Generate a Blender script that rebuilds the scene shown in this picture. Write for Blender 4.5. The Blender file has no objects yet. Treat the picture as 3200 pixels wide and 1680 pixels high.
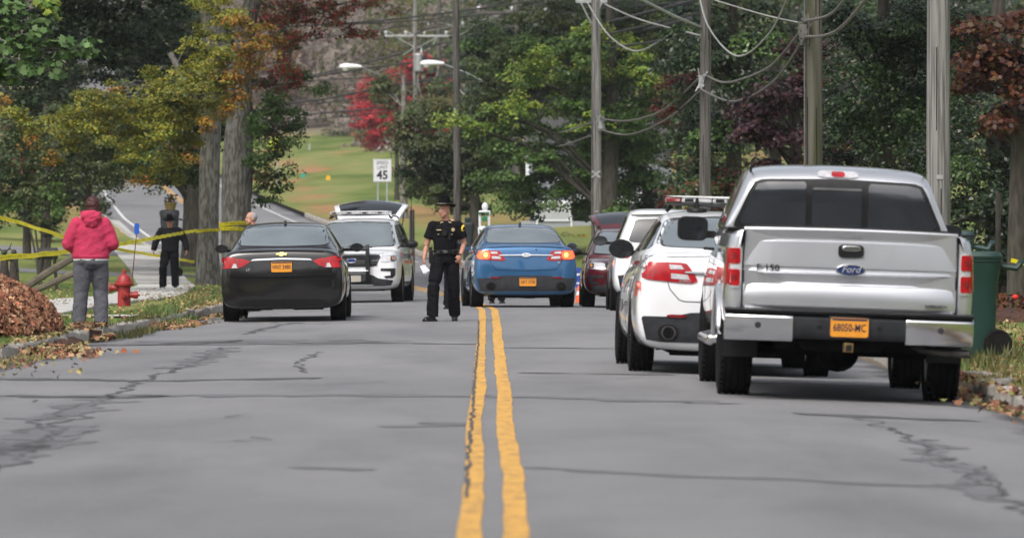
import bpy, bmesh, math, random
import numpy as np
from mathutils import Vector, Matrix, noise
from mathutils.bvhtree import BVHTree

R = math.radians
rnd = random.Random(7)
rng = np.random.default_rng(7)
sc = bpy.context.scene
col = sc.collection

# ------------------------------------------------------------------ camera, sky, sun, exposure
F = 16800.0            # focal length in pixels of the 3200 px wide photograph
PX0, PY0, CH = 1523.0, 716.0, 1.35
cam_d = bpy.data.cameras.new('camera')
cam = bpy.data.objects.new('camera', cam_d)
col.objects.link(cam)
cam_d.sensor_width = 36.0
cam_d.lens = 36.0 * F / 3200.0
cam.location = (0, 0, CH)
cam.rotation_euler = (R(90) - math.atan((840 - PY0) / F), 0, -math.atan((1600 - PX0) / F))
cam_d.clip_start = 0.5
cam_d.clip_end = 3000
cam_d.dof.use_dof = True
cam_d.dof.focus_distance = 74
cam_d.dof.aperture_fstop = 5.0
sc.camera = cam

SUN_EL, SUN_AZ = 52, 205
world = bpy.data.worlds.new('World')
sc.world = world
world.use_nodes = True
wn = world.node_tree
wn.nodes.clear()
wo = wn.nodes.new('ShaderNodeOutputWorld')
bg = wn.nodes.new('ShaderNodeBackground')
sky = wn.nodes.new('ShaderNodeTexSky')
sky.sky_type = 'NISHITA'
sky.sun_disc = False
sky.sun_elevation = R(SUN_EL)
sky.sun_rotation = R(SUN_AZ)
sky.air_density = 1.0
sky.dust_density = 6.0
sky.ozone_density = 1.0
hs = wn.nodes.new('ShaderNodeHueSaturation')
hs.inputs['Saturation'].default_value = 0.42
wn.links.new(sky.outputs[0], hs.inputs['Color'])
wn.links.new(hs.outputs[0], bg.inputs['Color'])
wn.links.new(bg.outputs[0], wo.inputs['Surface'])
bg.inputs['Strength'].default_value = 0.13

sun_d = bpy.data.lights.new('sun', 'SUN')
sun_d.energy = 0.9
sun_d.angle = R(22)
sun_d.color = (1.0, 0.97, 0.93)
sun = bpy.data.objects.new('sun', sun_d)
col.objects.link(sun)
sun.rotation_euler = (R(90 - SUN_EL), 0, R(180 - SUN_AZ))
sc.view_settings.view_transform = 'Standard'
sc.view_settings.look = 'None'
sc.view_settings.gamma = 1.0
sc.view_settings.exposure = 0.66
sc.cycles.use_denoising = True
sc.cycles.max_bounces = 6
sc.cycles.transparent_max_bounces = 8
sc.cycles.volume_bounces = 0

# ------------------------------------------------------------------ helpers
def W(px, py, d):
    return Vector(((px - PX0) * d / F, d, CH - (py - PY0) * d / F))
def X(px, d):
    return (px - PX0) * d / F

def tag(o, label=None, cat=None, group=None, kind=None):
    if label: o['label'] = label
    if cat: o['category'] = cat
    if group: o['group'] = group
    if kind: o['kind'] = kind
    return o

def empty(name, loc=(0, 0, 0), rz=0.0):
    o = bpy.data.objects.new(name, None)
    o.empty_display_size = 0.2
    o.location = loc
    o.rotation_euler = (0, 0, rz)
    col.objects.link(o)
    return o

def thing(name, label, cat, loc=(0, 0, 0), rz=0.0, group=None):
    return tag(empty(name, loc, rz), label, cat, group)

def copy_tree(o, parent=None):
    c = o.copy()
    col.objects.link(c)
    c.parent = parent
    for ch in list(o.children):
        copy_tree(ch, c)
    return c

class MB:
    def __init__(s):
        s.v = []; s.f = []
    def add(s, vs, fs):
        b = len(s.v)
        s.v += [tuple(v) for v in vs]
        s.f += [tuple(i + b for i in f) for f in fs]
        return s
    def box(s, c, sz, M=None):
        hx, hy, hz = sz[0] / 2, sz[1] / 2, sz[2] / 2
        vs = [Vector((x * hx, y * hy, z * hz)) for x in (-1, 1) for y in (-1, 1) for z in (-1, 1)]
        if M is not None: vs = [M @ v for v in vs]
        vs = [v + Vector(c) for v in vs]
        return s.add(vs, [(0, 1, 3, 2), (4, 6, 7, 5), (0, 4, 5, 1), (2, 3, 7, 6), (0, 2, 6, 4), (1, 5, 7, 3)])
    def tube(s, pts, rads, n=8, caps=True, flat=1.0):
        pts = [Vector(p) for p in pts]
        if not hasattr(rads, '__len__'): rads = [rads] * len(pts)
        rings = []
        up = Vector((0, 0, 1))
        for i, p in enumerate(pts):
            t = (pts[min(i + 1, len(pts) - 1)] - pts[max(i - 1, 0)]).normalized()
            ref = up if abs(t.dot(up)) < 0.95 else Vector((0, 1, 0))
            a = t.cross(ref).normalized(); b = a.cross(t).normalized()
            rings.append([p + (a * math.cos(k * 2 * math.pi / n) + b * math.sin(k * 2 * math.pi / n) * flat) * rads[i] for k in range(n)])
        vs = [v for r in rings for v in r]
        fs = []
        for i in range(len(pts) - 1):
            for k in range(n):
                k2 = (k + 1) % n
                fs.append((i * n + k, i * n + k2, (i + 1) * n + k2, (i + 1) * n + k))
        if caps:
            fs.append(tuple(range(n))[::-1]); fs.append(tuple(range((len(pts) - 1) * n, len(pts) * n)))
        return s.add(vs, fs)
    def cyl(s, p0, p1, r0, r1=None, n=16, caps=True):
        return s.tube([p0, p1], [r0, r0 if r1 is None else r1], n, caps)
    def lathe(s, prof, o=(0, 0, 0), axis='z', n=24):
        # prof = [(r, h)]
        vs = []; fs = []
        o = Vector(o)
        for r, h in prof:
            for k in range(n):
                a = k * 2 * math.pi / n
                c, q = r * math.cos(a), r * math.sin(a)
                v = {'z': (c, q, h), 'x': (h, c, q), 'y': (c, h, q)}[axis]
                vs.append(o + Vector(v))
        m = len(prof)
        for i in range(m - 1):
            for k in range(n):
                k2 = (k + 1) % n
                fs.append((i * n + k, i * n + k2, (i + 1) * n + k2, (i + 1) * n + k))
        if prof[0][0] > 1e-5: fs.append(tuple(range(n))[::-1])
        if prof[-1][0] > 1e-5: fs.append(tuple(range((m - 1) * n, m * n)))
        return s.add(vs, fs)
    def prism(s, poly, a0, a1, axis='y'):
        # poly in the two other axes
        n = len(poly)
        def P(u, w, a):
            return {'y': (u, a, w), 'x': (a, u, w), 'z': (u, w, a)}[axis]
        vs = [P(u, w, a0) for u, w in poly] + [P(u, w, a1) for u, w in poly]
        fs = [tuple(range(n)), tuple(range(n, 2 * n))[::-1]]
        fs += [(i, (i + 1) % n, n + (i + 1) % n, n + i) for i in range(n)]
        return s.add(vs, fs)
    def ell(s, c, r, n=14, m=9, M=None):
        c = Vector(c); vs = []; fs = []
        for i in range(m + 1):
            th = math.pi * i / m
            for k in range(n):
                a = 2 * math.pi * k / n
                v = Vector((r[0] * math.sin(th) * math.cos(a), r[1] * math.sin(th) * math.sin(a), r[2] * math.cos(th)))
                if M is not None: v = M @ v
                vs.append(c + v)
        for i in range(m):
            for k in range(n):
                k2 = (k + 1) % n
                fs.append((i * n + k, (i + 1) * n + k, (i + 1) * n + k2, i * n + k2))
        return s.add(vs, fs)
    def rings(s, rs, n=18):
        # rs: (cx, cy, z, rx, ry) stacked rings, closed ends
        vs = []; fs = []
        for (cx, cy, z, rx, ry) in rs:
            for k in range(n):
                a = 2 * math.pi * k / n
                vs.append((cx + rx * math.cos(a), cy + ry * math.sin(a), z))
        for i in range(len(rs) - 1):
            for k in range(n):
                k2 = (k + 1) % n
                fs.append((i * n + k, i * n + k2, (i + 1) * n + k2, (i + 1) * n + k))
        fs.append(tuple(range(n))[::-1]); fs.append(tuple(range((len(rs) - 1) * n, len(rs) * n)))
        return s.add(vs, fs)
    def mesh(s, name):
        me = bpy.data.meshes.new(name)
        me.from_pydata(s.v, [], s.f)
        bm = bmesh.new(); bm.from_mesh(me)
        bmesh.ops.remove_doubles(bm, verts=bm.verts, dist=1e-5)
        bmesh.ops.recalc_face_normals(bm, faces=bm.faces)
        bm.to_mesh(me); bm.free()
        return me
    def build(s, name, mat, parent=None, smooth=None, bevel=0, seg=2, loc=None):
        return mkobj(name, s.mesh(name), mat, parent, smooth, bevel, seg, loc)

def mkobj(name, me, mat, parent=None, smooth=None, bevel=0, seg=2, loc=None):
    o = bpy.data.objects.new(name, me)
    if mat is not None and len(me.materials) == 0: me.materials.append(mat)
    if smooth:
        me.shade_smooth(); me.set_sharp_from_angle(angle=R(smooth if smooth is not True else 40))
    if bevel:
        b = o.modifiers.new('bevel', 'BEVEL'); b.width = bevel; b.segments = seg; b.limit_method = 'ANGLE'; b.angle_limit = R(40)
        me.shade_smooth(); me.set_sharp_from_angle(angle=R(40))
    col.objects.link(o)
    if parent is not None: o.parent = parent
    if loc is not None: o.location = loc
    return o

def baked(me, setup):
    """mesh after modifiers"""
    o = bpy.data.objects.new('tmp', me); col.objects.link(o)
    setup(o)
    dg = bpy.context.evaluated_depsgraph_get()
    r = bpy.data.meshes.new_from_object(o.evaluated_get(dg), depsgraph=dg)
    bpy.data.objects.remove(o)
    return r

# ---- materials
MATS = {}
def nt(name):
    m = bpy.data.materials.new(name); m.use_nodes = True
    n = m.node_tree; b = n.nodes['Principled BSDF']
    return m, n, b
def setin(b, **k):
    for a, v in k.items():
        a = {'rough': 'Roughness', 'metal': 'Metallic', 'coat': 'Coat Weight', 'coat_rough': 'Coat Roughness', 'ior': 'IOR',
             'spec': 'Specular IOR Level', 'sheen': 'Sheen Weight', 'trans': 'Transmission Weight', 'alpha': 'Alpha',
             'emis': 'Emission Strength'}[a]
        b.inputs[a].default_value = v
def mat(name, c, c2=None, scale=8.0, bump=0.0, bscale=None, emit=None, stretch=None, detail=5, lo=0.35, hi=0.65, **k):
    """plain or two-tone noisy material with optional relief"""
    if name in MATS: return MATS[name]
    m, n, b = nt(name)
    k.setdefault('rough', 0.6)
    setin(b, **k)
    b.inputs['Base Color'].default_value = (*c, 1)
    if emit:
        b.inputs['Emission Color'].default_value = (*emit[0], 1); b.inputs['Emission Strength'].default_value = emit[1]
    if c2 is not None or bump:
        tc = n.nodes.new('ShaderNodeTexCoord'); mp = n.nodes.new('ShaderNodeMapping')
        n.links.new(tc.outputs['Object'], mp.inputs['Vector'])
        if stretch: mp.inputs['Scale'].default_value = stretch
    if c2 is not None:
        t = n.nodes.new('ShaderNodeTexNoise'); t.inputs['Scale'].default_value = scale; t.inputs['Detail'].default_value = detail
        n.links.new(mp.outputs[0], t.inputs['Vector'])
        r = n.nodes.new('ShaderNodeValToRGB')
        r.color_ramp.elements[0].position = lo; r.color_ramp.elements[0].color = (*c, 1)
        r.color_ramp.elements[1].position = hi; r.color_ramp.elements[1].color = (*c2, 1)
        n.links.new(t.outputs['Fac'], r.inputs['Fac'])
        n.links.new(r.outputs[0], b.inputs['Base Color'])
    if bump:
        t2 = n.nodes.new('ShaderNodeTexNoise'); t2.inputs['Scale'].default_value = bscale or scale * 3; t2.inputs['Detail'].default_value = 4
        n.links.new(mp.outputs[0], t2.inputs['Vector'])
        bp = n.nodes.new('ShaderNodeBump'); bp.inputs['Strength'].default_value = bump; bp.inputs['Distance'].default_value = 0.02
        n.links.new(t2.outputs['Fac'], bp.inputs['Height']); n.links.new(bp.outputs[0], b.inputs['Normal'])
    MATS[name] = m
    return m

def leaf_mat(name, trans=0.3, rough=0.5):
    if name in MATS: return MATS[name]
    m, n, b = nt(name)
    at = n.nodes.new('ShaderNodeAttribute'); at.attribute_name = 'tint'
    n.links.new(at.outputs['Color'], b.inputs['Base Color'])
    setin(b, rough=rough, spec=0.35)
    tr = n.nodes.new('ShaderNodeBsdfTranslucent'); mx = n.nodes.new('ShaderNodeMixShader')
    n.links.new(at.outputs['Color'], tr.inputs['Color'])
    mx.inputs[0].default_value = trans
    out = n.nodes['Material Output']
    n.links.new(b.outputs[0], mx.inputs[1]); n.links.new(tr.outputs[0], mx.inputs[2]); n.links.new(mx.outputs[0], out.inputs['Surface'])
    MATS[name] = m
    return m

# ------------------------------------------------------------------ terrain functions
YC = [0, 90, 100, 120, 140, 160, 180, 200, 230, 280, 350, 450, 600, 900, 1400]
XC = [0, 0, -.08, -.55, -1.7, -3.6, -6.4, -8.9, -12.0, -16.2, -22.0, -30, -42, -66, -100]
ZC = [0, 0, -.10, -.20, -.22, -.02, .45, 1.0, 1.85, 3.0, 4.9, 8.0, 15, 42, 95]
_ys = np.linspace(-60, 1400, 2921)
def _sm(vals, w=15):
    v = np.interp(_ys, YC, vals)
    k = np.hanning(2 * w + 1); k /= k.sum()
    return np.convolve(np.pad(v, w, 'edge'), k, 'valid')
_xc, _zc = _sm(XC), _sm(ZC)
def xc(y): return float(np.interp(y, _ys, _xc))
def zc(y): return float(np.interp(y, _ys, _zc))
def kl(y): return float(np.interp(y, [0, 56, 67, 80, 87, 110, 1400], [-5.05, -5.04, -4.9, -4.5, -4.35, -4.35, -4.35]))
def kr(y): return float(np.interp(y, [0, 50, 80, 150, 190, 1400], [4.08, 4.08, 4.35, 4.4, 4.5, 4.5]))
def crown(u):
    return -0.034 * max(0.0, u - 1.7) - 0.012 * max(0.0, -u - 1.2)
def road_z(u, y): return zc(y) + crown(u)
def ground_z(x, y):
    u = x - xc(y)
    if u < kl(y):
        e = kl(y); d = e - u
        return road_z(e, y) + 0.145 + 0.012 * min(d, 6) + 0.05 * max(0, min(d - 4, 16)) * min(1, max(0, (y - 90) / 40)) + 0.02 * max(0, d - 20)
    if u > kr(y):
        e = kr(y); d = u - e
        return road_z(e, y) + 0.115 + 0.02 * min(d, 4) + 0.05 * max(0, d - 4) * min(1, max(0, (y - 60) / 40))
    return road_z(u, y)
def on_ground(px, py, y0=10, y1=420):
    """the ground point seen at a pixel of the photograph"""
    prev = None
    y = y0
    while y < y1:
        p = W(px, py, y)
        g = ground_z(p.x, y)
        if p.z <= g: return Vector((p.x, y, g))
        y += 0.1 + y * 0.001
    return Vector((X(px, y1), y1, ground_z(X(px, y1), y1)))
# ------------------------------------------------------------------ road, lawns, kerbs, sidewalk
def grid_mesh(name, ys, ucols, zf, m, dz=0.0, kind='structure', parent=None):
    nu = len(ucols(ys[0]))
    vs = []
    for y in ys:
        for u in ucols(y):
            x = xc(y) + u
            vs.append((x, y, zf(x, u, y) + dz))
    fs = [(i * nu + j, i * nu + j + 1, (i + 1) * nu + j + 1, (i + 1) * nu + j) for i in range(len(ys) - 1) for j in range(nu - 1)]
    me = bpy.data.meshes.new(name); me.from_pydata(vs, [], fs)
    o = mkobj(name, me, m, parent)
    me.shade_smooth()
    if kind: o['kind'] = kind
    return o

ys_r = list(np.arange(-60, 60, 3.0)) + list(np.arange(60, 240, 2.0)) + list(np.arange(240, 470, 5.0)) + list(np.arange(470, 1400, 20.0))

def asphalt():
    m, n, b = nt('asphalt')
    L = n.links.new
    tc = n.nodes.new('ShaderNodeTexCoord')
    def noise_(scale, stretch=(1, 1, 1), detail=6, rough=0.6):
        mp = n.nodes.new('ShaderNodeMapping'); mp.inputs['Scale'].default_value = stretch
        L(tc.outputs['Object'], mp.inputs['Vector'])
        t = n.nodes.new('ShaderNodeTexNoise'); t.inputs['Scale'].default_value = scale; t.inputs['Detail'].default_value = detail
        t.inputs['Roughness'].default_value = rough
        L(mp.outputs[0], t.inputs['Vector']); return t.outputs['Fac']
    def ramp(fac, stops):
        r = n.nodes.new('ShaderNodeValToRGB')
        while len(r.color_ramp.elements) < len(stops): r.color_ramp.elements.new(0.5)
        for e, (p, c) in zip(r.color_ramp.elements, stops): e.position = p; e.color = (*c, 1)
        L(fac, r.inputs['Fac']); return r.outputs[0]
    def mix(a, b_, fac, mode='MIX'):
        mx = n.nodes.new('ShaderNodeMixRGB'); mx.blend_type = mode
        if isinstance(fac, float): mx.inputs[0].default_value = fac
        else: L(fac, mx.inputs[0])
        L(a, mx.inputs[1]); L(b_, mx.inputs[2]); return mx.outputs[0]
    base = ramp(noise_(0.35, (1, .35, 1)), [(.32, (.160, .161, .168)), (.68, (.225, .223, .226))])
    fine = ramp(noise_(60, detail=3), [(.3, (.72, .72, .72)), (.75, (1.25, 1.24, 1.22))])
    c = mix(base, fine, 0.8, 'MULTIPLY')
    st = ramp(noise_(0.55, (1.4, .22, 1), 4), [(.50, (1, 1, 1)), (.74, (.72, .72, .72))])
    c = mix(c, st, 0.8, 'MULTIPLY')
    # darker wheel-free fringe along the gutters (u stored per vertex)
    at = n.nodes.new('ShaderNodeAttribute'); at.attribute_name = 'edge'
    ad = n.nodes.new('ShaderNodeMath'); ad.operation = 'ADD'
    sb = n.nodes.new('ShaderNodeMath'); sb.operation = 'MULTIPLY_ADD'; sb.inputs[1].default_value = 1.4; sb.inputs[2].default_value = -0.7
    L(noise_(1.3, (1, .3, 1), 8, .7), sb.inputs[0]); L(at.outputs['Fac'], ad.inputs[0]); L(sb.outputs[0], ad.inputs[1])
    ed = ramp(ad.outputs[0], [(.45, (1, 1, 1)), (.62, (.38, .37, .37))])
    c = mix(c, ed, 1.0, 'MULTIPLY')
    L(c, b.inputs['Base Color'])
    setin(b, rough=0.75, spec=0.3)
    bp = n.nodes.new('ShaderNodeBump'); bp.inputs['Strength'].default_value = 0.35; bp.inputs['Distance'].default_value = 0.01
    L(noise_(90, detail=2), bp.inputs['Height']); L(bp.outputs[0], b.inputs['Normal'])
    return m

def road_cols(y):
    a, b = kl(y) + .02, kr(y) - .02
    return [a, a + .25, a + .6, a + 1.1, -3, -2.1, -1.2, 0, 1.0, 1.7, 2.4, b - 1.1, b - .6, b - .25, b]
road = grid_mesh('road', ys_r, road_cols, lambda x, u, y: road_z(u, y), asphalt())
ev = []
for y in ys_r:
    for u in road_cols(y):
        e = min(u - kl(y), (kr(y) - u) * 1.25)
        ev.append(max(0.0, 1.0 - e / 1.0) * 0.75)
at = road.data.attributes.new('edge', 'FLOAT', 'POINT'); at.data.foreach_set('value', ev)

def lawn_mat():
    m, n, b = nt('lawn')
    L = n.links.new
    tc = n.nodes.new('ShaderNodeTexCoord')
    def noise_(scale, st=(1, 1, 1), detail=6):
        mp = n.nodes.new('ShaderNodeMapping'); mp.inputs['Scale'].default_value = st
        L(tc.outputs['Object'], mp.inputs['Vector'])
        t = n.nodes.new('ShaderNodeTexNoise'); t.inputs['Scale'].default_value = scale; t.inputs['Detail'].default_value = detail
        L(mp.outputs[0], t.inputs['Vector']); return t.outputs['Fac']
    def ramp(fac, stops):
        r = n.nodes.new('ShaderNodeValToRGB')
        while len(r.color_ramp.elements) < len(stops): r.color_ramp.elements.new(0.5)
        for e, (p, c) in zip(r.color_ramp.elements, stops): e.position = p; e.color = (*c, 1)
        L(fac, r.inputs['Fac']); return r.outputs[0]
    def mix(a, b_, fac, mode='MIX'):
        mx = n.nodes.new('ShaderNodeMixRGB'); mx.blend_type = mode
        if isinstance(fac, float): mx.inputs[0].default_value = fac
        else: L(fac, mx.inputs[0])
        L(a, mx.inputs[1]); L(b_, mx.inputs[2]); return mx.outputs[0]
    g = ramp(noise_(.25, (1, .25, 1)), [(.35, (.10, .15, .04)), (.5, (.17, .205, .065)), (.68, (.225, .235, .09))])
    f = ramp(noise_(14), [(.3, (.6, .6, .6)), (.7, (1.35, 1.3, 1.2))])
    c = mix(g, f, 0.75, 'MULTIPLY')
    lf = ramp(noise_(.16, (1, .18, 1), 7), [(.51, (0, 0, 0)), (.62, (1, 1, 1))])
    at = n.nodes.new('ShaderNodeAttribute'); at.attribute_name = 'litter'
    mu = n.nodes.new('ShaderNodeMath'); mu.operation = 'MULTIPLY'; L(lf, mu.inputs[0]); L(at.outputs['Fac'], mu.inputs[1])
    br = ramp(noise_(3.0), [(.3, (.26, .14, .07)), (.7, (.38, .22, .11))])
    fl = n.nodes.new('ShaderNodeAttribute'); fl.attribute_name = 'forest_floor'
    c = mix(c, br, mu.outputs[0])
    c = mix(c, ramp(noise_(1.2), [(.3, (.17, .14, .12)), (.7, (.24, .20, .17))]), fl.outputs['Fac'])
    L(c, b.inputs['Base Color'])
    setin(b, rough=0.95, spec=0.1)
    bp = n.nodes.new('ShaderNodeBump'); bp.inputs['Strength'].default_value = 0.8; bp.inputs['Distance'].default_value = 0.05
    L(noise_(18), bp.inputs['Height']); L(bp.outputs[0], b.inputs['Normal'])
    return m
LAWN = lawn_mat()
ys_l = list(np.arange(-60, 60, 4.0)) + list(np.arange(60, 240, 2.5)) + list(np.arange(240, 1400, 12.0))
def lw(x, u, y):
    bumpy = 0.04 * noise.noise(Vector((x * .35, y * .2, 1.3))) * min(1, abs(u) / 6)
    far = max(0, (y - 500)) * 0.02 * (1 + noise.noise(Vector((x * .01, y * .01, 0)))) if y > 500 else 0
    return ground_z(x, y) + bumpy + far
left = grid_mesh('lawn', ys_l, lambda y: [-260, -150, -90, -60, -40, -30, -24, -20, -17, -14, -12, -10, -8.5, -7.5, -6.7, -6.1, -5.7, kl(y) - .45, kl(y) - .14], lw, LAWN)
right = grid_mesh('lawn', ys_l, lambda y: [kr(y) + .14, kr(y) + .5, 5.2, 5.6, 6.2, 7, 8, 9.5, 11, 13, 16, 20, 26, 34, 45, 60, 90, 150, 260], lw, LAWN)
for o, sgn in ((left, -1), (right, 1)):
    me = o.data
    n_ = len(me.vertices); co = np.empty(n_ * 3); me.vertices.foreach_get('co', co); co = co.reshape(-1, 3)
    lit = np.clip((co[:, 1] - 190) / 60, 0, 1) * (co[:, 1] < 600)
    uu = co[:, 0] - np.interp(co[:, 1], _ys, _xc)
    ff_ = np.clip((co[:, 1] - 470 - np.clip(14 - uu, 0, 14) * 6) / 25, 0, 1) * (uu > 4) + np.clip((co[:, 1] - 585) / 20, 0, 1) * (uu <= 4)
    b_ = me.attributes.new('forest_floor', 'FLOAT', 'POINT'); b_.data.foreach_set('value', ff_.astype('f'))
    a_ = me.attributes.new('litter', 'FLOAT', 'POINT'); a_.data.foreach_set('value', lit.astype('f'))
# soil sheet under everything, as wide as the horizon
me = bpy.data.meshes.new('ground')
me.from_pydata([(-900, -300, -.9), (900, -300, -.9), (900, 1500, -.9), (-900, 1500, -.9)], [], [(0, 1, 2, 3)])
tag(mkobj('ground', me, mat('soil', (.06, .045, .03), (.09, .07, .05), 2)), kind='structure')

# ---- yellow double line and cracks
def ribbon(name, pts, wid, m, parent, dz=.006, amp=0.2, kindstuff=False, seed=0):
    """pts = ground points; wid = width in metres along the path"""
    v = []; f = []
    P = []
    for a, b in zip(pts[:-1], pts[1:]):
        k = max(1, int((b - a).length / .25))
        for i in range(k): P.append(a.lerp(b, i / k))
    P.append(pts[-1])
    for i, p in enumerate(P):
        t = (P[min(i + 1, len(P) - 1)] - P[max(i - 1, 0)]); t.z = 0; t.normalize()
        s = Vector((-t.y, t.x, 0))
        w1 = wid * .5 * (1 + amp * noise.noise(Vector((i * .31, seed, 0.2))))
        w2 = wid * .5 * (1 + amp * noise.noise(Vector((i * .31, seed, 7.2))))
        q1, q2 = p + s * w1, p - s * w2
        for q in (q1, q2): v.append((q.x, q.y, road_z(q.x - xc(q.y), q.y) + dz))
    f = [(2 * i, 2 * i + 1, 2 * i + 3, 2 * i + 2) for i in range(len(P) - 1)]
    return v, f

def paint_mat():
    m, n, b = nt('yellow_road_paint'); L = n.links.new
    tc = n.nodes.new('ShaderNodeTexCoord')
    mp = n.nodes.new('ShaderNodeMapping'); mp.inputs['Scale'].default_value = (1, .4, 1); L(tc.outputs['Object'], mp.inputs['Vector'])
    t = n.nodes.new('ShaderNodeTexNoise'); t.inputs['Scale'].default_value = 9; t.inputs['Detail'].default_value = 8; t.inputs['Roughness'].default_value = .7
    L(mp.outputs[0], t.inputs['Vector'])
    r = n.nodes.new('ShaderNodeValToRGB')
    e = r.color_ramp.elements; e[0].position = .33; e[0].color = (.15, .13, .10, 1); e[1].position = .50; e[1].color = (.58, .32, .075, 1)
    x = e.new(.40); x.color = (.36, .22, .08, 1); y = e.new(.75); y.color = (.68, .40, .10, 1)
    L(t.outputs['Fac'], r.inputs['Fac']); L(r.outputs[0], b.inputs['Base Color']); setin(b, rough=.7, spec=.2)
    return m
YP = paint_mat()
def line_pts(off, y0, y1):
    out = []
    y = y0
    while y < y1:
        w = 0.028 * noise.noise(Vector((y * .12, off, 3))) + 0.01 * noise.noise(Vector((y * .7, off, 5))) if y < 110 else 0
        drift = 0.028 if y < 100 else 0
        out.append(Vector((xc(y) + off + drift + w, y, 0))); y += .35 if y < 110 else 2
    return out
for off, wd in ((-.105, .106), (.102, .116)):
    v, f = ribbon('l', line_pts(off, 8, 430), wd, YP, road, amp=.22, seed=off * 30)
    me = bpy.data.meshes.new('centre_line'); me.from_pydata(v, [], f); o = mkobj('centre_line', me, YP, road)
WP = mat('white_road_paint', (.62, .62, .6), (.45, .45, .44), 6, rough=.7)
for off in (-3.55, 3.45):
    v, f = ribbon('l', [Vector((xc(y) + off, y, 0)) for y in range(175, 440, 3)], .13, WP, road, amp=.1)
    me = bpy.data.meshes.new('edge_line'); me.from_pydata(v, [], f); mkobj('edge_line', me, WP, road)

# cracks, drawn along the seams seen in the road
V = []; FF = []
def crack(pix, wid, n=6, jit=.06, seed=0, dz=.004):
    pts = [on_ground(a, b) for a, b in pix]
    P = []
    for a, b in zip(pts[:-1], pts[1:]):
        k = max(2, int((b - a).length / .12))
        for i in range(k):
            q = a.lerp(b, i / k)
            q += Vector((noise.noise(q * 1.7 + Vector((seed, 0, 0))), noise.noise(q * 1.7 + Vector((0, seed, 3))), 0)) * jit * 2
            q += Vector((noise.noise(q * 6), noise.noise(q * 6 + Vector((9, 0, 0))), 0)) * jit * .5
            P.append(q)
    P.append(pts[-1])
    v, f = ribbon('c', P, wid, None, None, dz=dz, amp=1.6, seed=seed)
    b = len(V); V.extend(v); FF.extend([tuple(i + b for i in q) for q in f])
V, FF = [], []
crack([(240, 1064), (700, 1066), (1150, 1070)], 1.5, jit=.1, seed=21)
crack([(240, 1238), (700, 1236), (1500, 1240)], .55, jit=.1, seed=4)
crack([(1590, 1240), (2300, 1262)], .45, jit=.1, seed=5)
crack([(1620, 1462), (2300, 1498), (3090, 1530)], .16, jit=.06, seed=7)
crack([(1180, 1470), (960, 1462)], .22, jit=.06, seed=31)
crack([(1240, 1335), (1420, 1320)], .3, jit=.2, seed=32)
crack([(340, 1245), (230, 1285), (160, 1310)], .30, jit=.15, seed=41, dz=.0035)
crack([(220, 1330), (120, 1370), (0, 1410)], .42, jit=.2, seed=42, dz=.0035)
crack([(110, 1390), (40, 1430), (0, 1460)], .25, jit=.2, seed=43, dz=.0035)
crack([(2850, 1370), (2960, 1440), (3060, 1510), (3150, 1570)], .16, jit=.15, seed=44, dz=.0035)
crack([(700, 1086), (640, 1120), (560, 1150)], .25, jit=.15, seed=45, dz=.0035)
V_F, FF_F = V, FF
V, FF = [], []
crack([(240, 1079), (700, 1077), (1100, 1072), (1500, 1076)], .28, jit=.1, seed=1)
crack([(1580, 1086), (1940, 1090)], .28, jit=.1, seed=2)
crack([(0, 1184), (430, 1192), (1000, 1182)], .42, jit=.08, seed=3)
crack([(0, 1238), (360, 1241), (520, 1236)], .38, jit=.1, seed=34)
crack([(2480, 1292), (2760, 1304), (2950, 1314)], .45, jit=.08, seed=6)
crack([(2740, 1250), (3100, 1275)], .3, jit=.1, seed=36)
crack([(1620, 1165), (2100, 1172)], .18, jit=.05, seed=37)
crack([(700, 1086), (640, 1120), (560, 1150), (430, 1195), (340, 1245)], .045, jit=.07, seed=8)
crack([(340, 1245), (230, 1275), (160, 1300), (270, 1300), (120, 1340), (0, 1350)], .035, jit=.07, seed=9)
crack([(200, 1340), (150, 1370), (60, 1400), (0, 1420)], .045, jit=.08, seed=10)
crack([(160, 1300), (110, 1325), (180, 1350), (0, 1470)], .03, jit=.08, seed=11)
crack([(2700, 1310), (2850, 1370), (2960, 1440), (3060, 1510), (3150, 1570), (3200, 1610)], .03, jit=.07, seed=12)
crack([(2920, 1430), (3040, 1450), (3120, 1520)], .022, jit=.08, seed=13)
crack([(900, 1010), (820, 1030), (760, 1045)], .07, jit=.09, seed=14)
crack([(860, 1008), (1020, 1012)], .08, jit=.09, seed=15)
crack([(1000, 1100), (930, 1135), (950, 1165)], .03, jit=.07, seed=16)
crack([(1486, 1160), (1476, 1300), (1466, 1400), (1456, 1560)], .020, jit=.010, seed=17, dz=.011)
crack([(1496, 1005), (1494, 1080), (1486, 1160)], .018, jit=.010, seed=18, dz=.011)
for k in range(26):
    y = 24 + k * 3.6 + rnd.uniform(-1, 1); x = rnd.uniform(-4.6, 3.6)
    pp = [Vector((x, y, 0))]
    for j in range(4): pp.append(pp[-1] + Vector((rnd.uniform(-.5, .7), rnd.uniform(-.6, .8), 0)))
    v, f = ribbon('c', pp, .018, None, None, dz=.0045, amp=1.4, seed=k)
    b = len(V); V.extend(v); FF.extend([tuple(i + b for i in q) for q in f])
me = bpy.data.meshes.new('road_cracks'); me.from_pydata(V, [], FF)
mef = bpy.data.meshes.new('road_stains'); mef.from_pydata(V_F, [], FF_F)
tag(mkobj('road_stains', mef, mat('worn_asphalt', (.105, .105, .11), (.15, .15, .155), 2, rough=.8), road), kind='stuff')
tag(mkobj('road_cracks', me, mat('crack_tar', (.045, .045, .048), (.09, .09, .092), 6, rough=.8), road), kind='stuff')

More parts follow.
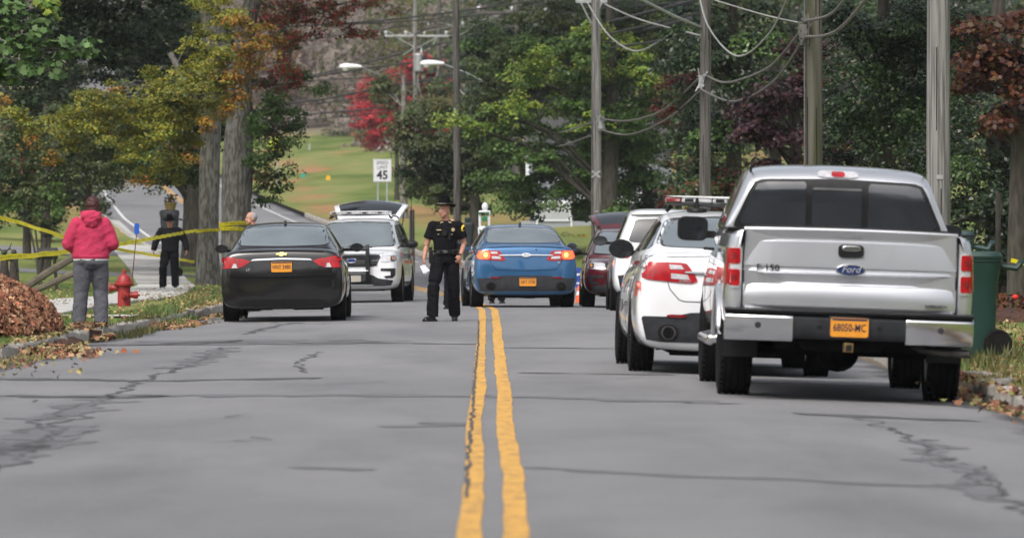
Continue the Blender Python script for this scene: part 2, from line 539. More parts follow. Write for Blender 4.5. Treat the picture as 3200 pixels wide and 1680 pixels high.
# ---- kerbs of separate worn stones
KS = mat('kerb_concrete', (.24, .22, .19), (.37, .35, .31), 3, bump=.6, bscale=25, rough=.9)
def kerb_stone(u0, u1, y0, y1, z_off, root, w=.17, h=.155, tilt=0, side=-1, chip=.02, seed=0):
    n = max(3, int((y1 - y0) / .22))
    mb = MB(); vs = []
    prof = [(0, -.12), (0, h - .03), (.015, h - .006), (.045, h), (w - .03, h), (w, h - .02), (w, -.12)]
    for i in range(n + 1):
        t = i / n; y = y0 + (y1 - y0) * t; u = u0 + (u1 - u0) * t
        x = xc(y) + u
        for j, (a, b) in enumerate(prof):
            jt = noise.noise(Vector((x * 2 + j * .3, y * 1.2, seed))) * chip
            hh = b + (jt if b > 0 else 0) + z_off * (t - .5)
            vs.append((x + side * (a + jt * .7) + tilt * b, y, road_z(u, y) + hh))
    m = len(prof)
    fs = [(i * m + j, i * m + j + 1, (i + 1) * m + j + 1, (i + 1) * m + j) for i in range(n) for j in range(m - 1)]
    fs += [tuple(range(m)), tuple(range(n * m, n * m + m))[::-1]]
    mb.add(vs, fs)
    return mb.build('kerb_stone', KS, root, smooth=50)
for side, gaps in ((-1, [(54.8, 56.3), (66.4, 68.2), (74.8, 76.4)]), (1, [(41.5, 42.0), (45, 48.0)])):
    kroot = tag(empty('kerb'), kind='structure')
    y = -12.0; k = 0
    while y < 235:
        ln = rnd.uniform(1.5, 2.7) if y < 110 else 6.0
        y1 = y + ln
        e = kl if side < 0 else kr
        if not any(a < y1 and y < b for a, b in gaps):
            kerb_stone(e(y) + rnd.uniform(-.03, .03), e(y1) + rnd.uniform(-.03, .03), y, y1 - .025, rnd.uniform(-.05, .05), kroot, side=side, chip=.03, seed=k, h=rnd.uniform(.145, .175))
        else:
            g = [q for q in gaps if q[0] < y1 and y < q[1]][0]
            if g[0] - y > .5: kerb_stone(e(y), e(g[0]), y, g[0] - .02, .03, kroot, side=side, chip=.05, seed=k)
            if y1 - g[1] > .4: kerb_stone(e(y1) + .06 * side, e(y1), g[1], y1 - .02, -.04, kroot, side=side, chip=.05, seed=k + .5)
        y = y1; k += 1
    # worn earth between the road edge and the turf, bare wherever a stone is missing
    vs = []; e = kl if side < 0 else kr; yy = -14.0
    while yy < 236:
        for a_, h_ in ((-.05, .0), (.03, .05), (.13, .135), (.30, .15)):
            u = e(yy) + side * a_ ; j_ = .02 * noise.noise(Vector((u * 5, yy * 2.3, a_ * 9)))
            vs.append((xc(yy) + u, yy, road_z(e(yy), yy) + h_ - .012 + j_))
        yy += .5 if yy < 110 else 3
    me = bpy.data.meshes.new('kerb_bed'); me.from_pydata(vs, [], [(4 * i + j, 4 * i + j + 1, 4 * i + j + 5, 4 * i + j + 4) for i in range(len(vs) // 4 - 1) for j in range(3)])
    me.shade_smooth(); mkobj('earth', me, mat('kerb_earth', (.10, .075, .05), (.16, .13, .085), 6, bump=.8, bscale=30, rough=1), kroot)
# broken kerb lumps beside the truck
for (a, b, r, h_, t_) in ((3078, 1180, .15, .10, 8), (3112, 1208, .20, .12, -6), (3062, 1172, .08, .07, 14), (3150, 1228, .16, .11, 5)):
    p = on_ground(a, b)
    CH2 = MB().box((0, 0, 0), (r * 1.3, r * 3.2, h_), Matrix.Rotation(R(t_ * 2), 3, 'Z') @ Matrix.Rotation(R(t_), 3, 'Y'))
    CH2.build('kerb_stone', KS, kroot, bevel=.03, seg=3, loc=p + Vector((0, 0, .0)))

# ---- sidewalk slabs on the left
SW = mat('sidewalk_concrete', (.33, .32, .30), (.46, .45, .43), 1.4, bump=.3, bscale=30, rough=.9)
swr = tag(empty('sidewalk'), kind='structure')
y = 60.0
def swc(y): return float(np.interp(y, [50, 88, 110, 135, 160, 185, 230], [-7.0, -6.75, -7.0, -8.05, -9.9, -12.2, -16.6]))
while y < 225:
    y1 = y + 1.5
    vs = []
    w = .72
    q = rnd.uniform(-.008, .008)
    for yy in (y + .012, y1 - .012):
        for s in (-w, w):
            x = swc(yy) + s
            vs.append((x, yy, ground_z(x, yy) + .035 + q + rnd.uniform(-.003, .003)))
    vs = vs + [(a, b, c - .15) for a, b, c in vs]
    mb = MB().add(vs, [(0, 1, 3, 2), (4, 6, 7, 5), (0, 4, 5, 1), (2, 3, 7, 6), (0, 2, 6, 4), (1, 5, 7, 3)])
    mb.build('slab', SW, swr, bevel=.01, seg=1)
    y = y1
# walk that leads from the sidewalk to the kerb, and the driveways
vs = []
def sheet(name, quad, m, dz=.02, n=12):
    """quad of (x, y) corners draped on the ground"""
    a, b, c, d = [Vector((*q, 0)) for q in quad]
    v = []; f = []
    for i in range(n + 1):
        for j in range(n + 1):
            p = a.lerp(b, j / n).lerp(d.lerp(c, j / n), i / n)
            v.append((p.x, p.y, ground_z(p.x, p.y) + dz))
    for i in range(n):
        for j in range(n):
            f.append((i * (n + 1) + j, i * (n + 1) + j + 1, (i + 1) * (n + 1) + j + 1, (i + 1) * (n + 1) + j))
    me = bpy.data.meshes.new(name); me.from_pydata(v, [], f); me.shade_smooth()
    return tag(mkobj(name, me, m), kind='structure')
DW = mat('driveway_asphalt', (.12, .12, .125), (.2, .2, .2), 1.2, bump=.3, bscale=40, rough=.85)
sheet('driveway', [(-26, 148), (-7.4, 150), (-7.2, 155), (-26, 156)], DW, .022)
sheet('driveway', [(-30, 172), (-10.0, 176), (-9.6, 184), (-30, 182)], DW, .022)
sheet('path', [(-6.9, 75.5), (-6.2, 75.3), (-4.95, 76.6), (-5.0, 74.9)], SW, .03)
# paved shoulder on the right where the road swings left
sheet('shoulder', [(2.75, 132), (3.3, 132), (.2, 176), (-1.6, 176)], DW, .03)
# ------------------------------------------------------------------ vehicle kit
BLACK_PL = mat('black_plastic', (.008, .008, .009), (.013, .013, .014), 20, rough=.5, spec=.25)
DARK_PL = mat('dark_grey_plastic', (.022, .024, .028), (.034, .036, .041), 10, rough=.55, spec=.25)
SEAM = mat('panel_gap', (.006, .006, .007), rough=.9)
RUBBER = mat('tyre_rubber', (.007, .007, .0075), (.013, .012, .012), 12, bump=.4, bscale=60, rough=.85, spec=.15)
CHROME = mat('chrome', (.75, .76, .78), (.6, .61, .63), 3, metal=1, rough=.16)
STEEL = mat('bare_steel', (.15, .145, .14), (.09, .085, .08), 8, metal=.8, rough=.45)
UNDER = mat('underbody', (.006, .006, .006), (.012, .011, .010), 9, rough=.9, spec=.1)
GLASS_D = mat('tinted_glass', (.012, .014, .017), rough=.04, ior=1.75, coat=.3)
GLASS_L = mat('car_glass', (.15, .18, .19), (.11, .13, .14), 1.2, rough=.05, ior=2.5)
RED_L = mat('red_lens', (.42, .008, .012), (.28, .005, .01), 14, rough=.2, coat=.4, spec=.3)
RED_D = mat('dark_red_lens', (.20, .006, .01), rough=.15, coat=1.0)
CLEAR_L = mat('clear_lens', (.55, .55, .57), (.40, .40, .42), 18, rough=.15, coat=1.0)
AMBER_L = mat('amber_lens', (.55, .16, .03), rough=.15, coat=1)
LIT_R = mat('lit_brake_lamp', (.9, .1, .03), rough=.2, emit=((1.0, .10, .03), 1.1))
LIT_Y = mat('lit_brake_bulb', (1, .5, .12), rough=.2, emit=((1.0, .36, .08), 2.4))
PLATE = mat('plate_orange', (.72, .29, .02), (.66, .26, .02), 20, rough=.45)
PLATE_T = mat('plate_navy', (.012, .014, .05), rough=.5)
PLATE_F = mat('plate_frame', (.02, .02, .03), rough=.4)
RIM = mat('alloy', (.42, .43, .44), (.3, .3, .31), 6, metal=.8, rough=.35)
GOLD = mat('gold_badge', (.72, .50, .16), metal=.6, rough=.35)
BLUE_B = mat('blue_badge', (.01, .025, .12), rough=.15, coat=1)
SILVER_T = mat('silver_lettering', (.8, .8, .82), metal=.7, rough=.3)

def paint(name, c, c2, metal=.0, rough=.35, coat=1.0):
    if name in MATS: return MATS[name]
    m = mat(name, c, c2, 2.5, metal=metal, rough=rough, coat=coat, coat_rough=.025, spec=.15)
    return m
P_SILVER = paint('silver_paint', (.56, .575, .61), (.53, .545, .58), metal=.7, rough=.30)
P_BLACK = paint('black_paint', (.006, .006, .007), (.010, .009, .009), rough=.3)
P_BLUE = paint('blue_paint', (.036, .125, .27), (.032, .11, .24), metal=.45, rough=.3)
P_WHITE = paint('white_paint', (.78, .79, .81), (.72, .73, .745), rough=.35)
P_MAROON = paint('maroon_paint', (.10, .008, .014), (.085, .007, .012), metal=.3, rough=.3)

def lerp(a, b, t): return a + (b - a) * t
def chaikin(poly, it=2, q=.25, closed=True):
    for _ in range(it):
        out = []
        n = len(poly)
        for i in range(n if closed else n - 1):
            a, b = poly[i], poly[(i + 1) % n]
            out.append((lerp(a[0], b[0], q), lerp(a[1], b[1], q)))
            out.append((lerp(a[0], b[0], 1 - q), lerp(a[1], b[1], 1 - q)))
        poly = out
    return poly
def rect(x0, z0, x1, z1): return [(x0, z0), (x1, z0), (x1, z1), (x0, z1)]
def rrect(cx, cz, w, h, r=.25, it=2):
    return chaikin(rect(cx - w / 2, cz - h / 2, cx + w / 2, cz + h / 2), it, r)
def oval(cx, cz, w, h, n=28): return [(cx + w / 2 * math.cos(2 * math.pi * k / n), cz + h / 2 * math.sin(2 * math.pi * k / n)) for k in range(n)]
def flip(poly): return [(-a, b) for a, b in poly][::-1]
def strip(pts, w):
    """outline of a thin band along a 2-D polyline"""
    L, Rr = [], []
    n = len(pts)
    for i in range(n):
        a, b = pts[max(i - 1, 0)], pts[min(i + 1, n - 1)]
        dx, dz = b[0] - a[0], b[1] - a[1]
        m = math.hypot(dx, dz) or 1
        nx, nz = -dz / m * w / 2, dx / m * w / 2
        L.append((pts[i][0] + nx, pts[i][1] + nz)); Rr.append((pts[i][0] - nx, pts[i][1] - nz))
    return L + Rr[::-1]

def half_loft(stations):
    """stations: (y, [(x, z) half outline from bottom centre to top centre])"""
    vs = []; fs = []
    n = len(stations[0][1]); m = 2 * n - 2
    for y, pr in stations:
        full = pr + [(-x, z) for x, z in pr[-2:0:-1]]
        vs += [(x, y, z) for x, z in full]
    for i in range(len(stations) - 1):
        for k in range(m):
            k2 = (k + 1) % m
            fs.append((i * m + k, (i + 1) * m + k, (i + 1) * m + k2, i * m + k2))
    for base, rev in ((0, False), ((len(stations) - 1) * m, True)):
        for i in range(n - 1):
            a, b = i, i + 1
            a2 = (m - i) % m; b2 = (m - i - 1) % m
            if i == 0: q = (a, b, b2)
            elif i == n - 2: q = (a, b, a2)
            else: q = (a, b, b2, a2)
            q = tuple(base + t for t in q)
            fs.append(q[::-1] if rev else q)
    return vs, fs

def loft_mesh(name, stations, sub=2, cuts=()):
    vs, fs = half_loft(stations)
    me = MB().add(vs, fs).mesh(name)
    cut = None
    if cuts:
        cm = MB()
        for (y, z, r, x0, x1) in cuts:
            cm.cyl((x0, y, z), (x1, y, z), r, n=32)
        cme = cm.mesh('cut')
        cut = bpy.data.objects.new('cut', cme); col.objects.link(cut)
    def setup(o):
        s = o.modifiers.new('s', 'SUBSURF'); s.levels = sub; s.render_levels = sub
        if cut:
            b = o.modifiers.new('b', 'BOOLEAN'); b.operation = 'DIFFERENCE'; b.solver = 'EXACT'; b.object = cut
    r = baked(me, setup)
    if cut: bpy.data.objects.remove(cut)
    return r

def bvh_of(meshes):
    vs = []; fs = []
    for me in meshes:
        b = len(vs)
        vs += [v.co.copy() for v in me.vertices]
        fs += [tuple(i + b for i in p.vertices) for p in me.polygons]
    return BVHTree.FromPolygons(vs, fs)

class Surf:
    """skin on which lamps, glass, trim and seams are laid"""
    def __init__(s, meshes, root):
        s.b = bvh_of(meshes); s.root = root
    def hit(s, a, z, axis, sg, near=None):
        if axis == 'y': o, d = Vector((a, -9 * sg, z)), Vector((0, sg, 0))
        elif axis == 'x': o, d = Vector((-9 * sg, a, z)), Vector((sg, 0, 0))
        else: o, d = Vector((a, z, 9)), Vector((0, 0, -1))
        h = s.b.ray_cast(o, d)
        if h[0] is not None: return h[0], d
        q = near if near is not None else (o + d * 9)
        p = s.b.find_nearest(q)[0]
        if axis == 'y': return Vector((a, p.y, z)), d
        if axis == 'x': return Vector((p.x, a, z)), d
        return Vector((a, z, p.z)), d
    def patch(s, name, poly, m, axis='y', sg=1, off=.005, step=.06, thick=.015, parent=None, flatten=None):
        bm = bmesh.new()
        mk = (lambda a, z: Vector((a, 0, z))) if axis == 'y' else ((lambda a, z: Vector((0, a, z))) if axis == 'x' else (lambda a, z: Vector((a, z, 0))))
        vs = [bm.verts.new(mk(a, z)) for a, z in poly]
        try: bm.faces.new(vs)
        except ValueError: pass
        us = [p[0] for p in poly]; zs = [p[1] for p in poly]
        ax1 = Vector((1, 0, 0)) if axis in 'yz' else Vector((0, 1, 0))
        ax2 = Vector((0, 0, 1)) if axis in 'xy' else Vector((0, 1, 0))
        for lo, hi, ax in ((min(us), max(us), ax1), (min(zs), max(zs), ax2)):
            t = lo + step
            while t < hi - 1e-4:
                bmesh.ops.bisect_plane(bm, geom=bm.verts[:] + bm.edges[:] + bm.faces[:], plane_co=ax * t, plane_no=ax, dist=1e-6)
                t += step
        bmesh.ops.triangulate(bm, faces=bm.faces[:])
        last = None
        for v in bm.verts:
            if axis == 'y': a, z = v.co.x, v.co.z
            elif axis == 'x': a, z = v.co.y, v.co.z
            else: a, z = v.co.x, v.co.y
            p, d = s.hit(a, z, axis, sg, last)
            last = p.copy()
            v.co = p - d * off
        if flatten is not None:
            k = 1 if axis == 'y' else 0
            for v in bm.verts: v.co[k] = lerp(v.co[k], flatten, 1)
        be = [e for e in bm.edges if e.is_boundary]
        ex = bmesh.ops.extrude_edge_only(bm, edges=be)
        dd = {'y': Vector((0, sg, 0)), 'x': Vector((sg, 0, 0)), 'z': Vector((0, 0, -1))}[axis]
        for g in ex['geom']:
            if isinstance(g, bmesh.types.BMVert): g.co += dd * (thick + off)
        bmesh.ops.recalc_face_normals(bm, faces=bm.faces)
        # make the front face the viewer
        tot = Vector()
        for f in bm.faces[:]:
            tot += f.normal * f.calc_area()
        me = bpy.data.meshes.new(name); bm.to_mesh(me); bm.free()
        me.shade_smooth(); me.set_sharp_from_angle(angle=R(50))
        return mkobj(name, me, m, parent or s.root)
    def seam(s, pts, w=.008, axis='y', sg=1, name='panel_gap', m=None, parent=None, off=.0025):
        return s.patch(name, strip(pts, w), m or SEAM, axis, sg, off, .08, .002, parent)

def text_obj(name, txt, size, m, parent, loc, rot=(R(90), 0, 0), depth=.003, sx=1.0, italic=0.0, weight=0.0):
    cu = bpy.data.curves.new(name, 'FONT'); cu.body = txt; cu.size = size; cu.extrude = depth; cu.align_x = 'CENTER'; cu.align_y = 'CENTER'
    cu.shear = italic; cu.offset = weight
    cu.resolution_u = 2
    t = bpy.data.objects.new('t', cu); col.objects.link(t)
    dg = bpy.context.evaluated_depsgraph_get()
    me = bpy.data.meshes.new_from_object(t.evaluated_get(dg), depsgraph=dg)
    bpy.data.objects.remove(t)
    me.materials.clear()
    o = mkobj(name, me, m, parent)
    o.location = loc; o.rotation_euler = rot; o.scale = (sx, 1, 1)
    return o

def plate(root, txt, x, y, z, front=False, w=.305, h=.152):
    mb = MB(); mb.box((x, y, z), (w + .024, .008, h + .02))
    p = mb.build('number_plate_frame', PLATE_F, root, bevel=.004)
    mb = MB(); mb.prism(rrect(x, z, w, h, .06), y - .010, y - .004)
    q = mb.build('number_plate', PLATE, root)
    text_obj('plate_number', txt, .088, PLATE_T, q, (x, y - .0115, z - .004), sx=.70, depth=.001, weight=.001)
    mb = MB(); mb.prism(rect(x - w * .46, z + h * .36, x + w * .46, z + h * .47), y - .0112, y - .009)
    mb.build('plate_band', PLATE_T, q)
    return q

def wheel(root, x, y, r, w, side, spokes=5, rimr=None, m=RIM):
    """wheel > tyre, rim ; side = +1 outer face towards +x"""
    rimr = rimr or r * .66
    z = r
    mb = MB()
    prof = [(rimr * .92, -w / 2 + .03), (rimr, -w / 2 + .012), (r * .86, -w / 2), (r * .955, -w / 2 + .012), (r * .992, -w * .40)]
    g = [-.30, -.10, .10, .30]
    for q in g:
        prof += [(r, (q - .028) * w), (r - .010, (q - .022) * w), (r - .010, (q + .022) * w), (r, (q + .028) * w)]
    prof += [(r * .992, w * .40), (r * .955, w / 2 - .012), (r * .86, w / 2), (rimr, w / 2 - .012), (rimr * .92, w / 2 - .03)]
    mb.lathe(prof, (0, 0, 0), 'x', 44)
    # tread blocks: shallow shoulder lugs
    for k in range(44):
        a = 2 * math.pi * k / 44
        Mx = Matrix.Rotation(a, 3, 'X')
        for s_ in (-1, 1):
            mb.box(Mx @ Vector((s_ * w * .40, 0, r * .992)), (w * .12, .016 + .01, .016), Mx)
    hub = empty('wheel', (x, y, z)); hub.parent = root
    t = mb.build('tyre', RUBBER, hub, smooth=35)
    rb = MB()
    rb.lathe([(rimr * .96, -w * .42 * side), (rimr * .93, w * .1 * side), (rimr * .97, w * .40 * side)], (0, 0, 0), 'x', 32)
    rb.lathe([(rimr * .95, w * .40 * side), (rimr * .99, w * .43 * side), (rimr * 1.0, w * .40 * side)], (0, 0, 0), 'x', 32)
    for k in range(spokes):
        a = 2 * math.pi * k / spokes
        Mx = Matrix.Rotation(a, 3, 'X')
        rb.box(Mx @ Vector((w * .30 * side, 0, rimr * .5)), (.035, .075, rimr * .95), Mx)
    rb.cyl((w * .22 * side, 0, 0), (w * .40 * side, 0, 0), .075, .06, 16)
    rb.build('rim', m, hub, smooth=35)
    db = MB(); db.cyl((-w * .2 * side, 0, 0), (w * .1 * side, 0, 0), rimr * .9, n=24)
    db.build('brake_disc', UNDER, hub)
    return hub

def seat_vehicle(root, x, y, yaw, half_track=.8, base=2.9, y_rear=1.1, flipd=False):
    """stand the vehicle on the crowned, slightly falling road"""
    zl, zr = ground_z(x - half_track, y + y_rear), ground_z(x + half_track, y + y_rear)
    zf = ground_z(x, y + y_rear + base); zb = ground_z(x, y + y_rear)
    roll = -math.atan((zr - zl) / (2 * half_track)); pitch = math.atan((zf - zb) / base)
    Mr = Matrix.Rotation(yaw, 4, 'Z')
    fl = -1 if flipd else 1
    root.matrix_world = Matrix.Translation((x, y, (zl + zr) / 2)) @ Matrix.Rotation(roll * -1 * -1, 4, 'Y') @ Matrix.Rotation(pitch, 4, 'X') @ Mr
    if flipd: root.matrix_world = Matrix.Translation((x, y, ground_z(x, y) )) @ Matrix.Rotation(roll, 4, 'Y') @ Matrix.Rotation(pitch, 4, 'X') @ Mr

def mirror_wing(root, side, x, y, z, w, h, m, glass=CLEAR_L, depth=.12, face=-1, arm=.1, rr=.22):
    """door mirror: housing > glass ; face -1: glass looks to -y"""
    mb = MB()
    out = rrect(x, z, w, h, rr)
    cx, cz = x, z
    n = len(out)
    vs = []
    for (sc_, yy) in ((.97, y), (1.0, y - face * depth * .3), (.82, y - face * depth), (.4, y - face * depth * 1.25)):
        vs += [(cx + (a - cx) * sc_, yy, cz + (b - cz) * sc_) for a, b in out]
    fs = [tuple(range(n)), tuple(range(3 * n, 4 * n))[::-1]]
    for i in range(3):
        fs += [(i * n + k, i * n + (k + 1) % n, (i + 1) * n + (k + 1) % n, (i + 1) * n + k) for k in range(n)]
    mb.add(vs, fs)
    mb.box((x - side * (w / 2 + arm / 2 - .02), y - face * depth * .5, z - h * .22), (arm + .04, .06, h * .3))
    o = mb.build('door_mirror', m, root, smooth=40)
    gb = MB(); gb.prism([(cx + (a - cx) * .88, cz + (b - cz) * .86) for a, b in out], y + face * .004, y + face * .001 * 0 + 0.0)
    gb = MB(); gb.prism([(cx + (a - cx) * .88, cz + (b - cz) * .86) for a, b in out], y + face * .004, y - face * .004)
    gb.build('mirror_glass', glass, o)
    return o

def lightbar(root, y, z, w=1.22, red=True):
    """emergency light bar: lenses > modules"""
    b = MB(); b.prism(rrect(0, z, w, .035, .3), y - .15, y + .15)
    base = b.build('light_bar', DARK_PL, root, bevel=.01)
    n = 8
    for k in range(n):
        x0 = -w / 2 + w * k / n; x1 = x0 + w / n
        col_ = CLEAR_L if 1 <= k <= n - 2 or not red else RED_D
        mb = MB(); mb.box(((x0 + x1) / 2, y, z + .045), (w / n - .006, .26, .05))
        mb.build('lens', col_, base, bevel=.012)
        if k % 2 == 1:
            d = MB(); d.box(((x0 + x1) / 2, y, z + .045), ((w / n) * .55, .268, .028)); d.build('lamp_module', BLACK_PL, base)
    t = MB(); t.prism(rrect(0, z + .078, w * .99, .016, .3), y - .14, y + .14); t.build('cover', P_WHITE, base, bevel=.004)
    for s in (-1, 1):
        f = MB(); f.tube([(s * (w / 2 - .06), y, z - .015), (s * (w / 2 - .01), y, z - .07)], .02, 8); f.build('mount', BLACK_PL, base)
    return base

# ------------------------------------------------------------------ sedan
def prof_low(w, zb, zt, kz=.56):
    H = zt - zb
    return [(0, zb), (w * .80, zb), (w * .95, zb + .08 * H), (w, zb + .30 * H), (w * .995, zb + kz * H), (w * .955, zb + .86 * H), (w * .86, zt - .01 * H), (w * .45, zt + .004), (0, zt + .01)]
def prof_up(wb, zb, wt, zt):
    H = max(zt - zb, .01)
    return [(0, zb - .10), (wb * .9, zb - .10), (wb, zb - .04), (wb, zb + .03), (lerp(wb, wt, .55), zb + .55 * H), (wt + .03, zb + .88 * H), (wt - .03, zt - .012), (wt * .5, zt + .012), (0, zt + .018)]

def sedan(label, style, body, group=None):
    """rear at y=0, nose towards +y"""
    root = thing('parked_car', label, 'car', group=group)
    if style == 'a':      # black one: low rounded tail
        low = [(.0, .72, .34, .64), (.02, .84, .26, .83), (.045, .895, .22, .985), (.075, .91, .20, 1.045), (.13, .915, .19, 1.078), (.34, .925, .18, 1.088), (.9, .93, .18, 1.06),
               (2.0, .93, .19, 1.0), (3.2, .93, .19, .97), (4.1, .92, .19, .93), (4.7, .88, .2, .82), (5.0, .80, .24, .72), (5.11, .62, .3, .62)]
        up = [(.62, .74, .98, .60, 1.07), (.80, .80, .99, .64, 1.14), (1.20, .84, 1.0, .62, 1.30), (1.62, .86, 1.0, .60, 1.425), (2.1, .87, 1.0, .60, 1.472), (2.6, .87, 1.0, .60, 1.462), (3.0, .86, .99, .60, 1.38), (3.5, .82, .97, .66, 1.17), (3.9, .75, .93, .6, .98)]
        L, rb, wb, hw, r = 5.11, 1.14, 2.84, .93, .345
    else:                 # taurus shape
        low = [(.0, .74, .38, .68), (.02, .86, .30, .88), (.05, .92, .25, 1.045), (.085, .94, .23, 1.112), (.14, .948, .22, 1.143), (.36, .955, .21, 1.152), (.9, .965, .2, 1.13),
               (2.0, .968, .2, 1.08), (3.2, .965, .2, 1.04), (4.1, .95, .2, 1.02), (4.7, .92, .2, .93), (5.02, .86, .24, .8), (5.15, .68, .3, .66)]
        up = [(.60, .78, 1.04, .62, 1.13), (.80, .83, 1.06, .66, 1.20), (1.20, .87, 1.06, .64, 1.38), (1.60, .89, 1.06, .62, 1.49), (2.1, .90, 1.06, .62, 1.54), (2.6, .90, 1.05, .62, 1.53), (3.0, .89, 1.04, .62, 1.45), (3.5, .85, 1.03, .68, 1.24), (3.95, .78, .98, .6, 1.04)]
        L, rb, wb, hw, r = 5.15, 1.15, 2.87, .968, .36
    cuts = [(rb, r, r + .055, hw - .30, 1.2), (rb, r, r + .055, -1.2, -hw + .30), (rb + wb, r, r + .055, hw - .30, 1.2), (rb + wb, r, r + .055, -1.2, -hw + .30)]
    lm = loft_mesh('body', [(y, prof_low(w, zb, zt)) for y, w, zb, zt in low], 2, cuts)
    um = loft_mesh('cabin', [(y, prof_up(a, b, c, d)) for y, a, b, c, d in up], 2)
    mkobj('body', lm, body, root, smooth=45); mkobj('cabin', um, body, root, smooth=45)
    S = Surf([lm, um], root)
    # rear window with black border, side windows
    gl = GLASS_L
    if style == 'a':
        rw = [(-.69, 1.135), (-.60, 1.40), (0, 1.425), (.60, 1.40), (.69, 1.135), (0, 1.12)]
    else:
        rw = [(-.72, 1.195), (-.60, 1.455), (0, 1.49), (.60, 1.455), (.72, 1.195), (0, 1.185)]
    def grow(p, k, cz): return [(a * (1 + k), cz + (b - cz) * (1 + k * 1.6)) for a, b in p]
    rwp = chaikin(rw, 2, .12)
    S.patch('window_trim', grow(rwp, .035, 1.28), BLACK_PL, off=.009, step=.04, thick=.001)
    S.patch('rear_window', rwp, gl, off=.014, step=.04, thick=.002)
    ws = [(-.70, 1.10), (-.60, 1.40), (.60, 1.40), (.70, 1.10)]
    S.patch('windscreen', chaikin(ws, 2, .12), gl, sg=-1, off=.012, step=.04, thick=.002)
    zt = 1.38 if style == 'a' else 1.44; zb = 1.06 if style == 'a' else 1.12
    for sg in (1, -1):
        S.patch('side_window', chaikin([(1.05, zb + .05), (1.55, zt - .03), (1.95, zt + .01), (2.02, zb)], 1, .1), GLASS_D, 'x', sg, .004, .08, .002)
        S.patch('side_window', chaikin([(2.06, zb), (2.03, zt + .01), (2.9, zt - .02), (3.35, zb)], 1, .1), GLASS_D, 'x', sg, .004, .08, .002)
        S.seam([(2.04, .3), (2.04, zb)], axis='x', sg=sg); S.seam([(3.2, .3), (3.25, zb - .06)], axis='x', sg=sg)
        S.seam([(1.55, .75), (1.2, zb - .08)], axis='x', sg=sg)
    if style == 'a':
        # tail lamps: tall outer end tapering to an inner point
        tl = [(-.885, .80), (-.80, .80), (-.66, .80), (-.56, .83), (-.455, .905), (-.56, .935), (-.70, .955), (-.79, .975), (-.885, .965)]
        for f, sg in ((lambda p: p, 1), (flip, -1)):
            o = S.patch('tail_lamp', chaikin(f(tl), 1, .15), RED_L, off=.014, step=.035, thick=.02)
            S.patch('reversing_lens', f([(-.74, .806), (-.645, .806), (-.675, .865), (-.71, .87)]), CLEAR_L, off=.018, step=.03, thick=.002, parent=o)
            S.patch('inner_lens', f([(-.67, .95), (-.665, .81), (-.655, .81), (-.65, .95)]), RED_D, off=.018, step=.03, thick=.002, parent=o)
            S.seam([(-.44 * sg, .905), (-.43 * sg, .74), (-.40 * sg, .70), (0, .69)], .007)
            S.seam([(-.72 * sg, .97), (-.66 * sg, 1.045)], .006)
        S.patch('chrome_strip', chaikin([(-.46, .905), (-.42, .935), (0, .95), (.42, .935), (.46, .905), (.42, .912), (0, .925), (-.42, .912)], 1, .1), CHROME, off=.016, step=.04, thick=.02)
        # recessed plate panel below the strip: gloss black with a lower lip
        S.patch('plate_panel', chaikin([(-.40, .90), (.40, .90), (.36, .77), (-.36, .77)], 2, .15), P_BLACK, off=.004, thick=.004)
        S.patch('boot_lip', chaikin([(-.62, 1.052), (0, 1.082), (.62, 1.052), (.62, 1.035), (0, 1.06), (-.62, 1.035)], 1, .1), body, off=.02, step=.05, thick=.03)
        bt = [(-.085, -.006), (-.07, .017), (-.026, .017), (-.026, .03), (.032, .03), (.026, .017), (.088, .017), (.07, -.010), (.026, -.010), (.02, -.026), (-.035, -.026), (-.028, -.006)]
        S.patch('badge', [(a, b + 1.002) for a, b in bt], GOLD, off=.022, step=.05, thick=.01)
        p = S.hit(0, .83, 'y', 1)[0]; plate(root, 'HNY 3480', 0, p.y - .012, .815)
        S.patch('bumper_step', chaikin([(-.80, .705), (-.35, .69), (.35, .69), (.80, .705), (.80, .68), (.35, .668), (-.35, .668), (-.80, .68)], 1, .1), body, off=.02, step=.06, thick=.03)
        S.patch('lower_valance', chaikin([(-.66, .34), (.66, .34), (.60, .235), (-.60, .235)], 2, .1), BLACK_PL, off=.006)
        text_obj('badge_lettering', 'LT', .05, SILVER_T, root, (-.50, S.hit(-.5, .775, 'y', 1)[0].y - .004, .775), italic=.2)
        fx = -.05
    else:
        tl = [(-.90, .885), (-.44, .855), (-.375, .875), (-.44, .985), (-.49, 1.045), (-.88, 1.05), (-.905, 1.0)]
        for f, sg in ((lambda p: p, 1), (flip, -1)):
            o = S.patch('tail_lamp', chaikin(f(tl), 1, .12), RED_L, off=.014, step=.035, thick=.02)
            S.patch('clear_lens', f([(-.64, .985), (-.51, .985), (-.535, 1.022), (-.65, 1.028)]), CLEAR_L, off=.019, step=.03, thick=.002, parent=o)
            S.patch('clear_lens', f([(-.63, .895), (-.455, .89), (-.475, .935), (-.63, .945)]), CLEAR_L, off=.019, step=.03, thick=.002, parent=o)
            if body is P_BLUE:
                S.patch('lit_lamp', chaikin(f(rect(-.895, .885, -.66, 1.04)), 1, .2), LIT_R, off=.018, step=.03, thick=.002, parent=o)
                S.patch('bulb', oval(-.74 * sg, .965, .075, .085, 14), LIT_Y, off=.022, step=.03, thick=.002, parent=o)
            S.seam([(-.67 * sg, 1.05), (-.60 * sg, 1.13)], .006)
            S.seam([(-.66 * sg, .87), (-.64 * sg, .80), (-.55 * sg, .70), (-.50 * sg, .685), (0, .68)], .008)
            S.patch('reflector', chaikin(f(rect(-.66, .535, -.48, .562)), 1, .2), RED_D, off=.02, step=.05, thick=.01)
            S.patch('exhaust_surround', oval(-.64 * sg, .395, .20, .15, 20), BLACK_PL, off=.012, thick=.02)
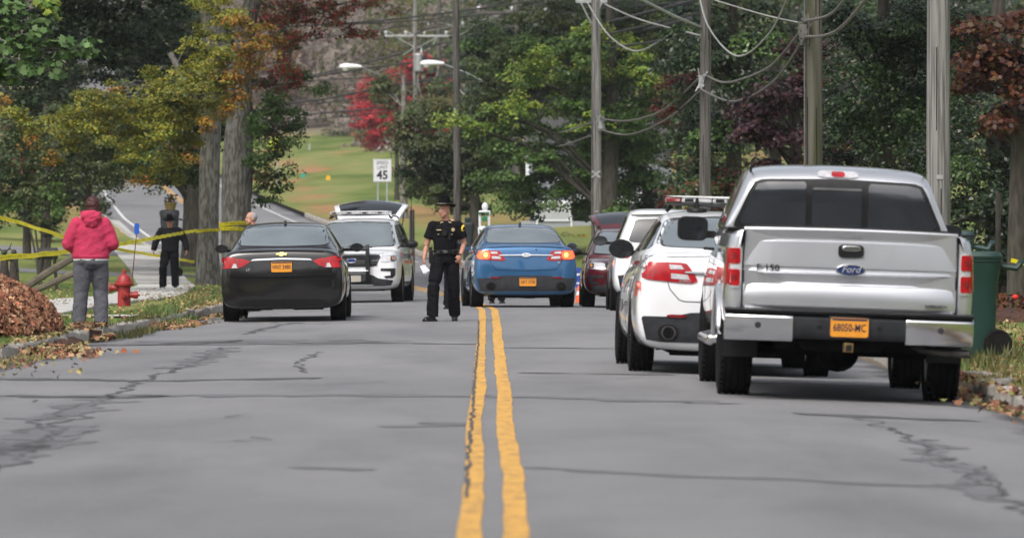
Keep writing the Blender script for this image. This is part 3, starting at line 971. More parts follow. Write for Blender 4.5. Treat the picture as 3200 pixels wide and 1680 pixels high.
            e = MB(); e.lathe([(.062, -.035), (.067, -.035), (.067, .10), (.055, .10), (.055, -.03), (.02, .05), (0, .05)], (-.64 * sg, .02, .39), 'y', 20)
            ex = e.build('exhaust', STEEL if body is P_WHITE else UNDER, root, smooth=30)
            e = MB(); e.cyl((-.64 * sg, -.022, .39), (-.64 * sg, .03, .39), .054, n=18); e.build('exhaust_bore', UNDER, ex)
        S.patch('chrome_bar', chaikin([(-.50, .950), (-.50, .967), (0, .975), (.50, .967), (.50, .950), (0, .955)], 1, .1), CHROME, off=.03, step=.05, thick=.03)
        S.patch('badge', oval(0, .965, .175, .072), CHROME, off=.034, step=.05, thick=.01)
        o = S.patch('badge_field', oval(0, .965, .155, .055), BLUE_B if body is P_WHITE else CHROME, off=.038, step=.05, thick=.004)
        text_obj('badge_script', 'Ford', .05, SILVER_T if body is P_WHITE else DARK_PL, root, (0, S.hit(0, .965, 'y', 1)[0].y - .041, .967), italic=.35)
        S.patch('boot_lip', chaikin([(-.68, 1.115), (0, 1.15), (.68, 1.115), (.68, 1.098), (0, 1.13), (-.68, 1.098)], 1, .1), body, off=.018, step=.06, thick=.03)
        S.patch('lower_bumper', chaikin([(-.90, .54), (-.62, .54), (-.42, .585), (.42, .585), (.62, .54), (.90, .54), (.84, .30), (-.84, .30)], 1, .08), DARK_PL, off=.007, step=.06)
        p = S.hit(0, .47, 'y', 1)[0]
        if body is P_BLUE:
            plate(root, 'GKT 5758', .03, p.y - .02, .47)
            text_obj('badge_lettering', 'SEL', .04, SILVER_T, root, (.60, S.hit(.6, .83, 'y', 1)[0].y - .006, .83), italic=.2)
            S.patch('lock_button', oval(.19, 1.06, .03, .03, 12), BLACK_PL, off=.006, thick=.004)
    # roof aerial, mirrors, wheels, underside
    h = S.hit(0, 1.75, 'z', -1)[0]
    a = MB(); a.prism([(1.68, h.z - .005), (1.86, h.z - .005), (1.74, h.z + .055), (1.70, h.z + .055)], -.02, .02, axis='x')
    a.build('roof_aerial', BLACK_PL if style == 'a' else DARK_PL, root, bevel=.004)
    for s in (-1, 1):
        mw = body is P_WHITE
        mirror_wing(root, s, s * (hw + (.0 if mw else .11)), 3.15, 1.08 if style == 'a' else (1.15 if mw else 1.13), .25 if mw else .20, .19 if mw else .135, body if style != 'w' and body is not P_WHITE else BLACK_PL, glass=GLASS_D, arm=.12, rr=.3)
        for yy in (rb, rb + wb):
            wheel(root, s * (hw - .128), yy, r, .235, s, spokes=7 if style == 'a' else 5)
    u = MB()
    u.box((0, 2.5, .27), (1.25, 4.4, .14)); u.box((0, rb, .30), (1.4, .10, .08)); u.box((0, .45, .27), (1.05, .5, .15))
    u.box((-.38, .40, .26), (.44, .28, .17)); u.box((.38, .40, .26), (.44, .28, .17))
    u.tube([(.2, .6, .2), (.15, 1.6, .19), (0, 3.0, .2)], .035, 8)
    for s in (-1, 1): u.tube([(s * .15, rb, .3), (s * .70, rb, .24)], .04, 8)
    u.build('underbody', UNDER, root)
    return root, S

def place(root, x, y, yaw=0.0, half=.8, base=2.87, facing=False):
    yaw = R(yaw)
    if facing:  # nose towards the camera: local origin is the tail, y is the nose position
        L = 5.0
        bx, by = x, y + L
        zl, zr = ground_z(x - half, y + 1), ground_z(x + half, y + 1)
        zf, zb = ground_z(x, y + 1), ground_z(x, y + 1 + base)
        pitch = math.atan((zb - zf) / base)
        Mw = Matrix.Rotation(math.pi + yaw, 4, 'Z')
        # pivot about the nose
        Mloc = Mw @ Matrix.Translation((0, -L, 0))
        roll = math.atan((zl - zr) / (2 * half))
        root.matrix_world = Matrix.Translation((x, y, (zl + zr) / 2 - 1.0 * math.tan(pitch))) @ Matrix.Rotation(roll, 4, 'Y') @ Matrix.Rotation(pitch, 4, 'X') @ Mloc
    else:
        zl, zr = ground_z(x - half, y + 1.1), ground_z(x + half, y + 1.1)
        zb, zf = ground_z(x, y + 1.1), ground_z(x, y + 1.1 + base)
        pitch = math.atan((zf - zb) / base); roll = math.atan((zl - zr) / (2 * half))
        root.matrix_world = Matrix.Translation((x, y, (zl + zr) / 2 - 1.1 * math.tan(pitch))) @ Matrix.Rotation(roll, 4, 'Y') @ Matrix.Rotation(pitch, 4, 'X') @ Matrix.Rotation(yaw, 4, 'Z')
# ------------------------------------------------------------------ the sedans
c1, S1 = sedan('glossy black sedan parked by the left kerb beside the big tree trunks', 'a', P_BLACK)
place(c1, (882 - PX0) * 79.6 / F, 79.6)
c2, S2 = sedan('metallic blue sedan straddling the yellow centre line with brake lamps lit', 't', P_BLUE)
place(c2, (1644 - PX0) * 98.5 / F, 98.5, 3.4)
c3, S3 = sedan('white police sedan with a roof light bar just ahead of the silver pickup', 't', P_WHITE)
place(c3, 1.35 + .968, 50.2, 1.0)
c3['category'] = 'police car'
lightbar(c3, 2.1, 1.60, 1.20)
# radar/aerial puck, fender letters, red side patches
mb = MB(); mb.lathe([(.0, .0), (.10, .0), (.09, .03), (.02, .04), (.012, .13), (0, .13)], (-.30, 1.95, 1.535), 'z', 16); mb.build('roof_aerial', BLACK_PL, c3, smooth=30)
RED_D2 = mat('red_reflective_vinyl', (.55, .05, .03), rough=.3)
BLK_T = mat('black_vinyl', (.03, .03, .035), rough=.5)
GRY_T = mat('grey_vinyl', (.35, .36, .38), rough=.5)
S3.patch('red_decal', chaikin([(.13, .72), (.42, .72), (.42, .86), (.13, .86)], 1, .12), RED_D2, 'x', 1, .004, .05, .001)
S3.patch('red_decal', chaikin([(-.945, .72), (-.905, .72), (-.905, .86), (-.945, .86)], 1, .1), RED_D2, 'y', 1, .006, .05, .001)
for s in (1, -1): S3.patch('side_stripe', [(.9, .66), (3.2, .66), (3.2, .72), (.9, .72)], GRY_T, 'x', s, .003, .1, .001)
text_obj('unit_number', '152', .10, BLK_T, c3, (-.86, S3.hit(-.86, 1.03, 'y', 1)[0].y + .09, 1.07), rot=(R(72), 0, R(-22)), depth=.001)
text_obj('badge_lettering', 'AWD', .045, GRY_T, c3, (-.50, S3.hit(-.5, .87, 'y', 1)[0].y - .018, .876), depth=.001)
# ------------------------------------------------------------------ sport utility vehicles
def suv(label, body, gate_open=False, police=False, cat='police car', bar=True):
    root = thing('parked_suv', label, cat)
    low = [(.0, .78, .42, .80), (.03, .90, .34, .98), (.09, .955, .28, 1.08), (.25, .975, .26, 1.12), (1.0, 1.0, .25, 1.12), (2.5, 1.0, .25, 1.10),
           (3.6, 1.0, .25, 1.12), (4.3, .985, .25, 1.10), (4.72, .95, .26, 1.03), (4.90, .90, .30, .96), (5.0, .74, .36, .82)]
    up = [(.02, .84, 1.02, .68, 1.12), (.10, .90, 1.04, .72, 1.40), (.22, .92, 1.05, .72, 1.64), (.42, .94, 1.05, .70, 1.725), (1.4, .95, 1.05, .71, 1.765), (2.4, .95, 1.05, .70, 1.75), (2.9, .95, 1.05, .69, 1.68), (3.4, .92, 1.04, .74, 1.40), (3.9, .86, 1.0, .7, 1.10)]
    hw, r, rb, wb = 1.0, .375, 1.02, 2.86
    cuts = [(yy, r, r + .065, *xx) for yy in (rb, rb + wb) for xx in ((hw - .30, 1.3), (-1.3, -hw + .30))]
    lm = loft_mesh('body', [(y, prof_low(w, zb, zt)) for y, w, zb, zt in low], 2, cuts)
    um = loft_mesh('cabin', [(y, prof_up(a, b, c, d)) for y, a, b, c, d in up], 2)
    mkobj('body', lm, body, root, smooth=45); mkobj('cabin', um, body, root, smooth=45)
    S = Surf([lm, um], root)
    for sg in (1, -1):
        S.patch('side_window', chaikin([(.30, 1.16), (.48, 1.56), (1.15, 1.62), (1.15, 1.16)], 1, .1), GLASS_D, 'x', sg, .004, .08, .002)
        S.patch('side_window', chaikin([(1.20, 1.15), (1.20, 1.63), (2.10, 1.63), (2.15, 1.15)], 1, .08), GLASS_D, 'x', sg, .004, .08, .002)
        S.patch('side_window', chaikin([(2.22, 1.15), (2.18, 1.63), (2.75, 1.60), (3.30, 1.16)], 1, .08), GLASS_D, 'x', sg, .004, .08, .002)
        S.seam([(2.18, .35), (2.18, 1.14)], axis='x', sg=sg); S.seam([(3.28, .35), (3.32, 1.12)], axis='x', sg=sg); S.seam([(1.30, .8), (1.16, 1.14)], axis='x', sg=sg)
        S.patch('side_cladding', [(1.55, .26), (3.35, .26), (3.35, .42), (1.55, .42)], DARK_PL, 'x', sg, .012, .12, .01)
        if police:
            S.patch('side_stripe', [(.6, .80), (3.3, .80), (3.3, .86), (.6, .86)], RED_D2, 'x', sg, .003, .12, .001)
            t = text_obj('door_lettering', 'SHERIFF', .24, BLK_T, root, (-(1.004) * sg, 2.3, .98), rot=(R(90), 0, R(-90 if sg > 0 else 90)), depth=.002)
            S.patch('front_red_panel', [(3.42, .95), (3.75, .95), (3.75, 1.02), (3.42, 1.02)], RED_D2, 'x', sg, .004, .1, .001)
        wheel(root, -sg * (hw - .135), rb, r, .25, -sg); wheel(root, -sg * (hw - .135), rb + wb, r, .25, -sg)
        # roof rails
        rl = MB(); rl.tube([(-sg * .66, .6, 1.765), (-sg * .66, .8, 1.80), (-sg * .66, 2.2, 1.81), (-sg * .66, 2.45, 1.76)], .016, 8); rl.build('roof_rail', BLACK_PL, root)
    # ---- front
    wsp = chaikin([(-.80, 1.175), (-.66, 1.66), (0, 1.69), (.66, 1.66), (.80, 1.175), (0, 1.15)], 2, .08)
    S.patch('window_trim', [(a * 1.03, 1.42 + (b - 1.42) * 1.05) for a, b in wsp], BLACK_PL, sg=-1, off=.009, step=.04, thick=.001)
    S.patch('windscreen', wsp, GLASS_L, sg=-1, off=.015, step=.04, thick=.002)
    GR = mat('grille_black', (.018, .018, .02), rough=.35)
    S.patch('grille', chaikin([(-.56, 1.00), (.56, 1.00), (.60, .93), (.50, .74), (-.50, .74), (-.60, .93)], 1, .1), GR, sg=-1, off=.012, step=.05)
    for z in (.80, .855, .91, .965):
        S.patch('grille_bar', rect(-.53, z - .012, .53, z + .010), BLACK_PL if not police else DARK_PL, sg=-1, off=.035, step=.08, thick=.02)
    S.patch('badge', oval(0, .875, .22, .09), CHROME, sg=-1, off=.05, step=.06, thick=.01)
    S.patch('badge_field', oval(0, .875, .19, .07), BLUE_B, sg=-1, off=.055, step=.06, thick=.004)
    for f, sx in ((lambda p: p, 1), (flip, -1)):
        o = S.patch('headlight', chaikin(f([(.58, .83), (.90, .84), (.925, .985), (.60, .985)]), 1, .12), CLEAR_L, sg=-1, off=.012, step=.04)
        S.patch('bulb_housing', chaikin(f(rect(.80, .85, .90, .97)), 1, .2), AMBER_L if False else DARK_PL, sg=-1, off=.018, step=.04, thick=.004, parent=o)
        S.patch('indicator', oval(sx * .85, .92, .05, .08, 12), AMBER_L, sg=-1, off=.022, step=.04, thick=.004, parent=o)
        # C-shaped fog recess
        S.patch('fog_recess', f([(.60, .705), (.90, .705), (.895, .56), (.84, .50), (.70, .50), (.665, .545), (.80, .56), (.80, .64), (.60, .655)]), GR, sg=-1, off=.010, step=.05, thick=.01)
        S.seam([(sx * .60, 1.0), (sx * .66, 1.06)], sg=-1)
    S.patch('lower_bumper', chaikin([(-.86, .46), (-.55, .50), (-.42, .58), (.42, .58), (.55, .50), (.86, .46), (.80, .34), (-.80, .34)], 1, .1), DARK_PL, sg=-1, off=.012, step=.06)
    S.seam([(-.80, 1.03), (-.6, 1.012), (.6, 1.012), (.80, 1.03)], .01, sg=-1)
    for k, x in enumerate((-.35, .25)):
        w_ = MB(); w_.tube([(x, 3.98, 1.135), (x + .25, 3.86, 1.17), (x + .5, 3.84, 1.18)], .012, 6); w_.build('wiper', BLACK_PL, root)
    if police and bar:
        pb = MB()
        for sx in (-.34, .34):
            pb.prism(chaikin([(5.00, .40), (5.09, .42), (5.14, .60), (5.14, 1.0), (5.08, 1.20), (5.02, 1.20), (5.04, .95), (5.02, .6)], 1, .2), sx - .04, sx + .04, axis='x')
        pb.build('push_bar', BLACK_PL, root, bevel=.01)
        for z in (1.10, .66): b = MB(); b.tube([(-.36, 5.09, z), (.36, 5.09, z)], .035 if z > 1 else .05, 10); b.build('cross_tube', DARK_PL if z > 1 else CHROME, root, smooth=30)
        b = MB(); b.box((0, 5.10, .52), (.60, .03, .16)); b.build('centre_plate', DARK_PL, root, bevel=.008)
        b = MB(); b.box((-.05, 5.125, .50), (.30, .01, .13)); b.build('number_plate', mat('dull_plate', (.35, .33, .28), rough=.5), root)
    # dashboard cage seen through the glass is left to the tint; a wire screen stands behind the windscreen
    # ---- rear
    rwp = chaikin([(-.74, 1.17), (-.62, 1.56), (0, 1.60), (.62, 1.56), (.74, 1.17), (0, 1.16)], 2, .08)
    if not gate_open:
        S.patch('rear_window', rwp, GLASS_D, off=.006, thick=.002)
    else:
        S.patch('cargo_opening', [(a * 1.08, 1.1 + (b - 1.1) * 1.05) for a, b in rwp], UNDER, off=.006, thick=.002)
        S.patch('cargo_opening', rect(-.72, .62, .72, 1.12), UNDER, off=.01, thick=.002)
        # raised liftgate hinged at the back edge of the roof
        GTRIM = mat('gate_trim', (.12, .12, .13), (.16, .16, .17), 5, rough=.7)
        n = 14
        def sheet_(dz, dw, th):
            vs = []; fs = []
            for j, (yy, zz, ww) in enumerate(((.40, 1.80, .60), (.05, 2.02, .72), (-.35, 2.16, .80), (-.62, 2.17, .82), (-.72, 2.12, .80))):
                for i in range(n + 1):
                    t = i / n * 2 - 1
                    bow = (1 - t * t) * .11
                    vs.append((t * (ww + dw), yy, zz + bow - .11 + dz))
            m_ = n + 1
            for j in range(4):
                for i in range(n): fs.append((j * m_ + i, j * m_ + i + 1, (j + 1) * m_ + i + 1, (j + 1) * m_ + i))
            o_ = len(vs); vs2 = vs + [(a, b, c - th) for a, b, c in vs]
            fs2 = fs + [tuple(k + o_ for k in f_)[::-1] for f_ in fs]
            per = list(range(n + 1)) + [j * m_ + n for j in range(1, 5)] + [4 * m_ + i for i in range(n - 1, -1, -1)] + [j * m_ for j in range(3, 0, -1)]
            for a_, b_ in zip(per, per[1:] + per[:1]): fs2.append((a_, b_, b_ + o_, a_ + o_))
            return vs2, fs2
        g = MB().add(*sheet_(0, 0, .05)).build('liftgate', body, root, smooth=40)
        MB().add(*sheet_(-.052, -.04, .05)).build('inner_trim', GTRIM, g, smooth=40)
        vs = []; rows_ = ((.34, 1.825, .52), (.05, 2.02, .63), (-.30, 2.147, .69), (-.52, 2.165, .70))
        for yy, zz, ww in rows_:
            for i in range(n + 1):
                t = i / n * 2 - 1; tt = t * ww / (ww + .09)
                vs.append((t * ww, yy, zz + (1 - tt * tt) * .11 - .11 + .008))
        MB().add(vs, [(j * (n + 1) + i, j * (n + 1) + i + 1, (j + 1) * (n + 1) + i + 1, (j + 1) * (n + 1) + i) for j in range(3) for i in range(n)]).build('gate_glass', GLASS_D, g, smooth=60)
        for s in (-1, 1):
            st = MB(); st.tube([(s * .70, .20, 1.50), (s * .74, -.15, 1.95)], .012, 6); st.build('gas_strut', BLACK_PL, g)
    for f, sx in ((lambda p: p, 1), (flip, -1)):
        S.patch('tail_lamp', chaikin(f([(-.95, .90), (-.70, .90), (-.68, 1.10), (-.93, 1.14)]), 1, .15), RED_L, off=.014, step=.04, thick=.02)
    S.patch('lower_bumper', chaikin([(-.90, .62), (.90, .62), (.84, .36), (-.84, .36)], 1, .08), DARK_PL, off=.007, step=.06)
    S.patch('spoiler', chaikin([(-.70, 1.66), (0, 1.70), (.70, 1.66), (.70, 1.635), (0, 1.67), (-.70, 1.635)], 1, .1), body, off=.10, step=.08, thick=.10)
    for s in (-1, 1):
        mirror_wing(root, s, s * (hw + .14), 3.28, 1.20, .25, .17, BLACK_PL, glass=GLASS_D, face=-1, arm=.12, rr=.28)
    u = MB(); u.box((0, 2.5, .32), (1.3, 4.3, .16)); u.box((0, rb, .34), (1.5, .1, .08)); u.box((.1, .5, .32), (.9, .5, .16)); u.build('underbody', UNDER, root)
    if police:
        lightbar(root, 2.35, 1.83, 1.30, red=False)
        sp = MB(); sp.ell((-.98, 3.62, 1.30), (.075, .10, .075)); sp.tube([(-.98, 3.62, 1.22), (-.86, 3.55, 1.12)], .015, 6); sp.build('spotlight', BLACK_PL, root, smooth=True)
    return root, S

s1, T1 = suv('white police utility vehicle facing us with its tailgate raised and push bar', P_WHITE, True, True)
place(s1, (1100 - PX0) * 111 / F, 111, -3.2, facing=True, base=2.86)
# wire partition behind the windscreen, its mesh catching the light
s2, T2 = suv('white utility vehicle parked between the white police sedan and the maroon car', P_WHITE, False, False, 'car', bar=False)
place(s2, 2.09 + .98, 90.5, 0, base=2.86)
s3, T3 = suv('maroon utility vehicle facing us on the right with its tailgate raised', P_MAROON, True, False, 'car', bar=False)
place(s3, 1.80 + .97, 100.6, 0, facing=True, base=2.86)
s3.matrix_world = s3.matrix_world @ Matrix.Diagonal((1, 1, .86, 1))

# ------------------------------------------------------------------ silver pickup
TRUCK_G = mat('dark_privacy_glass', (.030, .034, .042), (.024, .027, .033), 3, rough=.05, ior=1.9)
def pickup():
    root = thing('pickup_truck', 'silver pickup truck parked at the right kerb, nearest vehicle to the camera', 'pickup truck')
    B = P_SILVER
    # tailgate: pressed profile swept across, slightly bowed
    prof = [(1.385, .035), (1.382, .0), (1.365, -.012), (1.345, -.004), (1.300, .022), (1.285, .022), (1.268, .004), (1.10, -.016), (1.075, -.018), (1.068, -.006), (1.048, -.008),
            (1.035, -.012), (1.020, .004), (.950, .026), (.938, .022), (.928, -.004), (.915, -.012), (.80, -.022), (.76, -.018), (.735, .0), (.735, .03)]
    n = 24; vs = []; fs = []
    def tg(x, z, y): return (x, y + .045 * (x / .87) ** 4 + .012 * (x / .87) ** 2, z + (.012 * (1 - (x / .87) ** 2) if z > 1.2 else 0))
    for i in range(n + 1):
        x = -.862 + 1.724 * i / n
        for z, y in prof: vs.append(tg(x, z, y))
    m = len(prof)
    fs = [(i * m + j, (i + 1) * m + j, (i + 1) * m + j + 1, i * m + j + 1) for i in range(n) for j in range(m - 1)]
    gate = MB().add(vs, fs)
    gate.box((0, .06, 1.06), (1.70, .05, .62))
    T = gate.build('tailgate', B, root, smooth=28)
    gm = T.data
    # top moulding
    vs = []; fs = []
    for i in range(n + 1):
        x = -.862 + 1.724 * i / n
        for (yy, zz) in ((-.004, 1.383), (.0, 1.398), (.07, 1.398), (.075, 1.38)): vs.append(tg(x, zz, yy))
    fs = [(i * 4 + j, (i + 1) * 4 + j, (i + 1) * 4 + (j + 1) % 4, i * 4 + (j + 1) % 4) for i in range(n) for j in range(4)]
    MB().add(vs, fs).build('top_moulding', BLACK_PL, T)
    # bed sides with wheel arches
    hw, r, rb, wb = 1.0, .40, 1.22, 3.68
    def bedprof(w, wi, zb, zt):
        H = zt - zb
        return [(wi, zb), (w - .05, zb), (w - .01, zb + .06), (w, zb + .3 * H), (w - .004, zb + .55 * H), (w - .012, zb + .8 * H), (w - .03, zt - .06), (w - .05, zt - .015), (w - .09, zt), (wi, zt)]
    for s in (-1, 1):
        st = []
        for (y, w, zb) in ((.0, .93, .66), (.012, .965, .64), (.05, .992, .62), (.14, 1.0, .60), (.5, 1.003, .58), (1.2, 1.008, .56), (1.70, 1.008, .54), (1.742, 1.008, .54)):
            pr = bedprof(w, .872, zb, 1.36)
            st.append([(s * a, y, b) for a, b in pr])
        vs = [v for q in st for v in q]; m = 10
        fs = [(i * m + k, (i + 1) * m + k, (i + 1) * m + (k + 1) % m, i * m + (k + 1) % m) for i in range(len(st) - 1) for k in range(m)]
        fs += [tuple(range(m)), tuple(range((len(st) - 1) * m, len(st) * m))[::-1]]
        me = MB().add(vs, fs).mesh('bed_side')
        cme = MB().cyl((s * .80, rb, r), (s * 1.2, rb, r), r + .085, n=40).mesh('c')
        cut = bpy.data.objects.new('cut', cme); col.objects.link(cut)
        def setup(o):
            b = o.modifiers.new('b', 'BOOLEAN'); b.operation = 'DIFFERENCE'; b.solver = 'EXACT'; b.object = cut
            v = o.modifiers.new('v', 'BEVEL'); v.width = .008; v.segments = 2; v.limit_method = 'ANGLE'; v.angle_limit = R(50)
        rm = baked(me, setup); bpy.data.objects.remove(cut)
        bs = mkobj('bed_side', rm, B, root, smooth=50)
        S = Surf([rm], root)
        # arch lip
        pts = [(s * 1.012, rb + (r + .085) * math.cos(R(a)), r + (r + .085) * math.sin(R(a))) for a in range(8, 175, 8)]
        al = MB(); al.tube(pts, .022, 6); al.build('arch_lip', B, bs, smooth=True)
        # tail lamp wraps the corner
        x0, x1 = .885, .99
        lp = rrect(s * .935, 1.06, .118, .335, .12)
        fr = S.patch('tail_lamp', lp, CLEAR_L, off=.014, step=.03, thick=.03)
        for z0, z1 in ((1.085, 1.21), (.91, 1.04)):
            S.patch('red_lens', rrect(s * .935, (z0 + z1) / 2, .094, z1 - z0, .10), RED_L, off=.020, step=.03, thick=.003, parent=fr)
            S.patch('lens_core', oval(s * .935, (z0 + z1) / 2, .05, .05, 14), RED_D, off=.023, step=.03, thick=.003, parent=fr)
        S.patch('side_lens', rrect(.085, 1.06, .10, .30, .12), RED_L, 'x', -s, off=.010, step=.03, thick=.01, parent=fr)
        tm = MB(); tm.box((s * .935, .88, 1.368), (.125, 1.72, .022)); tm.build('rail_cap', BLACK_PL, bs, bevel=.006)
    # bed inside
    u = MB(); u.box((0, .9, .72), (1.74, 1.66, .05)); u.box((0, 1.72, 1.03), (1.80, .04, .62)); u.build('bed_floor', BLACK_PL, root)
    # cab and bonnet
    low = [(1.76, .98, .46, 1.36), (1.80, 1.0, .44, 1.37), (2.4, 1.005, .42, 1.36), (3.6, 1.005, .42, 1.34), (4.4, 1.0, .42, 1.30), (5.2, .99, .42, 1.22), (5.65, .95, .46, 1.14), (5.82, .84, .52, 1.02)]
    up = [(1.775, .955, 1.33, .735, 1.66), (1.79, .955, 1.33, .745, 1.76), (1.86, .955, 1.33, .745, 1.86), (2.05, .955, 1.33, .74, 1.905), (2.6, .955, 1.32, .74, 1.925), (3.5, .955, 1.32, .73, 1.915), (3.9, .95, 1.30, .74, 1.80), (4.35, .92, 1.28, .8, 1.5), (4.75, .88, 1.24, .8, 1.3)]
    cuts = [(rb + wb, r, r + .085, *xx) for xx in ((.70, 1.3), (-1.3, -.70))]
    lm = loft_mesh('cab', [(y, prof_low(w, zb, zt)) for y, w, zb, zt in low], 2, cuts)
    um = loft_mesh('cab_roof', [(y, prof_up(a, b, c, d)) for y, a, b, c, d in up], 2)
    mkobj('cab', lm, B, root, smooth=45); mkobj('cab_roof', um, B, root, smooth=45)
    S = Surf([lm, um], root)
    rw = [(-.862, 1.405), (-.70, 1.755), (-.62, 1.782), (0, 1.80), (.62, 1.782), (.70, 1.755), (.862, 1.405), (.80, 1.385), (-.80, 1.385)]
    rwp = chaikin(rw, 1, .12)
    fr = S.patch('rear_window_frame', [(a * 1.02, 1.59 + (b - 1.59) * 1.06) for a, b in rwp], BLACK_PL, off=.008, thick=.002)
    cxl, cxr = -.235, .215
    S.patch('rear_window', chaikin([(-.835, 1.41), (-.68, 1.75), (-.60, 1.77), (cxl - .035, 1.780), (cxl - .035, 1.40)], 1, .06), TRUCK_G, off=.014, thick=.003)
    S.patch('rear_window', chaikin([(.835, 1.41), (.68, 1.75), (.60, 1.77), (cxr + .035, 1.780), (cxr + .035, 1.40)][::-1], 1, .06), TRUCK_G, off=.014, thick=.003)
    S.patch('sliding_window', rrect((cxl + cxr) / 2, 1.575, cxr - cxl - .03, .32, .04), TRUCK_G, off=.018, thick=.003)
    S.patch('window_latch', rect(-.21, 1.715, .19, 1.725), STEEL, off=.024, thick=.003)
    # high brake lamp
    lf = S.patch('high_brake_lamp', rrect(-.005, 1.853, .34, .062, .15), CLEAR_L, off=.012, step=.05, thick=.03)
    S.patch('red_lens', rrect(-.005, 1.853, .11, .045, .15), RED_L, off=.018, step=.05, thick=.003, parent=lf)
    for s in (-1, 1):
        S.seam([(s * .725, 1.77), (s * .735, 1.90)], .02, m=DARK_PL)
        S.patch('side_window', chaikin([(2.1, 1.38), (2.15, 1.78), (2.85, 1.80), (2.85, 1.38)], 1, .08), GLASS_D, 'x', s, .005, .1, .002)
        S.patch('side_window', chaikin([(2.92, 1.37), (2.92, 1.80), (3.6, 1.78), (4.1, 1.38)], 1, .08), GLASS_D, 'x', s, .005, .1, .002)
        S.seam([(2.02, .5), (2.02, 1.36)], axis='x', sg=s); S.seam([(2.88, .5), (2.88, 1.36)], axis='x', sg=s); S.seam([(4.12, .5), (4.12, 1.32)], axis='x', sg=s)
        for yy in (2.2, 3.1):
            h = MB(); h.tube([(s * 1.015, yy, 1.19), (s * 1.045, yy + .03, 1.19), (s * 1.045, yy + .17, 1.19), (s * 1.015, yy + .2, 1.19)], .015, 6); h.build('door_handle', BLACK_PL, root)
        # chrome step tube
        t = MB(); t.tube([(s * .84, 1.95, .46), (s * 1.01, 1.97, .44), (s * 1.02, 2.1, .42), (s * 1.02, 3.9, .42), (s * .85, 4.05, .46)], .04, 10); t.build('side_step', CHROME, root, smooth=True)
        mirror_wing(root, s, s * 1.12, 4.15, 1.36, .27, .215, BLACK_PL, glass=GLASS_D, arm=.12, rr=.16, depth=.14)
        for yy in (rb, rb + wb): wheel(root, s * (.995 - .14), yy, r, .275, s, spokes=6)
        f = MB(); f.box((s * .835, rb - .50, .50), (.29, .012, .36)); f.build('mud_flap', BLACK_PL, root, bevel=.01)
    S.patch('windscreen', chaikin([(-.80, 1.36), (-.70, 1.80), (.70, 1.80), (.80, 1.36)], 1, .1), GLASS_L, sg=-1, off=.006, thick=.002)
    # gaps beside the tailgate
    for s in (-1, 1):
        g = MB(); g.box((s * .867, .05, 1.05), (.012, .06, .66)); g.build('panel_gap', SEAM, root)
    # bumper: centre pad, chrome ends, step pad
    def bump(x0, x1, z0, z1, y0, y1, m_, name, curve=True):
        vs = []; k = 10
        for i in range(k + 1):
            x = lerp(x0, x1, i / k)
            c = .05 * (abs(x) / 1.0) ** 4
            e = [(y0 + .03 + c, z1), (y0 + c, z1 - .03), (y0 + c + .0, z0 + .05), (y0 + c + .04, z0), (y1, z0), (y1, z1)]
            vs += [(x, a, b) for a, b in e]
        fs = [(i * 6 + j, (i + 1) * 6 + j, (i + 1) * 6 + (j + 1) % 6, i * 6 + (j + 1) % 6) for i in range(k) for j in range(6)]
        fs += [tuple(range(6)), tuple(range(k * 6, k * 6 + 6))[::-1]]
        return MB().add(vs, fs).build(name, m_, root, smooth=35, bevel=.008)
    bump(-.46, .46, .50, .70, -.115, .02, DARK_PL, 'bumper_centre')
    bump(-1.0, -.452, .475, .70, -.14, .04, CHROME, 'bumper_end'); bump(.452, 1.0, .475, .70, -.14, .04, CHROME, 'bumper_end')
    t = MB()
    vs = []
    for i in range(21):
        x = -1.0 + i * .1; c = .05 * abs(x) ** 4
        vs += [(x, -.135 + c, .700), (x, -.145 + c, .722), (x, .0, .735), (x, .0, .700)]
    t.add(vs, [(i * 4 + j, (i + 1) * 4 + j, (i + 1) * 4 + (j + 1) % 4, i * 4 + (j + 1) % 4) for i in range(20) for j in range(4)]); t.build('step_pad', BLACK_PL, root)
    for s in (-1, 1):
        q = MB(); q.lathe([(0, -.004), (.024, -.004), (.026, .01)], (s * .735, -.138, .60), 'y', 16); q.build('parking_sensor', DARK_PL, root)
        q = MB(); q.lathe([(0, -.004), (.018, -.004), (.02, .01)], (s * .24, -.116, .60), 'y', 12); q.build('plate_bolt', BLACK_PL, root)
    plate(root, '68050-MC', 0, -.128, .602)
    h = MB(); h.box((0, -.05, .44), (.075, .14, .075)); hh = h.build('tow_hitch', mat('hitch_rust', (.10, .055, .02), (.2, .13, .04), 12, rough=.8), root, bevel=.006)
    h = MB(); h.box((0, -.124, .44), (.045, .006, .045)); h.build('hitch_socket', SEAM, hh)
    # handle, badges
    p = -.02
    o = MB(); o.prism(rrect(0, 1.215, .205, .105, .16), p - .01, p + .05); o = o.build('tailgate_handle', BLACK_PL, root, bevel=.005)
    h = MB(); h.prism(rrect(0, 1.235, .15, .048, .2), p - .022, p); h.build('handle_grip', CHROME, o, bevel=.006)
    b = MB(); b.prism(oval(0, 1.062, .235, .095, 36), -.034, -.0); b.build('badge', CHROME, root, bevel=.003)
    b = MB(); b.prism(oval(0, 1.062, .212, .076, 36), -.038, -.0); b = b.build('badge_field', BLUE_B, root)
    text_obj('badge_script', 'Ford', .078, SILVER_T, b, (0, -.039, 1.066), italic=.35)
    text_obj('badge_lettering', 'F-150', .075, BLACK_PL, root, (-.665, -.024, 1.058), sx=1.1, weight=.001, depth=.006)
    text_obj('badge_lettering', 'SUPERCREW', .032, DARK_PL, root, (.70, -.008, .79), sx=1.0, depth=.008)
    # exhaust, axle, spare wheel, frame
    e = MB(); e.tube([(.55, .62, .48), (.62, .30, .44), (.80, .10, .42), (.99, .0, .42)], .036, 12); e.build('exhaust', STEEL, root, smooth=True)
    u = MB()
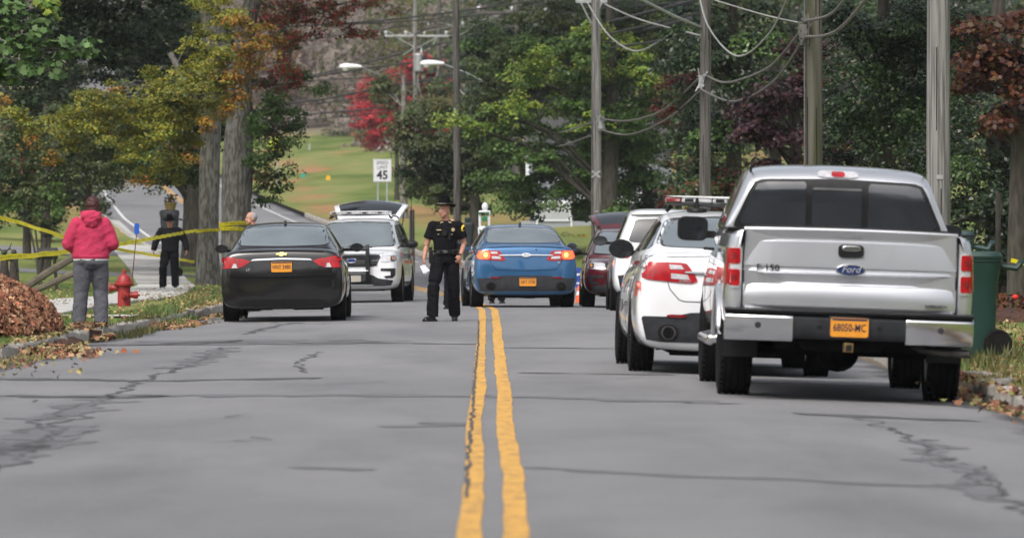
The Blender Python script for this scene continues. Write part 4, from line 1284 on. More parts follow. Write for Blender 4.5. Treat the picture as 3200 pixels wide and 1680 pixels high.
    u.box((0, 3.0, .46), (1.1, 5.0, .12)); u.tube([(-.75, rb, .40), (.75, rb, .40)], .06, 10); u.ell((0, rb, .38), (.18, .18, .17))
    u.box((-.45, 1.0, .55), (.08, 2.0, .14)); u.box((.45, 1.0, .55), (.08, 2.0, .14)); u.tube([(0, 1.2, .38), (0, 4.0, .45)], .05, 8)
    u.box((0, .15, .52), (1.3, .25, .10)); u.tube([(-.75, rb + wb, .40), (.75, rb + wb, .40)], .05, 8)
    u.box((0, 4.3, .40), (.7, .6, .2))
    u.build('underbody', UNDER, root)
    sp = MB(); sp.lathe([(.18, -.11), (.34, -.12), (.37, -.08), (.37, .08), (.34, .12), (.18, .11)], (-.02, .62, .52), 'z', 28); sp.build('spare_tyre', RUBBER, root, smooth=30)
    return root
truck = pickup()
place(truck, 2.885, 43.25, 0, base=3.68)
# ------------------------------------------------------------------ people
SKIN = mat('skin', (.48, .25, .18), (.40, .19, .13), 6, rough=.55)
NAVY = mat('uniform_cloth', (.006, .006, .008), (.010, .010, .012), 14, bump=.4, bscale=40, rough=.9, spec=.08)
BLKJ = mat('jacket_cloth', (.007, .007, .009), (.012, .012, .014), 10, bump=.4, bscale=30, rough=.8, spec=.12)
FELT = mat('hat_felt', (.005, .005, .006), rough=.95, spec=.05)
BOOT = mat('boot_leather', (.006, .006, .006), (.01, .01, .01), 20, rough=.4, spec=.3)
PINK = mat('pink_fleece', (.50, .035, .095), (.42, .026, .075), 7, bump=.5, bscale=24, rough=.95)
SWEAT = mat('grey_sweatpants', (.105, .105, .125), (.08, .08, .098), 9, bump=.5, bscale=26, rough=.95)
HAIR_R = mat('auburn_hair', (.070, .012, .010), (.028, .006, .005), 30, rough=.6, stretch=(6, 6, 1))
HAIR_G = mat('grey_hair', (.35, .34, .33), (.22, .21, .2), 40, rough=.7)
EYE = mat('eye', (.02, .015, .012), rough=.2)
LIP = mat('lips', (.30, .11, .09), rough=.5)
WHITE_C = mat('white_cloth', (.7, .7, .72), rough=.8)
BRASS = mat('brass_pin', (.55, .46, .26), metal=.3, rough=.45)

def fuse(mb, voxel, smooth=4, wrinkle=0.0, wscale=9.0, seed=0.0, zmask=None):
    me = mb.mesh('tmp')
    def setup(o):
        r = o.modifiers.new('r', 'REMESH'); r.mode = 'VOXEL'; r.voxel_size = voxel
        s = o.modifiers.new('s', 'SMOOTH'); s.iterations = smooth; s.factor = .5
    r = baked(me, setup)
    if wrinkle:
        n_ = len(r.vertices)
        co = np.empty(n_ * 3); r.vertices.foreach_get('co', co)
        no = np.empty(n_ * 3, 'f'); r.vertex_normals.foreach_get('vector', no)
        co = co.reshape(-1, 3); no = no.reshape(-1, 3)
        for i in range(n_):
            x, y, z = co[i]
            q = Vector((x * wscale + seed, y * wscale + seed * 2, z * wscale * 1.7 + x * 6 + seed * 3))
            n1 = noise.noise(q); n2 = noise.noise(q * 2.3)
            co[i] += no[i] * (wrinkle * (n1 * (1 - abs(n1)) * 1.6 + n2 * .4))
        r.vertices.foreach_set('co', co.ravel()); r.update()
    r.shade_smooth()
    return r

def limb(mb, pts, rads, n=14, flat=1.0):
    pts = [Vector(p) for p in pts]
    # interpolate for gentle taper
    P = []; Q = []
    for i in range(len(pts) - 1):
        for k in range(4):
            t = k / 4; P.append(pts[i].lerp(pts[i + 1], t)); Q.append(lerp(rads[i], rads[i + 1], t))
    P.append(pts[-1]); Q.append(rads[-1])
    mb.tube(P, Q, n)
    for p, r in zip(pts[1:-1], rads[1:-1]): mb.ell(p, (r, r, r), 12, 8)

def hand(mb, wrist, d, palm_n, side, curl=.5, L=.085):
    """palm, four curled fingers and a thumb; d = direction of the hand"""
    d = Vector(d).normalized(); nrm = Vector(palm_n).normalized(); s = d.cross(nrm).normalized() * side
    w = Vector(wrist)
    M = Matrix((s, nrm, d)).transposed()
    mb.ell(w + d * .045, (.040, .018, .052), 12, 8, M)
    for k, (o, ln) in enumerate(((.030, .072), (.010, .080), (-.010, .075), (-.029, .060))):
        b = w + d * .080 + s * o
        a1, a2 = curl * .7, curl * 1.7
        p1 = b + (d * math.cos(a1) + nrm * math.sin(a1)) * ln * .5
        p2 = p1 + (d * math.cos(a2) + nrm * math.sin(a2)) * ln * .5
        limb(mb, [w + d * .05 + s * o, b, p1, p2], [.010, .0098, .0088, .0075], 8)
    t0 = w + d * .025 + s * .030
    limb(mb, [t0, t0 + s * .024 + d * .022 + nrm * .008, t0 + s * .026 + d * .058 + nrm * .022], [.013, .0115, .009], 8)

def head_mesh(mb, c, yaw=0.0, pitch=0.0, k=1.0):
    M = Matrix.Rotation(yaw, 3, 'Z') @ Matrix.Rotation(pitch, 3, 'X')
    def P(x, y, z): return Vector(c) + M @ Vector((x * k, y * k, z * k))
    mb.ell(P(0, .005, .03), (.076 * k, .095 * k, .092 * k), 16, 12, M)       # skull
    mb.ell(P(0, -.022, -.025), (.060 * k, .072 * k, .088 * k), 14, 10, M)     # face
    mb.ell(P(0, -.045, -.088), (.038 * k, .040 * k, .028 * k), 12, 8, M)      # chin
    for s in (-1, 1):
        mb.ell(P(s * .042, -.045, -.055), (.024 * k, .034 * k, .036 * k), 10, 7, M)   # jaw
        mb.ell(P(s * .076, .012, -.01), (.011 * k, .022 * k, .032 * k), 10, 7, M)     # ear
        mb.ell(P(s * .034, -.078, -.018), (.022 * k, .018 * k, .016 * k), 10, 7, M)   # cheek
    mb.ell(P(0, -.078, .035), (.050 * k, .018 * k, .013 * k), 10, 7, M)       # brow
    mb.tube([P(0, -.088, .020), P(0, -.105, -.018), P(0, -.108, -.030), P(0, -.09, -.036)], [.009 * k, .012 * k, .014 * k, .010 * k], 8)
    mb.ell(P(0, -.086, -.058), (.024 * k, .012 * k, .010 * k), 10, 6, M)
    return M, P

def face_bits(root, c, M, k=1.0):
    def P(x, y, z): return Vector(c) + M @ Vector((x * k, y * k, z * k))
    e = MB()
    for s in (-1, 1): e.ell(P(s * .030, -.086, .010), (.013 * k, .008 * k, .006 * k), 8, 6, M)
    e.build('eyes', EYE, root, smooth=True)
    m = MB(); m.ell(P(0, -.096, -.060), (.023 * k, .006 * k, .006 * k), 10, 6, M); m.build('mouth', LIP, root, smooth=True)

def campaign_hat(root, c, M, k=1.0, band=None):
    prof = [(.0, .135), (.045, .137), (.072, .118), (.088, .07), (.094, .02), (.097, .0)]
    mb = MB(); vs = []; n = 32
    def P(x, y, z): return tuple(Vector(c) + M @ Vector((x * k, y * k, z * k)))
    rows = []
    for r, h in prof[1:]: rows.append([(r * .93 * math.cos(a), r * 1.12 * math.sin(a), h - .022 * math.exp(-((math.cos(a)) ** 2) * 6) * (h > .1)) for a in [2 * math.pi * q / n for q in range(n)]])
    for r in (.13, .165, .18, .176, .10):
        dz = -.006 if r in (.176, .10) else 0
        rows.append([(r * .93 * math.cos(a), r * 1.0 * math.sin(a), .002 + (abs(math.cos(a)) ** 3) * max(0, (r - .10)) * .22 - (abs(math.sin(a)) ** 3) * max(0, (r - .10)) * .10 + dz) for a in [2 * math.pi * q / n for q in range(n)]])
    vs = [P(*v) for r in rows for v in r] + [P(0, 0, .125)]
    fs = [(i * n + q, i * n + (q + 1) % n, (i + 1) * n + (q + 1) % n, (i + 1) * n + q) for i in range(len(rows) - 1) for q in range(n)]
    fs += [(len(vs) - 1, (q + 1) % n, q) for q in range(n)]
    h = mb.add(vs, fs).build('hat', FELT, root, smooth=50)
    if band:
        b = MB(); b.add([P(.093 * math.cos(2 * math.pi * q / n), .110 * math.sin(2 * math.pi * q / n), z) for z in (.006, .024) for q in range(n)], [(q, (q + 1) % n, n + (q + 1) % n, n + q) for q in range(n)])
        b.build('hat_cord', band, h)
        # pale edge of the brim, the light it catches put into its colour
        b = MB(); b.tube([P(.168 * math.cos(a), .181 * math.sin(a), (.002 + (abs(math.cos(a)) ** 3) * .08 * .22 - (abs(math.sin(a)) ** 3) * .08 * .10) + .002) for a in [2 * math.pi * q / n for q in range(n + 1)]], .0035, 5, caps=False)
        b.build('brim_edge', band, h)
    return h

def standing(label, x, y, yaw, J, top, bottom, shoes, k=1.0, extra=None, voxel=.0095, group=None, sleeve_end=.5, headyaw=0, headpitch=0, body_r=1.0, hair=None):
    """J: joints in metres with the figure facing -y"""
    root = thing('person', label, 'person', (x, y, ground_z(x, y)), yaw, group)
    root.scale = (k, k, k)
    b = MB()
    # skin: neck, head, arms, hands, and a slim trunk and legs under the clothes
    b.rings([(0, .0, .90, .12, .085), (0, 0, 1.10, .12, .085), (0, 0, 1.35, .14, .09), (0, 0, 1.45, .10, .07)], 16)
    limb(b, [(0, .012, 1.42), J['neck'], Vector(J['head']) + Vector((0, .01, -.04))], [.062, .060, .058])
    M, _ = head_mesh(b, J['head'], headyaw, headpitch)
    for s, nm in ((-1, 'r'), (1, 'l')):
        sh, el, wr = J['sh' + nm], J['el' + nm], J['wr' + nm]
        limb(b, [(s * .05, 0, 1.40), sh, el, wr], [.045, .052, .042, .027])
        d = (Vector(wr) - Vector(el)).normalized()
        hd = J.get('hd' + nm, d)
        hand(b, wr, hd, J.get('pn' + nm, (-s, 0, 0)), J.get('ts' + nm, -s), J.get('curl', .5))
        limb(b, [(s * .06, 0, .95), J['hip' + nm], J['kn' + nm], J['an' + nm]], [.06, .065, .05, .035])
    body = mkobj('body', fuse(b, voxel, 2), SKIN, root)
    face_bits(root, J['head'], M)
    # trousers
    t = MB()
    t.rings(J['pelvis_rings'], 20)
    for nm in 'rl':
        hp, kn, an = Vector(J['hip' + nm]), Vector(J['kn' + nm]), Vector(J['an' + nm])
        r0, r1, r2 = J['legr']
        limb(t, [hp + Vector((0, 0, .03)), hp.lerp(kn, .35), kn, kn.lerp(an, .45), an + Vector((0, 0, -.025))], [r0 * .98, r0, r1, r1 * .98, r2])
    mkobj('trousers', fuse(t, .012, 4, .009, 8, 1.3), bottom, root)
    # top
    c = MB()
    c.rings(J['torso_rings'], 22)
    for s, nm in ((-1, 'r'), (1, 'l')):
        sh, el, wr = Vector(J['sh' + nm]), Vector(J['el' + nm]), Vector(J['wr' + nm])
        ra, rb_, rc = J['armr']
        if sleeve_end < 1: limb(c, [(s * .06, 0, sh.z - .02), sh + Vector((-s * .012, 0, -.012)), sh.lerp(el, sleeve_end)], [.075, ra * .95, rb_])
        else: limb(c, [(s * .06, 0, sh.z - .02), sh + Vector((-s * .012, 0, -.012)), sh.lerp(el, .6), el, el.lerp(wr, .6), wr], [.075, ra, (ra + rb_) / 2 * .98, rb_, (rb_ + rc) / 2, rc])
    topo = mkobj('shirt' if sleeve_end < 1 else 'jacket', fuse(c, .011, 4, .007 if sleeve_end < 1 else .010, 7, 4.1), top, root)
    # shoes
    for s, nm in ((-1, 'r'), (1, 'l')):
        an = Vector(J['an' + nm]); ft = Vector(J.get('ft' + nm, (0, -1, 0))).normalized()
        sm = MB(); side = Vector((ft.y, -ft.x, 0))
        Mf = Matrix((side, ft, Vector((0, 0, 1)))).transposed()
        a0 = Vector((an.x, an.y, 0))
        sm.ell(a0 + Vector((0, 0, .05)) + ft * .0, (.045, .07, .05), 12, 8, Mf)
        sm.ell(a0 + ft * .10 + Vector((0, 0, .038)), (.050, .095, .038), 12, 8, Mf)
        sm.tube([a0 + Vector((0, 0, .04)), a0 + Vector((0, 0, .17))], [.05, .048], 12)
        sm.box(a0 + ft * .055 + Vector((0, 0, .014)), (.088, .27, .028), Mf)
        mkobj('shoe', fuse(sm, .010, 2), shoes, root)
    return root, M, topo

rings_pelvis_m = [(0, .0, .86, .155, .115), (0, .0, .92, .175, .125), (0, 0, 1.0, .172, .12), (0, 0, 1.06, .165, .115)]
rings_torso_m = [(0, 0, 1.00, .170, .122), (0, 0, 1.08, .172, .128), (0, -.005, 1.2, .185, .135), (0, -.005, 1.32, .205, .135), (0, 0, 1.40, .185, .122), (0, .003, 1.445, .145, .10), (0, .006, 1.48, .095, .078), (0, .008, 1.505, .066, .062)]

# -- officer in the road (walking towards us, looking to his right)
J1 = dict(head=(-.02, -.03, 1.655), neck=(0, .0, 1.54), shr=(-.205, 0, 1.435), elr=(-.275, .02, 1.15), wrr=(-.325, -.06, .925), shl=(.205, 0, 1.435), ell=(.285, .05, 1.165), wrl=(.215, -.14, .985),
          hdl=(-.25, -.30, -.75), pnl=(-.4, .6, 0), hdr=(.05, -.05, -1), pnr=(1, 0, 0), hipr=(-.10, 0, .93), hipl=(.095, .02, .93), knr=(-.185, -.14, .51), knl=(.125, .03, .50), anr=(-.205, -.14, .10), anl=(.150, .20, .11),
          ftr=(-.75, -.8, 0), ftl=(-.05, -1, 0), pelvis_rings=rings_pelvis_m, torso_rings=rings_torso_m, legr=(.108, .092, .088), armr=(.080, .078, .05), curl=.8)
ox, oy = (1392 - PX0) * 79 / F, 79.0
off1, M1, top1 = standing('officer in short-sleeved black uniform and broad-brimmed hat walking in the road', ox, oy, R(4), J1, NAVY, NAVY, BOOT, k=.985, sleeve_end=.72, headyaw=R(-36), headpitch=R(-2))
campaign_hat(off1, Vector(J1['head']) + Vector((0, .01, .072)), M1 @ Matrix.Rotation(R(-5), 3, 'X'), 1.02, mat('hat_cord_dark', (.10, .09, .07), rough=.5))
h = MB(); h.ell(Vector(J1['head']) + Vector((0, .03, .01)), (.079, .085, .085)); h.build('hair', HAIR_G, off1, smooth=True)
# belt and what hangs on it
b = MB(); b.rings([(0, 0, 1.005, .186, .138), (0, 0, 1.06, .186, .138)], 28); belt = b.build('duty_belt', BOOT, off1, bevel=.006)
b = MB(); b.box((-.01, -.142, 1.033), (.06, .012, .042)); b.build('buckle', STEEL, belt, bevel=.005)
for x_, y_, w_, h_ in ((.11, -.115, .055, .075), (-.10, -.12, .05, .06), (.165, -.05, .05, .09)):
    b = MB(); b.box((x_, y_, 1.03), (w_, .045, h_)); b.build('pouch', BOOT, belt, bevel=.008)
b = MB(); b.box((-.215, -.01, .96), (.06, .11, .20)); b.box((-.225, .01, 1.06), (.045, .06, .09)); b.build('holster', BOOT, belt, bevel=.012)
b = MB(); b.tube([(-.10, -.145, 1.035), (-.16, -.125, 1.01), (-.20, -.08, 1.03)], .005, 6); b.build('key_chain', STEEL, belt)
def front(p, m_, nm, poly, z, y=-.145, d=.008, tilt=0):
    q = MB(); q.prism([(a + p, b_ + z) for a, b_ in poly], y - d, y + .03); return q.build(nm, m_, off1)
star = [((.036 if k % 2 == 0 else .017) * math.sin(k * math.pi / 6), (.036 if k % 2 == 0 else .017) * math.cos(k * math.pi / 6)) for k in range(12)]
front(.105, BRASS, 'badge', star, 1.365, -.140)
front(-.105, BRASS, 'name_pin', rect(-.035, -.007, .035, .007), 1.36, -.140)
front(.09, BRASS, 'pocket_pin', rect(-.012, -.005, .012, .005), 1.295, -.146)
front(-.115, BRASS, 'pocket_pin', rect(-.012, -.005, .012, .005), 1.295, -.146)
front(-.02, BLACK_PL, 'body_camera', rrect(0, 0, .065, .085, .2), 1.315, -.150, .02)
front(.055, BLACK_PL, 'radio_microphone', rrect(0, 0, .032, .12, .2), 1.27, -.148, .02)
for s in (-1, 1):
    q = MB(); q.box((s * .06 - .0, -.088, 1.475), (.045, .008, .014), Matrix.Rotation(R(s * 20), 3, 'Y')); q.build('collar_pin', BRASS, off1)
PATCH_Y = mat('shoulder_patch_gold', (.62, .47, .04), rough=.7)
q = MB(); q.ell((.258, -.045, 1.385), (.034, .034, .052), 14, 9, Matrix.Rotation(R(12), 3, 'Y')); sp_ = q.build('shoulder_patch', PATCH_Y, off1, smooth=True)
q = MB(); q.ell((.270, -.062, 1.385), (.020, .022, .033), 12, 8, Matrix.Rotation(R(12), 3, 'Y')); q.build('patch_field', NAVY, sp_, smooth=True)
q = MB(); q.ell((.205, -.135, 1.0), (.034, .034, .012), 12, 8); q.build('wrist_watch', BLACK_PL, off1, smooth=True)
PAPER = mat('white_paper', (.72, .74, .80), rough=.8)
p_ = Vector((ox - .31, oy - .12, ground_z(ox, oy) + .77))
q = MB(); q.box((0, 0, 0), (.085, .004, .12), Matrix.Rotation(R(-25), 3, 'Y')); q.box((.012, .006, -.004), (.085, .003, .12), Matrix.Rotation(R(-38), 3, 'Y'))
pp = q.build('paper', PAPER, None); pp.location = p_; tag(pp, 'folded white papers held low in the hand of the officer in the road', 'paper')

# -- officer on the sidewalk under the tape
J2 = dict(J1); J2.update(head=(.0, -.06, 1.64), shr=(-.225, 0, 1.43), shl=(.225, 0, 1.43), elr=(-.36, .03, 1.18), wrr=(-.40, -.08, .96), ell=(.36, .03, 1.18), wrl=(.42, -.06, .95), hdl=(.0, -.1, -1), pnl=(-1, 0, 0), hdr=(0, -.1, -1), knr=(-.15, -.16, .52), anr=(-.17, -.06, .10), ftr=(-.3, -1, 0), ftl=(.2, -1, 0), knl=(.12, -.02, .50), anl=(.13, .0, .10),
          armr=(.105, .09, .066), legr=(.118, .100, .092), torso_rings=[(a, b_, c_, d_ * 1.24, e_ * 1.2) for a, b_, c_, d_, e_ in [(0, 0, .93, .18, .13)] + rings_torso_m[1:]])
o2x = (532 - PX0) * 128 / F
off2, M2, _ = standing('officer in black jacket and broad hat walking along the sidewalk beneath the yellow tape', o2x, 128, R(-6), J2, BLKJ, NAVY, BOOT, k=.97, sleeve_end=1, headpitch=R(14))
campaign_hat(off2, Vector(J2['head']) + Vector((0, 0, .068)), M2, 1.0)
q = MB(); q.box((.12, -.155, 1.37), (.03, .01, .035)); q.build('badge', BRASS, off2)

# -- woman in the pink hoodie, seen from behind (built facing -y, turned round)
JW = dict(head=(-.035, -.035, 1.535), neck=(0, .0, 1.42), shr=(-.19, 0, 1.325), elr=(-.275, .02, 1.06), wrr=(-.20, -.20, .98), shl=(.19, 0, 1.325), ell=(.285, .02, 1.06), wrl=(.20, -.20, .98),
          hdr=(.6, -.7, 0), pnr=(0, 0, -1), hdl=(-.6, -.7, 0), pnl=(0, 0, -1), hipr=(-.10, 0, .84), hipl=(.10, 0, .84), knr=(-.13, -.05, .46), knl=(.12, .0, .46), anr=(-.13, .05, .07), anl=(.15, .01, .07),
          ftr=(-.2, -1, 0), ftl=(.25, -1, 0),
          pelvis_rings=[(0, .0, .74, .17, .13), (0, .02, .82, .205, .165), (0, .02, .92, .205, .15), (0, 0, 1.0, .19, .13)],
          torso_rings=[(0, 0, .875, .225, .178), (0, 0, .90, .240, .185), (0, 0, .98, .236, .172), (0, 0, 1.12, .222, .15), (0, 0, 1.25, .215, .145), (0, 0, 1.33, .185, .12), (0, .005, 1.39, .12, .09), (0, .005, 1.42, .08, .075)],
          legr=(.122, .096, .090), armr=(.088, .085, .058), curl=.8)
wx = (284 - PX0) * 68.5 / F
wom, MW, wtop = standing('woman with auburn hair in a pink hooded sweatshirt and grey sweatpants, seen from behind', wx, 68.5, R(180 + 6), JW, PINK, SWEAT, BOOT, k=1.0, sleeve_end=1, headyaw=R(38))
wtop.name = 'hooded_sweatshirt'
q = MB(); q.rings([(0, 0, .865, .226, .182), (0, 0, .915, .238, .192)], 30); q.build('waistband', PINK, wom, bevel=.012)
q = MB(); q.rings([(0, 0, .845, .222, .178), (0, 0, .88, .224, .180)], 30); q.build('shirt_hem', WHITE_C, wom, bevel=.008)
q = MB()
q.ell((-.005, .075, 1.40), (.135, .10, .085), 18, 12); q.ell((0, .02, 1.435), (.105, .09, .06), 16, 10); q.ell((-.0, .125, 1.34), (.085, .05, .085), 14, 9)
for s in (-1, 1): q.ell((s * .085, .02, 1.42), (.055, .08, .06), 12, 8)
mkobj('hood', fuse(q, .011, 3, .016, 12, 2.2), PINK, wom)
q = MB(); hc = Vector(JW['head'])
q.ell(hc + Vector((.008, .028, .025)), (.094, .105, .108), 18, 12); q.ell(hc + Vector((.005, .055, -.055)), (.088, .070, .085), 16, 10); q.ell(hc + Vector((.055, .01, -.03)), (.045, .06, .08), 12, 8); q.ell(hc + Vector((-.05, .03, -.04)), (.05, .06, .08), 12, 8); q.ell(hc + Vector((.0, .055, -.095)), (.098, .070, .07), 16, 10)
mkobj('hair', fuse(q, .010, 2, .012, 26, 3), HAIR_R, wom)

# -- grey-haired man behind the black car
J4 = dict(J1); J4.update(wrl=(.30, -.10, .95), hdl=(0, -.1, -1), pnl=(-1, 0, 0), knr=(-.11, 0, .5), knl=(.11, 0, .5), anr=(-.12, .02, .1), anl=(.12, .02, .1), ftr=(-.1, -1, 0), head=(0, -.03, 1.655))
x4 = (790 - PX0) * 93 / F
man, M4, _ = standing('grey-haired man whose head shows above the roof of the black sedan', x4, 93, R(-70), J4, BLKJ, NAVY, BOOT, k=.965, sleeve_end=1)
q = MB(); q.ell(Vector(J4['head']) + Vector((0, .022, .028)), (.081, .098, .092), 16, 10); q.build('hair', HAIR_G, man, smooth=True)
# -- second officer half hidden behind the first
x5 = (1407 - PX0) * 93.5 / F
off3, M5, _ = standing('person in dark clothes standing behind the officer in the road, mostly hidden', x5, 93.5, R(75), dict(J4), NAVY, NAVY, BOOT, k=.88, sleeve_end=.7)
q = MB(); q.ell(Vector(J4['head']) + Vector((0, .022, .028)), (.081, .098, .092), 16, 10); q.build('hair', mat('dark_hair', (.02, .014, .01), rough=.6), off3, smooth=True)
# -- officer behind the blue car with only the peaked cap showing
x6 = (1552 - PX0) * 108 / F
off4, M6, _ = standing('officer behind the blue sedan, only a dark peaked cap showing above its roof', x6, 108, R(170), dict(J4), NAVY, NAVY, BOOT, k=.855, sleeve_end=.7)
q = MB(); hc = Vector(J4['head'])
q.lathe([(.095, .05), (.105, .07), (.148, .108), (.150, .116), (.12, .128), (0, .132)], hc, 'z', 26); q.build('peaked_cap', FELT, off4, smooth=40)
# ------------------------------------------------------------------ poles, wires, street furniture
WOOD_G = mat('weathered_pole_wood', (.12, .115, .11), (.27, .26, .25), 3, bump=.9, bscale=9, rough=.95, stretch=(12, 12, .35), lo=.4, hi=.6)
WOOD_D = mat('dark_pole_wood', (.055, .05, .045), (.14, .13, .12), 3, bump=.9, bscale=9, rough=.95, stretch=(12, 12, .35), lo=.4, hi=.6)
WOOD_M = mat('mossy_pole_wood', (.115, .105, .09), (.05, .055, .025), 1.2, bump=.9, bscale=9, rough=.95, stretch=(7, 7, .3), lo=.42, hi=.6)
GALV = mat('galvanised', (.42, .43, .44), (.33, .34, .35), 9, metal=.5, rough=.5)
CERAM = mat('white_ceramic', (.62, .64, .66), rough=.3)
CABLE = mat('cable_grey', (.10, .095, .09), (.15, .14, .13), 10, rough=.8)
CABLE_B = mat('cable_black', (.02, .02, .022), rough=.7)
CABLE_W = mat('weathered_bare_cable', (.36, .36, .35), (.25, .25, .24), 20, rough=.6)
TAPE = mat('yellow_tape', (.80, .70, .01), (.74, .63, .01), 8, rough=.35)
_n = TAPE.node_tree; _t = _n.nodes.new('ShaderNodeBsdfTranslucent'); _t.inputs[0].default_value = (.80, .70, .01, 1); _m = _n.nodes.new('ShaderNodeMixShader'); _m.inputs[0].default_value = .35
_n.links.new(_n.nodes['Principled BSDF'].outputs[0], _m.inputs[1]); _n.links.new(_t.outputs[0], _m.inputs[2]); _n.links.new(_m.outputs[0], _n.nodes['Material Output'].inputs['Surface'])
TAPE_T = mat('tape_print', (.02, .02, .015), rough=.5)

def pole(px, d, wpx, H, m, label, lean=0.0, taper=.78):
    x = X(px, d); r = wpx * d / F / 2
    g = ground_z(x, d)
    root = thing('utility_pole', label, 'utility pole', (x, d, g), group='utility poles along the right side')
    n = 14; pts = []; rads = []
    for i in range(n + 1):
        z = H * i / n
        pts.append((lean * z + noise.noise(Vector((z * .2, px, 0))) * .02, 0, z - .3 * (i == 0))); rads.append(r * lerp(1.03, taper, i / n))
    mb = MB().tube(pts, rads, 16)
    # drying cracks: narrow grooves set as dark slivers
    mb.build('shaft', m, root, smooth=50)
    for k in range(5):
        a = rnd.uniform(-2.4, -.7); z0 = rnd.uniform(.5, H * .6); ln = rnd.uniform(.6, 1.8)
        c = MB(); rr = r * lerp(1.03, taper, z0 / H)
        c.box((rr * math.cos(a) + lean * z0, rr * math.sin(a) - .001, z0 + ln / 2), (.010, .008, ln)); c.build('crack', UNDER, root)
    if d < 160:
        t = MB(); t.box((0 + lean * 1.8, -r * 1.02, 1.9), (.07, .006, .05)); t.build('tag', GALV, root)
    return root, x, r, g
p1, *_ = pole(2934, 62, 76, 11, WOOD_G, 'pale grey weathered utility pole right behind the silver pickup', 0)
p2, *_ = pole(2541, 86, 55, 11.5, WOOD_M, 'moss-streaked brown utility pole seen above the pickup roof', .002)
p3, *_ = pole(2205, 122, 37, 12, WOOD_D, 'dark wooden utility pole above the white police sedan with a bracket arm', 0)
p4, *_ = pole(1864, 152, 33, 12, WOOD_G, 'grey utility pole with a pale cross mark beside the maroon vehicle', -.0014)
p5, *_ = pole(1429, 176, 24, 12, WOOD_D, 'slim brown utility pole rising directly behind the officer in the road', -.004)
p6, *_ = pole(1612, 232, 23, 13.5, WOOD_D, 'dark utility pole emerging from the maple above the blue sedan', 0)
p7, *_ = pole(1298, 285, 16, 11.3, WOOD_G, 'far utility pole carrying a transformer and a street lamp before the red tree', 0)
p8, *_ = pole(1372, 300, 15, 12.4, WOOD_D, 'far dark utility pole just right of the transformer pole', 0)
q = MB(); q.box((-.02, -.158, 2.95), (.30, .008, .05), Matrix.Rotation(R(38), 3, 'Y')); q.box((-.02, -.160, 2.95), (.30, .008, .05), Matrix.Rotation(R(-38), 3, 'Y')); q.build('cross_mark', mat('faded_white_paint', (.42, .42, .44), (.3, .3, .31), 8, rough=.8), p4)
q = MB(); q.tube([(-.13, -.10, .2), (-.14, -.10, 11)], .012, 5); q.build('ground_wire', CABLE, p4)
q = MB(); q.tube([(-.14, -.10, .2), (-.15, -.10, 10)], .012, 5); q.build('ground_wire', CABLE, p2)
# pole-top hardware
def local(p, v): return Vector(v) - p.location
def crossarm(p, c, w, ins=(-.42, .12, .42), m=GALV):
    c = local(p, c)
    q = MB(); q.box(c, (w, .10, .12)); a = q.build('crossarm', m, p, bevel=.01)
    for t in ins:
        i = MB(); i.lathe([(.02, 0), (.05, .05), (.09, .09), (.05, .12), (.10, .16), (.05, .2), (0, .21)], c + Vector((t * w, 0, .06)), 'z', 12); i.build('insulator', CERAM, a, smooth=30)
    for s in (-1, 1):
        b = MB(); b.tube([c + Vector((s * w * .33, -.06, -.05)), c + Vector((0, -.06, -.65))], .025, 5); b.build('brace', m, a)
crossarm(p7, W(1302, 113, 285), 3.4, (-.48, -.17, .12, .46))
crossarm(p6, W(1600, 40, 232), 3.2, (-.45, 0, .45), WOOD_D)
crossarm(p8, W(1392, 84, 300), 2.4, (-.4, .4), WOOD_D)
crossarm(p4, W(1848, 4, 152), .9, (-.4, .4))
tc_ = local(p7, W(1310, 195, 285))
q = MB(); q.lathe([(.0, .48), (.20, .46), (.26, .40), (.27, .36), (.255, .34), (.255, -.46), (.22, -.50), (0, -.5)], tc_ + Vector((-.02, -.3, 0)), 'z', 20); tr = q.build('transformer', GALV, p7, smooth=35)
q = MB(); q.lathe([(.04, 0), (.07, .05), (.04, .1), (.06, .15), (.03, .2), (.03, .28)], tc_ + Vector((.12, -.3, .48)), 'z', 10); q.build('bushing', CERAM, tr, smooth=30)
q = MB(); q.box(tc_ + Vector((.22, -.38, .02)), (.28, .2, .55)); q.build('control_box', DARK_PL, tr, bevel=.02)
def lamp_head(px, py, d, label, arm_to, pole_obj):
    c = W(px, py, d)
    root = thing('street_lamp', label, 'street lamp', c, group='street lamps on the far poles')
    q = MB()
    rows = []
    n = 14
    for t, w, h0, h1 in ((-.58, .05, -.03, .05), (-.45, .15, -.05, .10), (-.15, .20, -.06, .12), (.2, .15, -.04, .10), (.5, .08, -.03, .07), (.6, .06, -.02, .05)):
        rows.append([(t, w * math.cos(a), 1.7 * (h1 if math.sin(a) > 0 else -h0) * math.sin(a)) for a in [2 * math.pi * k / n for k in range(n)]])
    vs = [v for r_ in rows for v in r_]
    fs = [(i * n + k, i * n + (k + 1) % n, (i + 1) * n + (k + 1) % n, (i + 1) * n + k) for i in range(5) for k in range(n)] + [tuple(range(n))[::-1], tuple(range(5 * n, 6 * n))]
    q.add(vs, fs).build('housing', P_WHITE, root, smooth=60)
    g = MB(); g.ell((-.25, 0, -.11), (.20, .14, .12), 12, 8); g.build('globe', CLEAR_L, root, smooth=True)
    a = MB(); e = Vector(arm_to) - c
    a.tube([(.55, 0, 0), (Vector((.55, 0, 0)).lerp(e, .35) + Vector((0, 0, .10))), e], .03, 8); a.build('arm', GALV, root, smooth=True)
    return root
lamp_head(1095, 210, 283, 'white street lamp at the end of the long arm, left of the red tree', W(1292, 292, 285), p7)
l2 = lamp_head(1350, 200, 268, 'white street lamp in front of the red tree, right of the transformer', W(1600, 300, 232), p6)
